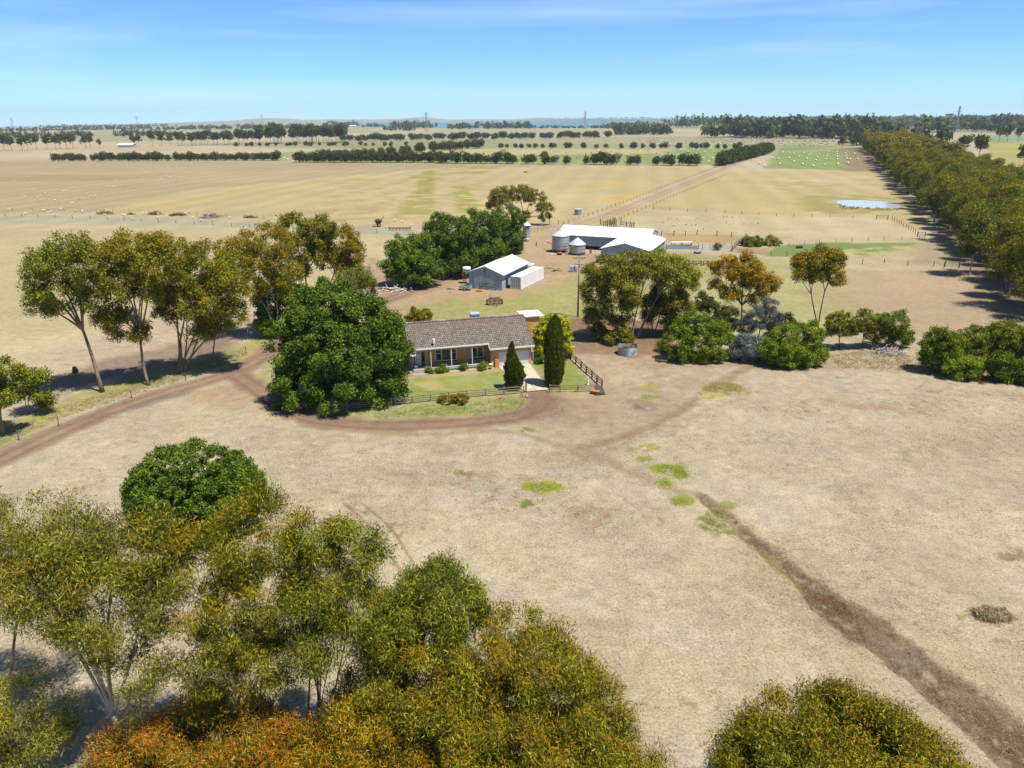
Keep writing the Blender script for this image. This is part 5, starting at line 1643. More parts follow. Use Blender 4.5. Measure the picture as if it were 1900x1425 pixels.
    dv = s.build('concrete_drive', mat('drive_concrete', lin((196, 178, 156)), 0.9, 0.14, 0.8, 0, 0, 0.2, (1, 1, 1), lin((168, 148, 126)), 0.5, 0.7), None, loc, rz)
    tag(dv, kind='structure')
    # plain brick outbuilding behind
    o = thing('outbuilding', 'small orange brick outbuilding with flat pale metal roof behind the house', 'outbuilding', *frame(G(985, 622, 0)[:2], 14))
    o.location = (3.25 + 0, 99.05, 0)
    w = MB()
    w.box(2.0, 13.6, 0, 5.2, 13.8, 3.5)
    w.box(2.0, 13.8, 0, 2.2, 16.9, 3.5)
    w.box(5.0, 13.8, 0, 5.2, 16.9, 3.5)
    w.box(2.2, 16.7, 0, 5.0, 16.9, 3.5)
    w.build('wall', wallm, o)
    q = MB()
    q.box(2.55, 13.56, 0, 3.45, 13.597, 2.9)
    q.build('door', mat('timber_door', lin((206, 146, 52)), 0.7, 0.1), o)
    q = MB()
    q.box(1.75, 13.3, 3.52, 5.5, 17.2, 3.66)
    q.build('roof', mat('flat_roof_metal', (0.62, 0.66, 0.70), 0.5, 0.08, 2), o)


def gable_shed(name, label, O, yaw, wd, ln, ze, zr, sub):
    """origin at the front right corner; x runs left (-wd..0), y to the back"""
    loc, rz = frame(O, yaw)
    t = thing(name, label, 'shed', loc, rz)
    hz = ze - 0.10
    for x in (-0.12, -wd):
        w = MB()
        w.box(x, 0.1, 0, x + 0.12, ln - 0.1, hz)
        w.build('side_wall', ZINC_WALL('Y'), t)
    for y in (0, ln - 0.1):
        w = MB()
        pr = [(-wd, 0), (0, 0), (0, hz), (-wd / 2, zr - 0.10), (-wd, hz)]
        w.add([(x, y, z) for x, z in pr] + [(x, y + 0.1, z) for x, z in pr], [tuple(range(5)), tuple(range(9, 4, -1))] + [(i, i + 5, (i + 1) % 5 + 5, (i + 1) % 5) for i in range(5)])
        w.build('end_wall', ZINC_WALL('X'), t)
    ov = 0.35
    dz = (zr - ze) / (wd / 2) * ov
    for sx in (-1, 1):
        r = MB()
        x0 = -wd / 2 + sx * 0.0
        xe = -wd / 2 + sx * (wd / 2 + ov)
        r.add([(xe, -0.15, ze - dz), (xe, ln + 0.15, ze - dz), (x0, ln + 0.15, zr), (x0, -0.15, zr), (xe, -0.15, ze - dz - 0.05), (xe, ln + 0.15, ze - dz - 0.05), (x0, ln + 0.15, zr - 0.05), (x0, -0.15, zr - 0.05)],
              [f if sx > 0 else f[::-1] for f in [(0, 1, 2, 3), (7, 6, 5, 4), (0, 4, 5, 1), (1, 5, 6, 2), (2, 6, 7, 3), (3, 7, 4, 0)]])
        r.build('roof_sheet', ZINC_ROOF('Y'), t)
    rc = MB()
    rc.tube([(-wd / 2, -0.17, zr + 0.01), (-wd / 2, ln + 0.17, zr + 0.01)], 0.09, 8)
    rc.build('ridge_cap', mat('ridge_metal', (0.74, 0.75, 0.76), 0.5, 0.05), t)
    b = MB()
    for sx in (-1, 1):
        for y in (-0.19, ln + 0.19):
            b.beam((-wd / 2 + sx * (wd / 2 + ov), y, ze - dz - 0.06), (-wd / 2, y, zr - 0.05), 0.05, 0.16)
    b.build('barge_flashing', mat('flashing', (0.30, 0.36, 0.41), 0.5, 0.05), t)
    gt = MB()
    for xe in (ov + 0.07, -wd - ov - 0.07):
        gt.box(xe - 0.07, -0.15, ze - dz - 0.20, xe + 0.07, ln + 0.15, ze - dz - 0.052)
    gt.build('gutter', mat('flashing', (0.30, 0.36, 0.41)), t)
    sub(t)
    return t


def build_sheds():
    def s1(t):
        f = MB()
        f.box(-6.6, -0.06, 0.02, -4.0, -0.012, 3.0)
        f.box(-3.96, -0.06, 0.02, -1.36, -0.012, 3.0)
        f.build('sliding_door', ZINC_WALL('X'), t)
        h = MB()
        h.beam((-4.0, -0.09, 3.35), (-4.0, -0.09, 4.3), 0.12, 0.1)
        h.build('door_track', mat('dark_metal', (0.06, 0.06, 0.065)), t)
        # open rack built against the front
        k = MB()
        for a, b in (((-5.0, -0.5, 0), (-5.0, -0.5, 1.4)), ((-1.3, -0.5, 0), (-1.3, -0.5, 1.4)), ((-3.5, -0.5, 0), (-3.5, -0.5, 1.4)), ((-5.0, -0.5, 1.4), (-1.3, -0.5, 1.4)), ((-5.0, -0.5, 0.7), (-1.3, -0.5, 0.7)), ((-5.0, -0.5, 0), (-3.5, -0.5, 1.4)), ((-3.5, -0.5, 0), (-1.3, -0.5, 1.4))):
            k.beam(a, b, 0.08)
        k.build('gate_frame', mat('brown_steel', (0.10, 0.06, 0.06), 0.7, 0.2), t)
        # lean-to on the far left corner
        l = MB()
        l.add([(-8.9, 0.6, 2.75), (-7.95, 0.6, 3.15), (-7.95, 6, 3.15), (-8.9, 6, 2.75), (-8.9, 0.6, 2.7), (-7.95, 0.6, 3.1), (-7.95, 6, 3.1), (-8.9, 6, 2.7)], [(0, 1, 2, 3), (7, 6, 5, 4), (4, 5, 1, 0), (5, 6, 2, 1), (6, 7, 3, 2), (7, 4, 0, 3)])
        l.build('lean_to_roof', mat('lean_to_zinc', (0.5, 0.55, 0.56), 0.5, 0.1), t)
        for y in (0.7, 3.2, 5.9):
            p = MB()
            p.tube([(-8.8, y, 0), (-8.8, y, 2.7)], 0.07, 6)
            p.build('post', mat('old_timber', lin((128, 104, 84)), 0.9, 0.25, 4), t)
        l = MB()
        l.add([(-1.6, 14.7, 3.0), (0.9, 14.7, 2.75), (0.9, 17.0, 2.75), (-1.6, 17.0, 3.0), (-1.6, 14.7, 2.95), (0.9, 14.7, 2.7), (0.9, 17.0, 2.7), (-1.6, 17.0, 2.95)], [(3, 2, 1, 0), (4, 5, 6, 7), (0, 1, 5, 4), (1, 2, 6, 5), (2, 3, 7, 6), (3, 0, 4, 7)][::1])
        l.build('rear_awning', ZINC_ROOF('Y'), t)
        for x, y in ((0.8, 16.9), (-1.5, 16.9)):
            p = MB()
            p.tube([(x, y, 0), (x, y, 2.7)], 0.06, 6)
            p.build('post', mat('old_timber', lin((128, 104, 84))), t)
        d = MB()
        d.box(0.004, 2.0, 0, 0.03, 3.1, 2.1)
        d.build('side_doorway', mat('dark_opening', (0.02, 0.02, 0.025), 0.9, 0.05), t)
    gable_shed('steel_shed', 'grey steel gabled shed with white roof beside the shipping container', (-1.95, 147.1), -23, 7.7, 14.6, 3.5, 4.95, s1)

    def s2(t):
        f = MB()
        f.box(-11.2, -0.05, 1.0, -0.6, -0.012, 1.06)
        f.build('girt', mat('flashing', (0.30, 0.36, 0.41)), t)
    gable_shed('shearing_shed_wing', 'wide gabled front wing of the shearing shed, broad white roof', (33.4, 172.3), -22.5, 11.9, 20.2, 3.75, 5.25, s2)
    # long shearing shed behind the wing
    loc, rz = frame((12.6, 199.9), -23)
    t = thing('shearing_shed', 'long raised shearing shed with white roof behind the two silos', 'shed', loc, rz)
    L, D, ze, zr = 26.0, 6.8, 3.75, 5.5
    w = MB()
    w.box(0.3, 0.4, 1.0, 3.9, 0.52, 3.6)
    w.box(3.9, 0.4, 1.0, 8.1, 0.52, 2.0)
    w.box(3.9, 0.4, 2.95, 8.1, 0.52, 3.6)
    w.box(3.9, 0.4, 2.0, 5.9, 0.52, 2.95)
    w.box(7.3, 0.4, 2.0, 8.1, 0.52, 2.95)
    w.box(8.1, 0.4, 1.0, L - 0.3, 0.52, 3.6)
    w.build('side_wall', ZINC_WALL('X'), t)
    w = MB()
    w.box(0.3, 2 * D - 0.5, 1.0, L - 0.3, 2 * D - 0.4, 3.6)
    w.build('side_wall', ZINC_WALL('X'), t)
    for x in (0.18, L - 0.3):
        w = MB()
        pr = [(0.4, 1.0), (2 * D - 0.4, 1.0), (2 * D - 0.4, 3.68), (D, zr - 0.1), (0.4, 3.68)]
        w.add([(x, y, z) for y, z in pr] + [(x + 0.12, y, z) for y, z in pr], [tuple(range(4, -1, -1)), tuple(range(5, 10))] + [(i, (i + 1) % 5, (i + 1) % 5 + 5, i + 5) for i in range(5)])
        w.build('end_wall', ZINC_WALL('Y'), t)
    for sgn in (0, 1):
        r = MB()
        slope(r, 0, L, 0 if not sgn else 2 * D, ze - 0.03, D, zr, 0.05)
        r.build('roof_sheet', ZINC_ROOF('X'), t)
    fr = MB()
    for q in ((5.9, 2.0, 7.3, 2.08), (5.9, 2.87, 7.3, 2.95), (5.9, 2.08, 5.98, 2.87), (7.22, 2.08, 7.3, 2.87), (6.56, 2.08, 6.64, 2.87)):
        fr.box(q[0], 0.37, q[1], q[2], 0.5, q[3])
    wd = fr.build('window', TRIM(), t)
    pn = MB()
    pn.box(5.95, 0.45, 2.04, 7.25, 0.47, 2.9)
    pn.build('pane', GLASS(), wd)
    fl = MB()
    fl.box(0.3, 0.55, 0.9, L - 0.3, 2 * D - 0.55, 0.99)
    fl.build('floor', mat('old_timber', lin((128, 104, 84))), t)
    for x in np.arange(0.5, L, 3.1):
        for y in (0.7, D, 2 * D - 0.7):
            st = MB()
            st.tube([(x, y, -0.05), (x, y, 0.9)], 0.11, 6)
            st.build('stump', mat('old_timber', lin((128, 104, 84))), t)


def build_container():
    loc, rz = frame((2.0, 147.9), -26)
    t = thing('shipping_container', 'long white shipping container standing beside the grey steel shed', 'container', loc, rz)
    wm = ribbed('container_white', (0.80, 0.80, 0.78), 'Y', 0.28, 0.5, 0, 0.06, 0.5, (0.66, 0.62, 0.56))
    b = MB()
    b.box(-2.44, 0.12, 0.18, 0, 12.1, 2.62)
    b.build('body', wm, t)
    f = MB()
    for x in (-2.46, -0.12):
        for y in (0.0, 12.05):
            f.box(x, y, 0.0, x + 0.14, y + 0.14, 2.70)
    f.box(-2.46, 0.14, 2.58, -2.34, 12.05, 2.70)
    f.box(-0.10, 0.14, 2.58, 0.02, 12.05, 2.70)
    f.box(-2.46, 0.14, 0.04, -2.34, 12.05, 0.2)
    f.box(-0.10, 0.14, 0.04, 0.02, 12.05, 0.2)
    f.box(-2.32, 0.0, 2.58, -0.12, 0.12, 2.70)
    f.box(-2.32, 0.0, 0.04, -0.12, 0.12, 0.18)
    f.build('frame', mat('container_frame', (0.74, 0.74, 0.72), 0.5, 0.06), t)
    for k, x in enumerate((-2.31, -1.20)):
        d = MB()
        d.box(x, 0.05, 0.2, x + 1.08, 0.115, 2.56)
        dd = d.build('door', mat('container_door', (0.78, 0.78, 0.77), 0.5, 0.05), t)
        q = MB()
        for xx in (x + 0.25, x + 0.8):
            q.tube([(xx, 0.02, 0.2), (xx, 0.02, 2.56)], 0.022, 6)
        for zz in (0.55, 0.95, 1.35, 1.75, 2.15):
            q.box(x + 0.12, 0.005, zz, x + 0.45, 0.045, zz + 0.07)
            q.box(x + 0.62, 0.005, zz, x + 0.98, 0.045, zz + 0.07)
        q.build('lock_rod', mat('lock_steel', (0.16, 0.18, 0.21), 0.5, 0.1, 3, 0.3), dd)
    r = MB()
    r.box(-2.2, 3.5, 2.622, -0.3, 8.5, 2.628)
    r.build('roof_stain', mat('roof_rust', (0.62, 0.50, 0.45), 0.8, 0.2, 1.5, 0, 0, 0.2, (1, 1, 1), (0.78, 0.76, 0.74)), t)


def silo(name, label, c, R, z0, z1, zc, legs, bands, seed):
    t = thing(name, label, 'silo', (c[0], c[1], 0))
    gal = mat('galvanised_%d' % seed, (0.46, 0.49, 0.53), 0.42, 0.16, 0.9, 0.35, 0, 0.4, (1, 1, 0.35), (0.60, 0.60, 0.60), 0.5, 0.75)
    b = MB()
    b.smooth = False
    prof = []
    n = max(6, int((z1 - z0) / 0.22))
    for i in range(n + 1):
        z = z0 + (z1 - z0) * i / n
        prof.append((R + 0.025 * (1 if i % 2 else -1), z))
    b.smooth = True
    b.lathe([(R * 0.98, z0)] + prof, 40)
    b.build('body', gal, t)
    h = MB()
    for k in range(bands):
        z = z0 + (z1 - z0) * (k + 0.5) / bands
        h.lathe([(R + 0.03, z - 0.04), (R + 0.06, z - 0.03), (R + 0.06, z + 0.03), (R + 0.03, z + 0.04)], 40, cap=False)
    h.build('hoop', mat('hoop_steel', (0.36, 0.39, 0.42), 0.45, 0.1, 2, 0.4), t)
    r = MB()
    r.lathe([(R + 0.16, z1 - 0.06), (R + 0.12, z1 + 0.02), (0.42, zc - 0.12), (0.42, zc), (0.05, zc + 0.12)], 20)
    ro = r.build('roof', mat('silo_roof', (0.66, 0.66, 0.66), 0.45, 0.12, 1.5, 0.2, 0, 0.4, (1, 1, 1), (0.56, 0.50, 0.46), 0.55, 0.75), t)
    s = MB()
    for k in range(20):
        a = 2 * math.pi * k / 20
        s.beam((R * 1.03 * math.cos(a), R * 1.03 * math.sin(a), z1 + 0.03), (0.42 * math.cos(a), 0.42 * math.sin(a), zc - 0.1), 0.035)
    s.build('seam', mat('silo_seam', (0.60, 0.61, 0.62), 0.5, 0.05), ro)
    if legs:
        hp = MB()
        hp.lathe([(0.2, max(0.15, z0 - R * 0.25)), (R * 0.97, z0)], 24)
        hp.build('hopper', gal, t)
        for k in range(legs):
            a = 2 * math.pi * (k + 0.5) / legs
            l = MB()
            l.beam((R * 0.95 * math.cos(a), R * 0.95 * math.sin(a), -0.05), (R * 0.95 * math.cos(a), R * 0.95 * math.sin(a), z0 + 0.3), 0.09)
            l.build('leg', mat('leg_steel', (0.45, 0.46, 0.48), 0.5, 0.1), t)
    else:
        k = MB()
        k.lathe([(R * 1.0, -0.1), (R * 1.0, z0)], 32)
        k.build('base', mat('dark_base', (0.05, 0.045, 0.04), 0.9, 0.2), t)
    l = MB()
    a = -2.2
    for da in (-0.09, 0.09):
        l.tube([((R + 0.12) * math.cos(a + da), (R + 0.12) * math.sin(a + da), z0), ((R + 0.12) * math.cos(a + da), (R + 0.12) * math.sin(a + da), z1)], 0.02, 4)
    l.build('ladder', mat('leg_steel', (0.45, 0.46, 0.48)), t)
    return t


def wire_fence(name, label, pts, step, h=1.15, cat='fence', wires=4, pm=None, r=0.06, group=None, rails=False):
    """posts of one shared mesh and strained wires along a surveyed line (photo pixels)"""
    P = [np.array(G(*p)) for p in pts]
    t = thing(name, label, cat, P[0], 0, group)
    pm = pm or mat('fence_timber', lin((104, 86, 70)), 0.9, 0.3, 5)
    m = MB()
    m.tube([(0, 0, -0.3), (0, 0, h * 0.97), (0, 0, h)], [r, r * 0.95, r * 0.7], 6)
    me = m.mesh('post', pm)
    w = MB()
    rr = np.random.default_rng(int(P[0][0] * 10) % 1000)
    for a, b in zip(P[:-1], P[1:]):
        d = b - a
        L = np.hypot(*d[:2])
        n = max(1, int(round(L / step)))
        for k in range(n + (1 if b is P[-1] else 0)):
            q = a + d * k / n - P[0]
            o = link('post', me, t, q + np.array([*rr.normal(0, 0.04, 2), 0]), rr.uniform(0, 6))
            o.rotation_euler = (rr.normal(0, 0.03), rr.normal(0, 0.03), rr.uniform(0, 6))
            o.scale = (1, 1, rr.uniform(0.9, 1.1))
        for j in range(wires):
            z = h * (0.25 + 0.68 * j / max(1, wires - 1))
            w.beam(a - P[0] + np.array([0, 0, z]), b - P[0] + np.array([0, 0, z]), 0.012)
    if wires:
        w.build('wire', mat('fence_wire', (0.30, 0.29, 0.28), 0.5, 0.1, 2, 0.5), t)
    return t


def rail_fence(name, label, pts, step, rails, h, col, rw=0.05, rh=0.11):
    P = [np.array(G(*p)) for p in pts]
    t = thing(name, label, 'fence', P[0])
    m = mat(name + '_' + '%d' % int(P[0][1] * 10), col, 0.9, 0.25, 4, 0, 0, 0.2, (1, 1, 1), tuple(c * 0.65 for c in col))
    r = np.random.default_rng(len(pts) + int(P[0][1]))
    for a, b in zip(P[:-1], P[1:]):
        d = b - a
        L = np.hypot(*d[:2])
        n = max(1, int(round(L / step)))
        for k in range(n + (1 if b is P[-1] else 0)):
            q = a + d * k / n - P[0]
            p = MB()
            p.box(-0.07, -0.07, -0.2, 0.07, 0.07, h + r.uniform(-0.02, 0.12))
            p.build('post', m, t, q, math.atan2(d[1], d[0]))
        nx = np.array([-d[1], d[0], 0]) / L * -0.1
        for z in rails:
            for k in range(n):
                q0, q1 = a + d * k / n - P[0] + nx, a + d * (k + 1) / n - P[0] + nx
                rl = MB()
                o = d / L * 0.01
                rl.beam(q0 + o + np.array([0, 0, z + r.uniform(-.03, .03)]), q1 - o + np.array([0, 0, z + r.uniform(-.03, .03)]), rw, rh)
                rl.build('rail', m, t)
    return t


def gate(label, p0, p1, h=1.1, group=None):
    a, b = np.array(G(*p0)), np.array(G(*p1))
    t = thing('field_gate', label, 'gate', a, 0, group)
    d = b - a
    f = MB()
    tim = mat('fence_timber', lin((104, 86, 70)))
    for q in (np.zeros(3), d):
        p = MB()
        p.tube([q + np.array([0, 0, -0.3]), q + np.array([0, 0, h + 0.45])], 0.11, 7)
        p.build('gate_post', tim, t)
    p = MB()
    p.beam(np.array([0, 0, h + 0.3]), d + np.array([0, 0, h + 0.3]), 0.1)
    p.build('top_rail', tim, t)
    for z in np.linspace(0.25, h, 5):
        f.beam(d * 0.05 + np.array([0, 0, z]), d * 0.95 + np.array([0, 0, z]), 0.035)
    for k in (0.05, 0.5, 0.95):
        f.beam(d * k + np.array([0, 0, 0.2]), d * k + np.array([0, 0, h]), 0.035)
    f.build('gate_panel', mat('gate_steel', (0.30, 0.30, 0.30), 0.5, 0.1, 2, 0.4), t)


def build_fences():
    grey = lin((150, 136, 118))
    dk = lin((92, 74, 62))
    rail_fence('garden_fence', 'weathered timber post and rail fence along the front lawn', [(600, 766), (688, 757), (765, 748), (866, 737), (935, 732), (972, 729)], 2.35, (0.35, 0.62, 0.92), 1.0, grey)
    rail_fence('garden_fence', 'short stretch of grey rail fence right of the drive entrance', [(1020, 727), (1039, 727), (1072, 727), (1104, 725)], 2.3, (0.35, 0.62, 0.92), 1.0, grey)
    rail_fence('garden_fence', 'dark three-railed fence climbing along the right side lawn', [(1117, 720), (1098, 702), (1078, 684), (1050, 658), (1042, 650)], 2.4, (0.35, 0.68, 1.0), 1.1, dk)
    p = thing('gate_post', 'lone leaning timber gate post left of the concrete drive', 'post', G(976, 727))
    m = MB()
    m.box(-0.1, -0.1, -0.2, 0.1, 0.1, 1.15)
    m.build('post', mat('fence_timber', lin((104, 86, 70))), p)
    m = MB()
    m.box(-0.13, -0.13, 1.15, 0.13, 0.13, 1.2)
    m.build('post_cap', mat('fence_timber', lin((104, 86, 70))), p)
    wire_fence('wire_fence', 'pale-posted wire fence under the gums on the left', [(-40, 800), (100, 752), (265, 697), (398, 645), (460, 618), (505, 590)], 6.2, 1.2, pm=mat('pale_post', lin((176, 160, 140)), 0.9, 0.2, 4), r=0.09)
    wire_fence('wire_fence', 'wire fence close along the left edge of the dirt road', [(-30, 852), (35, 817), (110, 790), (245, 738), (345, 706), (457, 655)], 7.0, 1.15, r=0.06)
    wire_fence('wire_fence', 'long straight wire fence behind the scrap heaps on the left', [(-120, 394), (60, 392), (240, 393), (420, 403), (560, 409), (640, 412)], 7.5, 1.2, r=0.07)
    wire_fence('wire_fence', 'long wire fence between scrap heaps and the near left field', [(-120, 397), (10, 401), (200, 408), (430, 420), (600, 428), (700, 433)], 8.0, 1.25, r=0.09)
    wire_fence('wire_fence', 'wire fence running beside the left side of the farm track', [(1045, 418), (1100, 398), (1170, 372), (1260, 337), (1330, 311)], 5.5, 1.25, r=0.08)
    wire_fence('wire_fence', 'wire fence on the right side of the farm track', [(1130, 414), (1190, 390), (1280, 352), (1345, 326)], 6.0, 1.2, r=0.07)
    wire_fence('wire_fence', 'wire fence between the dam paddock and the pale paddock', [(1212, 388), (1275, 393), (1345, 396), (1440, 401), (1540, 404), (1626, 407)], 6.5, 1.2, r=0.09)
    wire_fence('wire_fence', 'fence of heavy posts between pale paddock and sheep yards', [(1205, 436), (1250, 438), (1293, 436), (1330, 438), (1385, 442)], 4.6, 1.6, r=0.13)
    wire_fence('wire_fence', 'wire fence along the back of the green weedy plot', [(1463, 456), (1520, 451), (1640, 447), (1705, 445)], 5.0, 1.2, r=0.06)
    wire_fence('wire_fence', 'wire fence from the dam gate down to the corner gate', [(1655, 408), (1668, 415), (1690, 428), (1702, 436)], 3.2, 1.3, r=0.08)
    wire_fence('wire_fence', 'wire fence across the right paddock below the green plot', [(1560, 492), (1640, 489), (1684, 493), (1732, 495), (1751, 496)], 6.0, 1.25, r=0.09)
    wire_fence('wire_fence', 'wire fence on the right beside the plantation', [(1744, 443), (1760, 452), (1776, 468), (1784, 480)], 4.0, 1.2, r=0.07)
    wire_fence('wire_fence', 'low fence in front of the green weedy plot', [(1358, 467), (1380, 470), (1393, 471), (1430, 474), (1520, 478)], 3.5, 1.2, r=0.09)
    wire_fence('yard_fence', 'steel rails and posts around the yard behind the silos', [(985, 432), (1004, 428), (1016, 424), (1034, 428)], 2.0, 1.3, wires=5, r=0.05)
    gate('timber framed gate at the corner nearest the dam', (1626, 407), (1647, 408))
    gate('gate where the fence from the dam meets the plantation lane', (1702, 440), (1716, 440))
    gate('gate at the right end of the paddock fence by the plantation', (1752, 496), (1779, 498))
    # yards of corrugated iron east of the shearing shed
    rows_ = (((1236, 462), (1296, 463), 'blue-grey corrugated yard fence next to the shearing shed', (0.42, 0.50, 0.58)), ((1303, 463), (1357, 461), 'bright new corrugated yard fence with dark posts', (0.74, 0.77, 0.80)))
    for p0, p1, lb, c in rows_:
        a, b = np.array(G(*p0)), np.array(G(*p1))
        t = thing('yard_fence', lb, 'fence', a)
        d = b - a
        L = np.hypot(*d[:2])
        ang = math.atan2(d[1], d[0])
        t.rotation_euler = (0, 0, ang)
        s = MB()
        s.box(0, -0.02, 0.05, L, 0.02, 1.05)
        s.build('sheet', ribbed('yard_iron_%d' % p0[0], c, 'X', 0.19, 0.4, 0.2, 0.12, 0.6), t)
        for k in range(5):
            p = MB()
            p.tube([(L * k / 4, 0.1, -0.2), (L * k / 4, 0.1, 1.5)], 0.08, 6)
            p.build('post', mat('dark_post', lin((70, 62, 56)), 0.9, 0.2), t)
    t = thing('yard_fence', 'grey timber slat fence slanting up from the yard corner', 'fence', G(1358, 466))
    a, b = np.array(G(1358, 464)), np.array(G(1376, 447))
    d = b - a
    for k in range(6):
        p = MB()
        p.tube([d * k / 5 + np.array([0, 0, -0.2]), d * k / 5 + np.array([0, 0, 1.7])], 0.1, 6)
        p.build('post', mat('grey_timber', lin((136, 128, 118)), 0.9, 0.2), t)
    for z in (0.35, 0.7, 1.05, 1.4):
        p = MB()
        p.beam(np.array([0, 0, z]), d + np.array([0, 0, z]), 0.05, 0.16)
        p.build('rail', mat('grey_timber', lin((136, 128, 118))), t)
    # steel panels and trough roof in the yards
    t = thing('yard_ramp', 'low white sheet-metal ramp in the sheep yards', 'ramp', G(1246, 456))
    q = MB()
    q.box(0, 0, 0.9, 6.0, 1.4, 0.96)
    q.build('deck', mat('ramp_metal', (0.72, 0.76, 0.78), 0.4, 0.1), t)
    for x in (0.2, 3, 5.8):
        q = MB()
        q.box(x - 0.05, 0.3, 0, x + 0.05, 1.1, 0.897)
        q.build('leg', mat('leg_steel', (0.45, 0.46, 0.48)), t)
    # the cluster of dark posts behind the shed
    r = np.random.default_rng(5)
    t = thing('yard_posts', 'cluster of tall dark posts of a timber yard behind the long roof', 'fence', G(1150, 418))
    pm = MB()
    pm.tube([(0, 0, -0.2), (0, 0, 2.0)], [0.13, 0.11], 6)
    me = pm.mesh('post', mat('dark_post', lin((70, 62, 56))))
    for px, py, s in ((1114, 417, .9), (1120, 419, .5), (1124, 420, .8), (1127, 421, 1), (1131, 421, 1), (1135, 422, .9), (1139, 421.5, 1.2), (1143, 421.5, 1), (1152, 418, 1.1), (1162, 421, .7), (1169, 421, .8), (1172, 422, .6), (1176, 422.5, .8), (1133, 417, .8), (1137, 416, 1.), (1141, 416, .9)):
        o = link('post', me, t, np.array(G(px, py)) - np.array(t.location) + np.array([0, 0, 0]))
        o.scale = (1, 1, s * 1.25)
    rl = MB()
    for p0, p1 in (((1114, 418), (1143, 421)), ((1152, 419), (1176, 422))):
        for z in (0.5, 1.0, 1.4):
            rl.beam(np.array(G(*p0)) - np.array(t.location) + np.array([0, 0, z]), np.array(G(*p1)) - np.array(t.location) + np.array([0, 0, z]), 0.05, 0.12)
    rl.build('rail', mat('grey_timber', lin((136, 128, 118))), t)


build_house()
build_sheds()
build_container()
silo('grain_silo', 'tall round corrugated silo on legs left of the shearing shed', G(1040, 467), 2.35, 0.75, 4.5, 6.0, 10, 5, 1)
silo('grain_silo', 'squat round tank-like silo with pointed roof in front of the shearing shed', G(1071, 471.5), 2.12, 0.45, 2.75, 4.3, 0, 3, 2)
silo('grain_silo', 'narrow tall feed silo half hidden by the elm row', G(977, 447.5), 1.15, 0.95, 4.7, 5.6, 6, 4, 3)
build_fences()


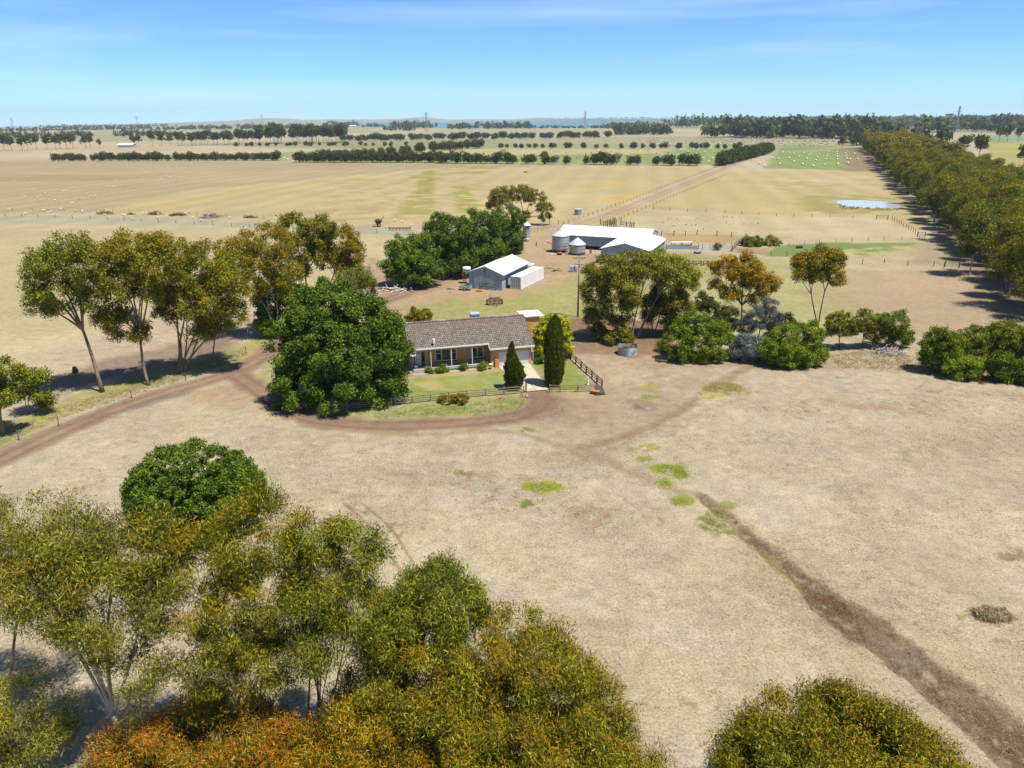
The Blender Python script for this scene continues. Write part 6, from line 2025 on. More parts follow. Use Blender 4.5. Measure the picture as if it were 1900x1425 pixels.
# ================================================================== SMALLER THINGS
def build_poles():
    t = thing('power_pole', 'tall timber power pole with crossarm and transformer beside the olive gum', 'power pole', G(1072, 588), math.radians(-8))
    tim = mat('pole_timber', lin((136, 126, 114)), 0.9, 0.2, 3)
    m = MB()
    m.smooth = True
    m.tube([(0, 0, -0.4), (0, 0, 5), (0, 0, 11.2)], [0.19, 0.16, 0.12], 10)
    m.build('pole', tim, t)
    m = MB()
    m.box(-1.1, -0.08, 10.7, 1.1, 0.06, 10.84)
    ca = m.build('crossarm', tim, t)
    m = MB()
    m.box(-0.85, -0.22, 9.6, 0.85, -0.10, 9.72)
    m.build('crossarm', tim, t)
    for x in (-1.0, -0.5, 0.5, 1.0):
        i = MB()
        i.lathe([(0.03, 0), (0.07, 0.04), (0.04, 0.10), (0.07, 0.15), (0.02, 0.22)], 8, (x, 0, 10.84))
        i.build('insulator', mat('insulator_glaze', (0.5, 0.5, 0.5), 0.3, 0.05), ca)
    m = MB()
    m.lathe([(0.26, 0), (0.29, 0.1), (0.29, 0.75), (0.2, 0.85)], 14, (-0.62, -0.22, 8.7))
    m.build('transformer', mat('transformer_grey', (0.45, 0.47, 0.49), 0.5, 0.1), t)
    m = MB()
    for a, b in (((-0.6, -0.1, 10.7), (0, 0, 9.9)), ((0.6, -0.1, 10.7), (0, 0, 9.9))):
        m.beam(a, b, 0.05)
    m.build('brace', mat('leg_steel', (0.45, 0.46, 0.48)), t)
    m = MB()
    m.lathe([(0.05, 0), (0.12, 0.05), (0.12, 0.4), (0.05, 0.5)], 10, (0.75, -0.2, 9.0))
    m.build('fuse', mat('insulator_glaze', (0.5, 0.5, 0.5)), t)
    # pylons of the far transmission line: lattice towers
    def pylon(px, py, top, lb, k):
        B = G(px, py)
        B[2] = float(land_z(np.array(B[0]), np.array(B[1])))
        d = ray(px, top)
        H = CAM_H + d[2] * B[1] / d[1] - B[2]
        t = thing('power_pylon', lb, 'pylon', B, 0.4, 'pylons of the far power line')
        m = MB()
        w0, w1 = H * 0.085, H * 0.014
        th = H * 0.008
        lv = np.linspace(0, 1, 8) ** 0.85
        cor = lambda f: [(sx * (w0 + (w1 - w0) * min(1, f / 0.75)), sy * (w0 + (w1 - w0) * min(1, f / 0.75)), f * H) for sx, sy in ((-1, -1), (1, -1), (1, 1), (-1, 1))]
        for i in range(7):
            a, b = cor(lv[i]), cor(lv[i + 1])
            for q in range(4):
                m.beam(a[q], b[q], th * 1.3)
                m.beam(a[q], b[(q + 1) % 4], th * 0.8)
        m.build('tower', mat('pylon_steel', (0.30, 0.33, 0.37), 0.6, 0.1, 0.1, 0.2), t)
        for f, s in ((0.78, 0.15), (0.88, 0.12)):
            c = MB()
            c.beam((-s * H, 0, f * H), (s * H, 0, f * H), th * 1.6)
            c.beam((-s * H, 0, f * H), (0, 0, (f + 0.05) * H), th)
            c.beam((s * H, 0, f * H), (0, 0, (f + 0.05) * H), th)
            c.build('crossarm', mat('pylon_steel', (0.30, 0.33, 0.37)), t)
    for k, (px, py, top, lb) in enumerate(((1772, 246, 196, 'nearest pylon above the dark wood on the right'), (1085, 240, 206, 'pylon standing before the right half of the lake'), (792, 246, 207, 'pylon beside the dark plantation under the small peak'), (488, 238, 211, 'pylon in front of the flat-topped hill'), (257, 240, 214, 'pylon on the left above the long dark tree line'), (25, 240, 217, 'farthest left pylon at the picture edge'))):
        pylon(px, py, top, lb, k)
    t = thing('mast', 'pair of slanting pale poles rising from trees by the bright roofs', 'pole', G(1688, 276))
    for dx in (0, 5):
        m = MB()
        m.tube([(dx, 0, 0), (dx + 5, 0, 24)], [0.5, 0.35], 6)
        m.build('pole', tim, t)


def build_animals():
    m = MB()
    m.smooth = True
    rings = [(-0.55, 0.62, 0.05, 0.06), (-0.5, 0.66, 0.20, 0.22), (-0.25, 0.66, 0.26, 0.28), (0.1, 0.65, 0.26, 0.29), (0.35, 0.68, 0.22, 0.25), (0.5, 0.78, 0.14, 0.17), (0.6, 0.88, 0.10, 0.12), (0.68, 0.93, 0.095, 0.10), (0.80, 0.88, 0.075, 0.07), (0.88, 0.84, 0.03, 0.03)]
    n = 10
    vs, fs = [], []
    for x, z, ry, rz in rings:
        for k in range(n):
            a = 2 * math.pi * k / n
            vs.append((x, ry * math.cos(a), z + rz * math.sin(a)))
    for i in range(len(rings) - 1):
        for k in range(n):
            a, b = i * n + k, i * n + (k + 1) % n
            fs.append((a, a + n, b + n, b))
    fs += [tuple(range(n)), tuple(range((len(rings) - 1) * n, len(rings) * n))[::-1]]
    m.add(vs, fs)
    for x, y, kx in ((-0.38, 0.13, -0.05), (-0.38, -0.13, -0.05), (0.3, 0.12, 0.03), (0.3, -0.12, 0.03)):
        m.tube([(x, y, 0.55), (x + kx, y, 0.28), (x, y, 0.0)], [0.09, 0.05, 0.04], 6)
    m.tube([(0.66, 0.08, 0.96), (0.62, 0.2, 0.93)], [0.04, 0.015], 5)
    m.tube([(0.66, -0.08, 0.96), (0.62, -0.2, 0.93)], [0.04, 0.015], 5)
    me = m.mesh('sheep', mat('fleece', (0.66, 0.61, 0.50), 0.95, 0.12, 8))
    Z1 = [(65, 803), (180, 828), (228, 823), (310, 806), (343, 820), (366, 818), (378, 845), (430, 796), (532, 808), (580, 810), (582, 820), (742, 838), (870, 840), (885, 842), (938, 868), (945, 830), (1005, 820), (1008, 832), (1037, 828), (1065, 826), (1115, 858), (1118, 832), (1185, 853), (1313, 830), (1335, 822), (1360, 860), (1418, 878), (1505, 875), (1620, 860)]
    Z2 = [(268, 715), (285, 702), (320, 682), (176, 710), (350, 708), (445, 670), (470, 668), (520, 645), (615, 695), (645, 705), (670, 702), (700, 690), (800, 640), (760, 635), (880, 640), (940, 643), (530, 570), (590, 590), (190, 565), (205, 570), (1098, 550), (1135, 575), (1140, 590), (1110, 600), (1605, 570), (1310, 622), (1425, 622), (1200, 570), (970, 565), (1030, 540), (870, 565), (510, 755), (60, 640), (110, 600), (390, 735), (560, 720), (240, 660), (730, 560), (820, 600), (1240, 600)]
    Z3 = [(960, 880), (1015, 887), (900, 927), (920, 925), (510, 897), (1075, 912)]
    r = np.random.default_rng(3)
    for zs, ox, lb, gr in ((Z1, 0, 'cream sheep in the grey strip around the scrap heaps', 'sheep in the strip by the scrap heaps'), (Z2, 0, 'tiny cream sheep scattered over the wide grey paddock on the left', 'sheep scattered over the grey paddock'), (Z3, 480, 'cream sheep near the red implement and green chaser bin', 'sheep near the red implement')):
        for x, y in zs:
            o = link('sheep', me, None, G(ox + x / 3.8, 180 + y / 3.8), r.uniform(0, 6.28))
            o.scale = (0.85,) * 3
            tag(o, lb, 'sheep', gr)


def build_bales():
    m = MB()
    m.smooth = True
    m.tube([(-0.62, 0, 0.66), (-0.58, 0, 0.66), (0.58, 0, 0.66), (0.62, 0, 0.66)], [0.55, 0.66, 0.66, 0.55], 18)
    white = m.mesh('hay_bale', mat('bale_wrap', (0.78, 0.80, 0.66), 0.4, 0.06, 2))
    straw = m.mesh('hay_bale', mat('bale_straw', (0.42, 0.38, 0.26), 0.95, 0.15, 4))
    r = np.random.default_rng(8)
    A = [(200, 392), (245, 393), (125, 428), (165, 437), (240, 430), (278, 400), (312, 422), (345, 397), (383, 413), (367, 437), (277, 458), (177, 473), (35, 468), (70, 487), (337, 476), (413, 488), (395, 400), (440, 425), (433, 447), (455, 405), (465, 383), (518, 384), (512, 405), (508, 420), (505, 441), (493, 480), (580, 386), (580, 405), (582, 422), (582, 440), (585, 474)]
    A2 = [(640, 398), (645, 415), (650, 435), (672, 440), (657, 467), (703, 400), (724, 438), (648, 383)]
    B = [(1385, 457), (1348, 432), (1410, 432), (1167, 410), (1135, 408), (1190, 375), (1240, 385), (1275, 372), (1360, 388), (1417, 386), (1460, 401), (1490, 410), (1058, 408), (1035, 370), (1313, 453), (1540, 375), (1110, 415), (1250, 410), (1300, 400)]
    C = [(455, 425), (640, 435), (655, 440), (770, 400), (805, 410), (690, 410), (460, 398), (520, 400), (230, 385), (600, 380), (890, 375), (960, 375), (1020, 395), (1100, 390), (630, 430), (700, 385), (560, 390), (380, 392), (300, 380), (160, 400)]
    D = [(1180, 408), (1330, 395), (1400, 400), (1460, 398), (1500, 405), (1760, 395), (1795, 400), (1830, 398), (1690, 404), (1630, 398)]
    D2 = [(150, 395), (165, 398), (180, 432), (205, 440), (110, 400)]
    for zs, ox, me, lb, gr, sc in ((A, 1400, white, 'pale wrapped bale on the mown green field at the end of the track', 'wrapped bales on the mown green field', 1.0), (A2, 1400, white, 'pale wrapped bale on the brown strip beside the mown green field', 'wrapped bales on the brown strip', 1.0),
                                   (B, 950, white, 'pale bale in the green field left of the belt beside the track', 'bales left of the track belt', 1.0), (C, 950, straw, 'small straw-coloured bale behind the long front shelter row', 'straw bales behind the front row', 1.0),
                                   (D, 0, white, 'white bale behind the left front shelter row', 'bales behind the left shelter row', 1.0), (D2, 480, white, 'white bale in the green gap between the front shelter rows', 'bales in the gap', 1.0)):
        for x, y in zs:
            o = link('hay_bale', me, None, G(ox + x / 3.8, 181 + y / 3.8), r.uniform(-0.5, 0.5))
            o.scale = (sc,) * 3
            tag(o, lb, 'bale', gr)
    # the stubble field with hundreds of bales at the foot of the woods: the nearest as things, the rest as one
    far, near_ = [], []
    for _ in range(330):
        px = r.uniform(1180, 1600)
        py = r.uniform(255.5, 271)
        (near_ if py > 264.5 else far).append((px, py))
    for px, py in near_[:130]:
        o = link('hay_bale', straw if r.random() < 0.6 else white, None, G(px, py), r.uniform(0, 3))
        o.scale = (1.05,) * 3
        tag(o, 'bale among the hundreds on the stubble field before the big wood', 'bale', 'bales on the stubble field before the big wood')
    b = MB()
    b.smooth = True
    for px, py in far:
        c = G(px, py)
        a = r.uniform(0, 3)
        dx, dy = math.cos(a) * 0.8, math.sin(a) * 0.8
        b.tube([c + np.array([-dx, -dy, 0.8]), c + np.array([dx, dy, 0.8])], 0.8, 8)
    tag(b.build('distant_bales', mat('bale_straw', (0.42, 0.38, 0.26))), 'rows of tiny far bales at the foot of the big wood', 'bales', None, 'stuff')


def stick_heap(name, label, c, rx, ry, h, n, th, m, seed, cat, ln=None, leafy=None):
    r = np.random.default_rng(seed)
    t = thing(name, label, cat, c)
    b = MB()
    for k in range(n):
        a = r.uniform(0, 6.28)
        q = r.random() ** 0.6
        p = np.array([rx * q * math.cos(a), ry * q * math.sin(a), 0])
        z = h * (1 - q * q) * r.uniform(0.1, 1.0)
        d = unit(np.array([r.normal(), r.normal(), r.normal() * 0.35]))
        L = (ln or max(rx, ry)) * r.uniform(0.3, 0.9)
        p0, p1 = p + np.array([0, 0, z]) - d * L / 2, p + np.array([0, 0, z]) + d * L / 2
        p0[2], p1[2] = max(p0[2], 0.02), max(p1[2], 0.02)
        b.tube([p0, (p0 + p1) / 2 + r.normal(0, L * 0.06, 3) * np.array([1, 1, 0.3]), p1], [th, th * 0.8, th * 0.4], 5)
    b.build('branches', m, t)
    if leafy:
        cn, sz, pal = leafy
        V, K, _ = crown_data([((0, 0, h * 0.3), (rx * 0.8, ry * 0.8, h * 0.5))], cn, sz, pal, r, droop=0.0, asp=0.12, rc=0.3, low=-0.3)
        V[:, 2] = np.maximum(V[:, 2], 0.02)
        link('twigs', leaf_mesh('twigs', V, K), t)
    return t


RUST = lambda: mat('rust', lin((120, 74, 52)), 0.9, 0.3, 4, 0.1, 0, 0.2, (1, 1, 1), lin((84, 58, 46)))
RED = lambda: mat('faded_red', lin((168, 60, 46)), 0.6, 0.15, 3)
DARK = lambda: mat('tyre_rubber', (0.035, 0.035, 0.04), 0.85, 0.1)
WHITE = lambda: mat('white_paint', (0.80, 0.80, 0.78), 0.5, 0.06)


def wheel(t, c, R, w, ax='x'):
    m = MB()
    m.smooth = True
    d = Vector((w / 2, 0, 0)) if ax == 'x' else Vector((0, w / 2, 0))
    c = Vector(c)
    m.tube([c - d, c - d * 0.8, c + d * 0.8, c + d], [R * 0.86, R, R, R * 0.86], 18)
    o = m.build('wheel', DARK(), t)
    m = MB()
    m.tube([c - d * 1.05, c + d * 1.05], R * 0.5, 12)
    m.build('rim', mat('rim_paint', (0.5, 0.45, 0.3), 0.6, 0.1), o)


def build_clutter():
    # scrap and log heaps along the left fence
    wood = mat('dark_logs', lin((112, 84, 60)), 0.95, 0.3, 3, 0, 0, 0.2, (1, 1, 1), lin((150, 116, 70)))
    greyw = mat('grey_logs', lin((128, 116, 110)), 0.95, 0.3, 3)
    for px, py, w, h, lb, m, sd_ in ((196, 397, 2.9, 1.5, 'brown heap of logs farthest left in the grey strip', wood, 1), (243, 398, 1.4, 0.8, 'smallest brown log heap, second from the left', wood, 2), (289, 398, 2.7, 1.3, 'ochre brown log heap in the middle of the line', wood, 3), (329, 400, 3.0, 1.2, 'low flat rusty brown heap left of the grey heap', RUST(), 4), (391, 404, 4.0, 2.2, 'biggest heap, grey dead branches behind the left gums', greyw, 5), (465, 404, 2.6, 0.9, 'thin dark brown heap at the right end of the line', wood, 6)):
        stick_heap('log_heap', lb, G(px, py), w, w * 0.6, h, 55, 0.10, m, sd_, 'heap', w * 1.1)
    stick_heap('dead_branches', 'pale fallen branches in the shade of the near elm', G(735, 540), 3.6, 1.6, 0.8, 34, 0.09, mat('bleached_wood', lin((214, 202, 186)), 0.9, 0.15, 3), 11, 'branches', 3.5)
    stick_heap('dead_branches', 'bleached branch pile at the edge of the elm row by the track', G(816, 517), 1.8, 1.2, 0.9, 24, 0.08, mat('bleached_wood', lin((214, 202, 186))), 12, 'branches', 2.2)
    stick_heap('dead_branches', 'grey fallen boughs below the three small trees', G(1645, 656), 2.9, 1.2, 1.0, 60, 0.05, mat('grey_boughs', lin((176, 166, 158)), 0.9, 0.2, 3), 13, 'branches', 3.2)
    stick_heap('brush_pile', 'brown twiggy brush pile on the open paddock at the right', G(1840, 1142), 1.6, 1.0, 0.42, 260, 0.014, mat('brush_twigs', lin((164, 134, 100)), 0.95, 0.3, 5), 14, 'brush pile', 1.0, (5200, 0.28, 'dry'))
    stick_heap('scrap_steel', 'dark red rusty steel scrap at the foot of the right-hand thicket', G(1795, 706), 0.9, 0.5, 0.5, 24, 0.04, mat('red_rust', lin((112, 48, 42)), 0.8, 0.25, 4), 15, 'scrap', 1.4)
    stick_heap('scrap_steel', 'low rusty rods lying right of the dark red scrap', G(1822, 711), 0.9, 0.3, 0.2, 16, 0.03, RUST(), 16, 'scrap', 1.6)
    stick_heap('scrap_steel', 'brown debris on the ground before the steel shed door', G(888, 541), 0.7, 0.35, 0.3, 16, 0.05, RUST(), 17, 'scrap', 0.9)
    stick_heap('scrap_steel', 'dark odds and ends on the grass by the yard road', G(836, 537), 1.0, 0.4, 0.4, 14, 0.05, mat('dark_metal', (0.06, 0.06, 0.065)), 18, 'scrap', 1.1)
    # a line of rusty harrows in the grass
    t = thing('harrow', 'long row of rusty harrow frames standing in the grass', 'farm machine', G(1310, 493), math.radians(-6))
    for k in range(5):
        f = MB()
        x = -4.2 + 1.75 * k
        for a, b in (((x, 0, 0), (x, 0, 1.1)), ((x + 1.3, 0, 0), (x + 1.3, 0, 1.1)), ((x, 0, 1.1), (x + 1.3, 0, 1.1)), ((x, 0, 0.5), (x + 1.3, 0, 0.5)), ((x, 0, 0.1), (x + 1.3, 0, 1.1)), ((x, 0.6, 0), (x, 0, 1.1)), ((x + 1.3, 0.6, 0), (x + 1.3, 0, 1.1))):
            f.beam(a, b, 0.13)
        f.build('frame', RUST(), t)
    t = thing('rusty_drum', 'dark rusty drum right behind the golden orange gum', 'drum', G(1404, 494))
    m = MB()
    m.tube([(-0.5, 0, 0.45), (-0.45, 0, 0.45), (0.45, 0, 0.45), (0.5, 0, 0.45)], [0.36, 0.45, 0.45, 0.36], 16)
    m.build('body', mat('dark_rust', lin((92, 50, 42)), 0.85, 0.25, 4), t)
    m = MB()
    for x in (-0.25, 0.25):
        m.tube([(x - 0.03, 0, 0.45), (x + 0.03, 0, 0.45)], 0.475, 16)
    m.build('hoop', RUST(), t)
    # seeder wreck on the back lawn
    t = thing('old_implement', 'rusty old cultivator with tines on the back lawn', 'farm machine', G(918, 565), math.radians(12))
    f = MB()
    for y in (-0.9, 0, 0.9):
        f.beam((-1.25, y, 0.75), (1.25, y, 0.75), 0.12)
    for x in (-1.25, 0, 1.25):
        f.beam((x, -0.9, 0.77), (x, 0.9, 0.77), 0.1)
    f.beam((-0.5, -0.9, 0.75), (0, -2.4, 0.45), 0.09)
    f.beam((0.5, -0.9, 0.75), (0, -2.4, 0.45), 0.09)
    f.build('frame', RUST(), t)
    h = MB()
    h.box(-1.1, -0.2, 0.95, 1.1, 0.4, 1.45)
    h.build('seed_box', mat('grey_rust', lin((128, 108, 96)), 0.8, 0.25, 3), t)
    for k in range(9):
        q = MB()
        x = -1.2 + 0.3 * k
        y = -0.9 + 0.9 * (k % 3)
        q.tube([(x, y, 0.75), (x, y + 0.32, 0.5), (x, y + 0.1, 0.12), (x, y - 0.1, 0.0)], [0.04, 0.04, 0.035, 0.02], 5)
        q.build('tine', RUST(), t)
    l = MB()
    l.beam((-0.9, -0.8, 0.8), (-1.0, -0.4, 2.2), 0.08)
    l.build('lever', RUST(), t)
    wheel(t, (-1.5, 0.2, 0.55), 0.55, 0.16)
    wheel(t, (1.5, 0.2, 0.55), 0.55, 0.16)
    # trailer by the steel shed
    t = thing('trailer', 'small box trailer with grey sides parked at the shed corner', 'trailer', G(864, 538), math.radians(-14))
    m = MB()
    m.box(-1.2, -0.6, 0.42, 1.2, 0.6, 0.5)
    m.build('deck', mat('trailer_deck', (0.10, 0.10, 0.10), 0.8, 0.2), t)
    for x0, y0, x1, y1 in ((-1.2, -0.66, 1.2, -0.602), (-1.2, 0.602, 1.2, 0.66), (-1.26, -0.66, -1.202, 0.66), (1.202, -0.66, 1.26, 0.66)):
        m = MB()
        m.box(x0, y0, 0.44, x1, y1, 0.95)
        m.build('side_panel', mat('trailer_grey', (0.40, 0.44, 0.42), 0.5, 0.1), t)
    m = MB()
    m.beam((1.2, 0, 0.46), (2.3, 0, 0.4), 0.07)
    m.build('drawbar', mat('dark_metal', (0.06, 0.06, 0.065)), t)
    wheel(t, (0, -0.75, 0.32), 0.32, 0.18, 'y')
    wheel(t, (0, 0.75, 0.32), 0.32, 0.18, 'y')
    # white tank on a timber stand left of the shed
    t = thing('tank_stand', 'white water tank on a tall timber stand left of the steel shed', 'tank', G(862, 530) + np.array([0.4, 2.5, 0]))
    for x in (-0.7, 0.7):
        for y in (-0.7, 0.7):
            m = MB()
            m.tube([(x, y, -0.1), (x * 0.9, y * 0.9, 2.6)], 0.08, 6)
            m.build('leg', mat('old_timber', lin((128, 104, 84))), t)
    m = MB()
    m.box(-0.9, -0.9, 2.6, 0.9, 0.9, 2.7)
    m.build('platform', mat('old_timber', lin((128, 104, 84))), t)
    m = MB()
    m.smooth = True
    m.tube([(-0.85, 0, 3.2), (-0.8, 0, 3.2), (0.8, 0, 3.2), (0.85, 0, 3.2)], [0.35, 0.5, 0.5, 0.35], 16)
    m.build('tank', WHITE(), t)
    m = MB()
    for a, b in (((-0.7, -0.7, 0.3), (0.66, -0.66, 2.4)), ((0.7, -0.7, 0.3), (-0.66, -0.66, 2.4))):
        m.beam(a, b, 0.06)
    m.build('brace', mat('old_timber', lin((128, 104, 84))), t)
    # red ute under the elms
    t = thing('red_car', 'small red car half hidden behind the steel shed roof', 'car', G(944, 487), math.radians(60))
    m = MB()
    m.smooth = False
    prof = [(-2.0, 0.35), (2.0, 0.35), (2.05, 0.75), (1.1, 0.88), (0.6, 1.38), (-1.2, 1.42), (-1.9, 0.95), (-2.05, 0.7)]
    k = len(prof)
    m.add([(x, -0.82, z) for x, z in prof] + [(x, 0.82, z) for x, z in prof], [tuple(range(k)), tuple(range(2 * k - 1, k - 1, -1))] + [(i, i + k, (i + 1) % k + k, (i + 1) % k) for i in range(k)])
    bo = m.build('body', mat('car_red', lin((206, 30, 42)), 0.3, 0.03, 3, 0, 0, 0.5), t)
    m = MB()
    m.add([(1.06, -0.7, 0.95), (1.06, 0.7, 0.95), (0.68, 0.62, 1.33), (0.68, -0.62, 1.33)], [(0, 1, 2, 3)])
    m.build('windscreen', GLASS(), t)
    for y in (-0.826, 0.826):
        m = MB()
        m.add([(0.85, y, 0.95), (0.5, y, 1.3), (-1.1, y, 1.34), (-1.5, y, 0.98)], [(0, 1, 2, 3) if y > 0 else (3, 2, 1, 0)])
        m.build('side_window', GLASS(), t)
    for x in (-1.25, 1.25):
        for y in (-0.78, 0.78):
            wheel(t, (x, y, 0.32), 0.32, 0.2, 'y')
    # augers and drums under the silos
    t = thing('grain_auger', 'red grain auger with white hopper leaning beside the tall silo', 'farm machine', G(1020, 463))
    m = MB()
    m.tube([(-0.6, 0.2, 2.0), (3.2, -0.6, 0.4)], 0.12, 8)
    m.build('tube', RED(), t)
    m = MB()
    m.lathe([(0.12, -0.25), (0.42, 0.25)], 10, (-0.7, 0.2, 2.1))
    m.build('hopper', WHITE(), t)
    m = MB()
    m.beam((1.2, -0.6, 0.1), (1.2, 0, 1.2), 0.06)
    m.beam((1.2, 0.6, 0.1), (1.2, 0, 1.2), 0.06)
    m.build('leg', mat('leg_steel', (0.45, 0.46, 0.48)), t)
    wheel(t, (1.2, -0.65, 0.25), 0.25, 0.12, 'y')
    wheel(t, (1.2, 0.65, 0.25), 0.25, 0.12, 'y')
    t = thing('fuel_tank', 'red cylindrical tank lying in front of the tall silo', 'tank', G(1038, 473.5))
    m = MB()
    m.smooth = True
    m.tube([(-0.7, 0, 0.5), (-0.6, 0, 0.5), (0.6, 0, 0.5), (0.7, 0, 0.5)], [0.25, 0.38, 0.38, 0.25], 14)
    m.build('tank', RED(), t)
    for x in (-0.4, 0.4):
        m = MB()
        m.box(x - 0.06, -0.3, 0, x + 0.06, 0.3, 0.2)
        m.build('cradle', mat('dark_metal', (0.06, 0.06, 0.065)), t)
    stick_heap('silo_junk', 'white pipes and hoses lying around the silo legs', G(1024, 472), 1.3, 0.5, 0.3, 14, 0.06, WHITE(), 21, 'junk', 1.4)
    stick_heap('silo_junk', 'pale pipework between the two round silos', G(1053, 473), 1.1, 0.5, 0.7, 14, 0.05, mat('bleached_wood', lin((214, 202, 186))), 22, 'junk', 1.3)
    t = thing('orange_drum', 'orange drum standing under the raised shearing shed', 'drum', G(1096, 470))
    m = MB()
    m.lathe([(0.3, 0), (0.32, 0.05), (0.32, 0.85), (0.3, 0.9)], 16)
    m.build('body', mat('orange_paint', lin((224, 104, 30)), 0.5, 0.1), t)
    m = MB()
    m.lathe([(0.335, 0.28), (0.345, 0.30), (0.335, 0.32)], 16, cap=False)
    m.lathe([(0.335, 0.58), (0.345, 0.60), (0.335, 0.62)], 16, cap=False)
    m.build('hoop', mat('orange_paint', lin((224, 104, 30))), t)
    # pallet tank by the pole, pipes on the grass
    t = thing('pallet_tank', 'blue and white caged liquid tank near the power pole top', 'tank', G(1064, 504))
    m = MB()
    m.box(-0.75, -0.55, 0.14, 0.75, 0.55, 1.3)
    m.build('tank', mat('ibc_blue', (0.42, 0.52, 0.64), 0.5, 0.1), t)
    c = MB()
    for x in (-0.78, 0, 0.78):
        for y in (-0.58, 0.58):
            c.beam((x, y, 0.14), (x, y, 1.34), 0.05)
    for z in (0.5, 0.9, 1.32):
        c.beam((-0.78, -0.58, z), (0.78, -0.58, z), 0.04)
        c.beam((-0.78, 0.58, z), (0.78, 0.58, z), 0.04)
    c.build('cage', mat('leg_steel', (0.45, 0.46, 0.48)), t)
    m = MB()
    for x in (-0.6, 0, 0.6):
        m.box(x - 0.12, -0.55, 0, x + 0.12, 0.55, 0.13)
    m.build('pallet', mat('old_timber', lin((128, 104, 84))), t)
    stick_heap('pipe_stack', 'dark pipes lying on the grass right of the container', G(1030, 503), 1.6, 0.5, 0.15, 9, 0.07, mat('dark_metal', (0.06, 0.06, 0.065)), 24, 'pipes', 2.4)
    stick_heap('pipe_stack', 'long thin pipe lying by the far end of the container', G(1016, 499), 1.6, 0.2, 0.1, 4, 0.05, mat('old_timber', lin((128, 104, 84))), 25, 'pipes', 3.6)
    # troughs
    for (px, py), lb, R, c in (((1294, 470), 'round black water trough on the grass by the yards', 0.95, (0.05, 0.055, 0.06)),):
        t = thing('water_trough', lb, 'trough', G(px, py))
        m = MB()
        m.lathe([(R * 0.92, 0), (R, 0.1), (R, 0.5), (R * 0.9, 0.5), (R * 0.88, 0.38)], 24)
        m.build('tub', mat('trough_black', c, 0.6, 0.1), t)
        m = MB()
        m.lathe([(0.01, 0.42), (R * 0.86, 0.42)], 24, cap=False)
        m.build('water', mat('trough_water', (0.55, 0.62, 0.70), 0.1, 0.03), t)
    for (px, py), lb, w, c in (((1452, 458), 'pale green concrete trough at the edge of the weedy plot', 1.9, (0.52, 0.58, 0.48)), ((1483, 460.5), 'dark rectangular trough on the weedy plot', 1.6, (0.05, 0.06, 0.055)), ((975, 320), 'dark trough alone in the middle paddock', 2.4, (0.04, 0.035, 0.03)), ((1326, 311), 'pale green trough where track and front row meet', 2.6, (0.45, 0.52, 0.46))):
        t = thing('stock_trough', lb, 'trough', G(px, py))
        m = MB()
        m.box(-w / 2, -0.4, 0, w / 2, -0.3, 0.6)
        m.box(-w / 2, 0.3, 0, w / 2, 0.4, 0.6)
        m.box(-w / 2, -0.297, 0, -w / 2 + 0.1, 0.297, 0.6)
        m.box(w / 2 - 0.1, -0.297, 0, w / 2, 0.297, 0.6)
        m.build('basin', mat('trough_%d' % px, c, 0.8, 0.1), t)
        m = MB()
        m.box(-w / 2 + 0.1, -0.296, 0.3, w / 2 - 0.1, 0.296, 0.45)
        m.build('water', mat('trough_water', (0.55, 0.62, 0.70)), t)
    # corrugated tanks
    t = thing('water_tank', 'grey corrugated water tank standing in the dry middle paddock', 'tank', G(1072.5, 398))
    m = MB()
    m.smooth = True
    R = 1.35
    m.lathe([(R, 0)] + [(R + 0.03 * (i % 2), 0.1 + 0.1 * i) for i in range(20)], 30)
    m.build('body', mat('old_zinc', (0.34, 0.36, 0.39), 0.45, 0.3, 0.8, 0.35), t)
    m = MB()
    m.lathe([(R + 0.08, 2.02), (R + 0.08, 2.08), (0.05, 2.25)], 24)
    m.build('lid', mat('silo_roof', (0.66, 0.66, 0.66)), t)
    t = thing('cut_down_tank', 'open cut-down corrugated tank filled with dry grass and weeds', 'tank', G(1164, 656.5))
    R = 1.45
    n = 36
    vs, fs = [], []
    for j in range(12):
        for k in range(n):
            a = 2 * math.pi * k / n
            rr = R + 0.03 * (j % 2)
            vs.append((rr * math.cos(a), rr * math.sin(a), j * 0.105 + (0.12 * math.sin(3 * a) + 0.12 if j == 11 else 0)))
    for j in range(11):
        for k in range(n):
            a, b = j * n + k, j * n + (k + 1) % n
            fs.append((a, b, b + n, a + n))
    m = MB()
    m.smooth = True
    m.add(vs, fs)
    m.build('ring', mat('tank_zinc', (0.36, 0.45, 0.52), 0.45, 0.25, 1.2, 0.2, 0, 0.4, (1, 1, 0.4), (0.58, 0.62, 0.66)), t)
    r = np.random.default_rng(4)
    V, K, _ = crown_data([((0, 0, 0.75), (1.2, 1.2, 0.55))], 4200, 0.45, 'dry', r, droop=-0.5, asp=0.07, rc=0.4)
    V[:, 2] = np.maximum(V[:, 2], 0.05)
    link('dry_weeds', leaf_mesh('dry_weeds', V, K), t)
    # farm machines in the strip by the fence
    t = thing('chaser_bin', 'green grain bin on wheels with red auger beside the fence', 'farm machine', G(702, 420.5), math.radians(20))
    t.scale = (0.8, 0.8, 0.8)
    m = MB()
    m.add([(-1.6, -1.2, 2.6), (1.6, -1.2, 2.6), (1.6, 1.2, 2.6), (-1.6, 1.2, 2.6), (-0.7, -0.5, 1.0), (0.7, -0.5, 1.0), (0.7, 0.5, 1.0), (-0.7, 0.5, 1.0)], [(0, 1, 2, 3), (7, 6, 5, 4), (4, 5, 1, 0), (5, 6, 2, 1), (6, 7, 3, 2), (7, 4, 0, 3)])
    m.build('bin', mat('faded_green', lin((46, 92, 70)), 0.5, 0.15), t)
    m = MB()
    m.box(-0.9, -0.5, 2.602, 0.9, 0.6, 3.2)
    m.build('cover', RED(), t)
    m = MB()
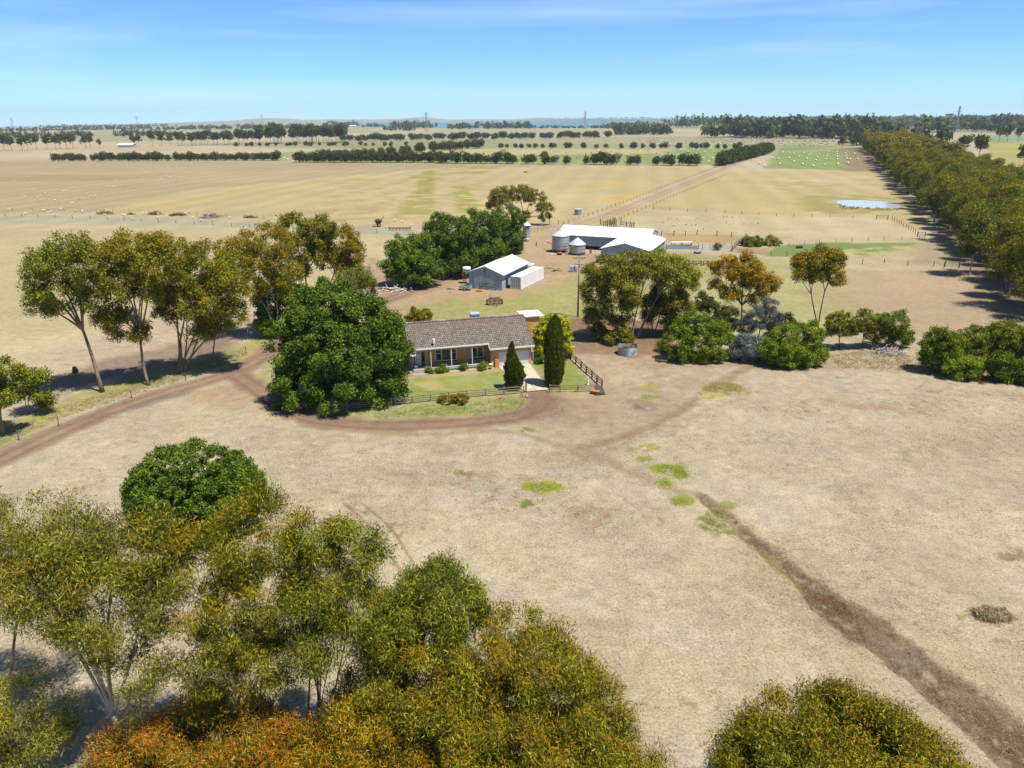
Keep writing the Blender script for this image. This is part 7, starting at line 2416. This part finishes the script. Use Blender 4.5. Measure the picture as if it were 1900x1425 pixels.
    m.tube([(1.0, 0, 2.2), (2.8, 0.5, 4.4)], 0.16, 8)
    m.build('auger', RED(), t)
    m = MB()
    m.beam((-1.0, 0, 0.9), (-2.8, 0, 0.5), 0.14)
    m.build('drawbar', mat('dark_metal', (0.06, 0.06, 0.065)), t)
    wheel(t, (0.2, -1.2, 0.75), 0.75, 0.4, 'y')
    wheel(t, (0.2, 1.2, 0.75), 0.75, 0.4, 'y')
    t = thing('red_harrow', 'long low red implement left of the elm row by the fence', 'farm machine', G(742, 427))
    m = MB()
    for y in (-0.5, 0.5):
        m.beam((-3.6, y, 0.7), (3.6, y, 0.7), 0.22)
    for x in np.linspace(-3.6, 3.6, 7):
        m.beam((x, -0.5, 0.72), (x, 0.5, 0.72), 0.16)
    m.build('frame', mat('old_red', lin((128, 62, 50)), 0.8, 0.2, 2), t)
    for x in np.linspace(-3.3, 3.3, 7):
        q = MB()
        q.tube([(x - 0.05, 0, 0.4), (x + 0.05, 0, 0.4)], 0.4, 14)
        q.build('disc', RUST(), t)
    # loading ramp poles behind the silos
    t = thing('loading_frame', 'slanting yellowish timber pole on posts behind the tall silo', 'frame', G(1030, 417))
    m = MB()
    m.beam((-2.2, 0, 3.2), (1.4, 0, 1.2), 0.12)
    m.build('rail', mat('yellow_timber', lin((190, 152, 84)), 0.9, 0.15, 3), t)
    for x, h in ((-1.9, 3.0), (1.2, 1.4)):
        m = MB()
        m.tube([(x, 0, -0.1), (x, 0, h)], 0.09, 6)
        m.build('post', mat('dark_post', lin((70, 62, 56))), t)
    t = thing('white_trough', 'long white trough on the dirt behind the tall silo', 'trough', G(1026, 426))
    m = MB()
    m.box(-1.0, -0.3, 0, 1.0, 0.3, 0.12)
    m.box(-1.0, -0.3, 0.122, 1.0, -0.24, 0.5)
    m.box(-1.0, 0.24, 0.122, 1.0, 0.3, 0.5)
    m.build('basin', WHITE(), t)
    t = thing('yard_stump', 'lone short timber post on the bare yard by the narrow silo', 'post', G(995, 456))
    m = MB()
    m.tube([(0, 0, -0.2), (0, 0, 1.0), (0, 0, 1.05)], [0.16, 0.15, 0.1], 8)
    m.build('post', mat('dark_post', lin((70, 62, 56))), t)
    # barrow by the fence corner
    t = thing('wheelbarrow', 'orange wheelbarrow tipped beside the fence corner', 'wheelbarrow', G(1104, 731), math.radians(-35))
    t.scale = (0.8, 0.8, 0.8)
    m = MB()
    m.add([(-0.55, -0.3, 0.22), (0.55, -0.3, 0.22), (0.55, 0.3, 0.22), (-0.55, 0.3, 0.22), (-0.75, -0.42, 0.62), (0.8, -0.42, 0.62), (0.8, 0.42, 0.62), (-0.75, 0.42, 0.62)], [(3, 2, 1, 0), (4, 5, 6, 7), (0, 1, 5, 4), (1, 2, 6, 5), (2, 3, 7, 6), (3, 0, 4, 7)])
    m.build('tray', mat('barrow_orange', lin((206, 120, 56)), 0.6, 0.15), t)
    for y in (-0.3, 0.3):
        m = MB()
        m.tube([(-1.3, y * 1.3, 0.6), (-0.5, y, 0.2), (0.9, y * 0.3, 0.18)], 0.025, 6)
        m.build('handle', mat('dark_metal', (0.06, 0.06, 0.065)), t)
    wheel(t, (0.95, 0, 0.2), 0.2, 0.1, 'y')
    t = thing('shade_sheet', 'black sheet tilted on a frame beside the orange wheelbarrow', 'cover', G(1113, 731), math.radians(10))
    m = MB()
    m.add([(-0.8, -0.5, 0.1), (0.6, -0.5, 0.1), (0.5, 0.7, 0.8), (-0.3, 0.9, 0.95), (-0.8, -0.5, 0.14), (0.6, -0.5, 0.14), (0.5, 0.7, 0.84), (-0.3, 0.9, 0.99)], [(3, 2, 1, 0), (4, 5, 6, 7), (0, 1, 5, 4), (1, 2, 6, 5), (2, 3, 7, 6), (3, 0, 4, 7)])
    m.build('sheet', mat('black_sheet', (0.02, 0.022, 0.03), 0.6, 0.1), t)
    for x, y, h in ((0.48, 0.68, 0.8), (-0.28, 0.86, 0.95)):
        m = MB()
        m.tube([(x, y, 0), (x, y, h)], 0.03, 6)
        m.build('leg', mat('dark_metal', (0.06, 0.06, 0.065)), t)
    # slim white garden ornament
    t = thing('garden_statue', 'slim white garden ornament at the right end of the front fence', 'statue', G(1091, 714))
    m = MB()
    m.smooth = True
    m.lathe([(0.16, 0), (0.16, 0.12), (0.10, 0.16), (0.13, 0.5), (0.15, 0.75), (0.06, 0.9), (0.10, 1.0), (0.10, 1.1), (0.02, 1.18)], 14)
    m.build('figure', WHITE(), t)
    m = MB()
    m.box(-0.2, -0.2, 0, 0.2, 0.2, 0.08)
    m.build('plinth', mat('pale_concrete', (0.50, 0.45, 0.38)), t)
    t = thing('rock_heap', 'small heap of reddish stones at the end of the front fence', 'stones', G(971, 734))
    r = np.random.default_rng(6)
    for k in range(9):
        m = MB()
        s = r.uniform(0.12, 0.24)
        m.lathe([(s * 0.6, 0), (s, s * 0.4), (s * 0.7, s * 0.9), (s * 0.1, s * 1.1)], 7)
        m.build('stone', mat('red_stone', lin((176, 136, 116)), 0.9, 0.2, 4), t, (r.normal(0, 0.3), r.normal(0, 0.25), 0), r.uniform(0, 6))
    t = thing('orange_bricks', 'few orange bricks on the verge before the front fence', 'bricks', G(930, 740))
    for k in range(8):
        m = MB()
        m.box(-0.12, -0.06, 0, 0.12, 0.06, 0.08)
        m.build('brick', mat('loose_brick', lin((216, 120, 56)), 0.9, 0.15), t, (r.normal(0, 0.35), r.normal(0, 0.12), 0.0), r.uniform(0, 3))
    for px, lb in ((764, 'grey-blue pot beside the front door'), (913, 'white pot at the garage end of the verandah')):
        t = thing('plant_pot', lb, 'pot', G(px + (8 if px == 764 else -2), 684 if px == 764 else 681, 0.3))
        m = MB()
        m.smooth = True
        m.lathe([(0.18, 0), (0.27, 0.40), (0.30, 0.40), (0.30, 0.46), (0.25, 0.46), (0.24, 0.38)], 16)
        m.build('pot', mat('pot_%d' % px, (0.45, 0.50, 0.58) if px == 764 else (0.8, 0.8, 0.78), 0.6, 0.08), t)
        m = MB()
        m.lathe([(0.01, 0.37), (0.24, 0.37)], 12, cap=False)
        m.build('soil', mat('soil', (0.06, 0.045, 0.035), 0.95, 0.2), t)
    # fallen log and stone under the left gums
    t = thing('dark_stump', 'dark burnt stump in the shade under the left gums', 'stump', G(140, 692))
    m = MB()
    m.tube([(0, 0, -0.1), (0.05, 0, 0.6), (-0.1, 0.1, 0.95)], [0.42, 0.36, 0.22], 9)
    m.build('wood', mat('burnt_wood', (0.03, 0.028, 0.026), 0.95, 0.3), t)
    # far buildings
    def farshed(lb, px, py, w, d, h, yaw, rc, wc):
        B = G(px, py)
        B[2] = float(land_z(np.array(B[0]), np.array(B[1])))
        t = thing('far_shed', lb, 'shed', B, math.radians(yaw))
        m = MB()
        m.box(-w / 2, -d / 2, 0, w / 2, d / 2, h)
        m.build('wall', mat('far_wall_%d' % px, wc, 0.7, 0.08, 0.3), t)
        for s in (-1, 1):
            q = MB()
            q.add([(-w / 2 - .5, s * (d / 2 + .5), h), (w / 2 + .5, s * (d / 2 + .5), h), (w / 2 + .5, 0, h + d * 0.16), (-w / 2 - .5, 0, h + d * 0.16), (-w / 2 - .5, s * (d / 2 + .5), h + .2), (w / 2 + .5, s * (d / 2 + .5), h + .2), (w / 2 + .5, 0, h + .2 + d * 0.16), (-w / 2 - .5, 0, h + .2 + d * 0.16)],
                  [(3, 2, 1, 0), (4, 5, 6, 7), (0, 1, 5, 4), (1, 2, 6, 5), (2, 3, 7, 6), (3, 0, 4, 7)])
            q.build('roof', mat('far_roof_%d' % px, rc, 0.5, 0.05, 0.3), t)
    farshed('white-roofed shed standing alone in the far left paddock', 236, 273.5, 20, 12, 3.2, 4, (0.80, 0.82, 0.84), (0.36, 0.42, 0.48))
    farshed('bright roof left of the pair of slanting poles', 1679, 247, 26, 18, 5, 20, (0.85, 0.85, 0.85), (0.5, 0.5, 0.5))
    farshed('bright roof behind the pair of slanting poles', 1692, 246, 20, 16, 5, -15, (0.85, 0.85, 0.85), (0.5, 0.5, 0.5))
    farshed('tiny white farm building in the timber below the hills', 655, 236, 30, 20, 6, 0, (0.85, 0.85, 0.85), (0.7, 0.7, 0.7))
    farshed('tiny pale farm buildings left of the ragged wood', 552, 238, 30, 20, 6, 0, (0.75, 0.78, 0.8), (0.7, 0.7, 0.7))


# ------------------------------------------------------------------ loose ground cover
def in_poly(pts, n, r):
    P = np.array(gp(pts))
    lo, hi = P.min(0), P.max(0)
    q = lo + (hi - lo) * r.random((n * 3, 2))
    return q[inside(q[:, 0], q[:, 1], [tuple(p) for p in P])][:n]


def tufts(name, label, q, L, pal, blades, seed, asp=0.09, spread=0.12, up=1.0, cat='grass'):
    r = np.random.default_rng(seed)
    pd, pm, pl, pt = [np.array(p) * KL for p in PAL[pal]]
    k = np.repeat(np.arange(len(q)), blades)
    n = len(k)
    tone = r.normal(0, 0.5, len(q))[k] + r.normal(0, 0.5, n)
    K = pm + (pl - pm) * np.clip(tone, 0, 1.5)[:, None] + (pd - pm) * np.clip(-tone, 0, 1.2)[:, None]
    ax = unit(np.stack([r.normal(size=n), r.normal(size=n), np.abs(r.normal(0.2, 0.6, n)) * up], 1))
    LL = L * r.uniform(0.5, 1.3, n)
    sc = r.uniform(0.6, 1.3, len(q))[k]
    LL = LL * sc
    P = np.stack([q[k, 0] + r.normal(0, spread, n) * sc, q[k, 1] + r.normal(0, spread, n) * sc, np.abs(ax[:, 2]) * LL * 0.5 + 0.01], 1)
    V = leaf_blades(P, ax, unit(r.normal(size=(n, 3))), LL, LL * asp)
    tag(link(name, leaf_mesh(name, V, np.repeat(K, 4, 0))), label, cat, None, 'stuff')


def build_cover():
    r = np.random.default_rng(77)
    q = in_poly([(-60, 930), (500, 800), (1050, 840), (1300, 760), (1960, 720), (1960, 1500), (1000, 1500), (-60, 1500)], 52000, r)
    keep = fbm(q[:, 0], q[:, 1], 4, 5, 3) > 0.42
    dcr, _ = seg_dist(q[:, 0], q[:, 1], CREEK, False)
    tufts('dry_grass', 'short dead straw lying over the bleached paddock', q[keep & (dcr > 1.8)], 0.20, 'dry', 3, 1, 0.13, 0.16, 0.35)
    for nm, lb, poly, n, L, pal, b, sd in (
            ('dry_grass_tall', 'tall dry grass between the fallen boughs and the thicket', [(1530, 662), (1600, 652), (1740, 664), (1750, 690), (1690, 690), (1560, 684)], 1000, 0.36, 'dry', 8, 2),
            ('verge_grass', 'dry grass along the fence under the left gums', [(-30, 815), (110, 755), (330, 688), (450, 650), (460, 660), (340, 705), (115, 775), (-30, 840)], 2200, 0.34, 'dry', 7, 3),
            ('verge_weeds', 'green weeds on the verge before the garden fence', [(640, 762), (860, 748), (985, 734), (970, 760), (860, 770), (700, 776)], 900, 0.22, 'bright', 7, 4),
            ('back_grass', 'dry grass on the lawn behind the house', [(760, 585), (1050, 560), (1060, 520), (1080, 600), (960, 610)], 1300, 0.25, 'dry', 5, 5),
            ('creek_straw', 'straw and litter along both banks of the dry creek', [(1290, 915), (1420, 985), (1580, 1110), (1900, 1340), (1960, 1460), (1560, 1190), (1400, 1040)], 2600, 0.22, 'dry', 4, 6),
            ('paddock_weeds', 'small dark weeds dotted over the pale paddock by the dam', [(1190, 395), (1420, 402), (1400, 430), (1220, 425)], 22, 0.6, 'olive', 26, 7),
            ('dam_reeds', 'reeds along the near edge of the farm dam', [(1555, 379), (1575, 384), (1668, 388), (1668, 391), (1560, 388)], 120, 0.9, 'olive', 10, 8),
            ('paddock_tussocks', 'small dull green tussocks dotted over the bleached front paddock', [(300, 830), (1050, 840), (1300, 760), (1900, 740), (1900, 1300), (900, 1200)], 420, 0.13, 'olive', 10, 10),
            ('garden_weeds', 'green tussocks scattered left of the bright green patch', [(830, 870), (1080, 900), (1080, 960), (850, 960)], 130, 0.22, 'gumgreen', 12, 9)):
        tufts(nm, lb, in_poly(poly, n, r), L, pal, b, sd)

    # leafy weeds standing in the green patches
    for i, (px, py, rx, ry, n, pal) in enumerate(((1008, 904, 32, 9, 260, 'weed'), (1240, 870, 28, 9, 200, 'weed'), (1262, 880, 14, 6, 90, 'weed'), (1232, 898, 15, 6, 90, 'weed'), (1264, 929, 18, 8, 110, 'weed'), (1324, 965, 22, 14, 160, 'weed'), (1340, 721, 32, 9, 200, 'weed'))):
        e = [(px + rx * math.cos(t), py + ry * math.sin(t)) for t in np.linspace(0, 2 * math.pi, 10, endpoint=False)]
        lb = ('yellow-green weed patch alone on the middle of the paddock', 'largest green weed patch by the head of the dry creek', 'green weeds just right of the largest patch', 'green weeds just below the largest patch', 'dull green weeds halfway to the creek head', 'olive weeds left of the creek head', 'olive weeds on the faint track near the bushes')[i]
        tufts('weed_patch', lb, in_poly(e, n, r), 0.11, pal, 6, 40 + i, 0.3, 0.20, 0.5)


def build_haze():
    m = bpy.data.materials.new('haze_air')
    m.use_nodes = True
    n = m.node_tree
    n.nodes.clear()
    out = n.nodes.new('ShaderNodeOutputMaterial')
    v = n.nodes.new('ShaderNodeVolumePrincipled')
    v.inputs['Color'].default_value = (0.70, 0.88, 1.0, 1)
    v.inputs['Density'].default_value = 6.5e-5
    v.inputs['Anisotropy'].default_value = 0.1
    n.links.new(v.outputs[0], out.inputs['Volume'])
    b = MB()
    b.box(-14000, -13500, -160, 14000, 14500, 260)
    o = b.build('haze', m)
    tag(o, kind='stuff')


build_poles()
build_animals()
build_bales()
build_clutter()
build_cover()
build_haze()
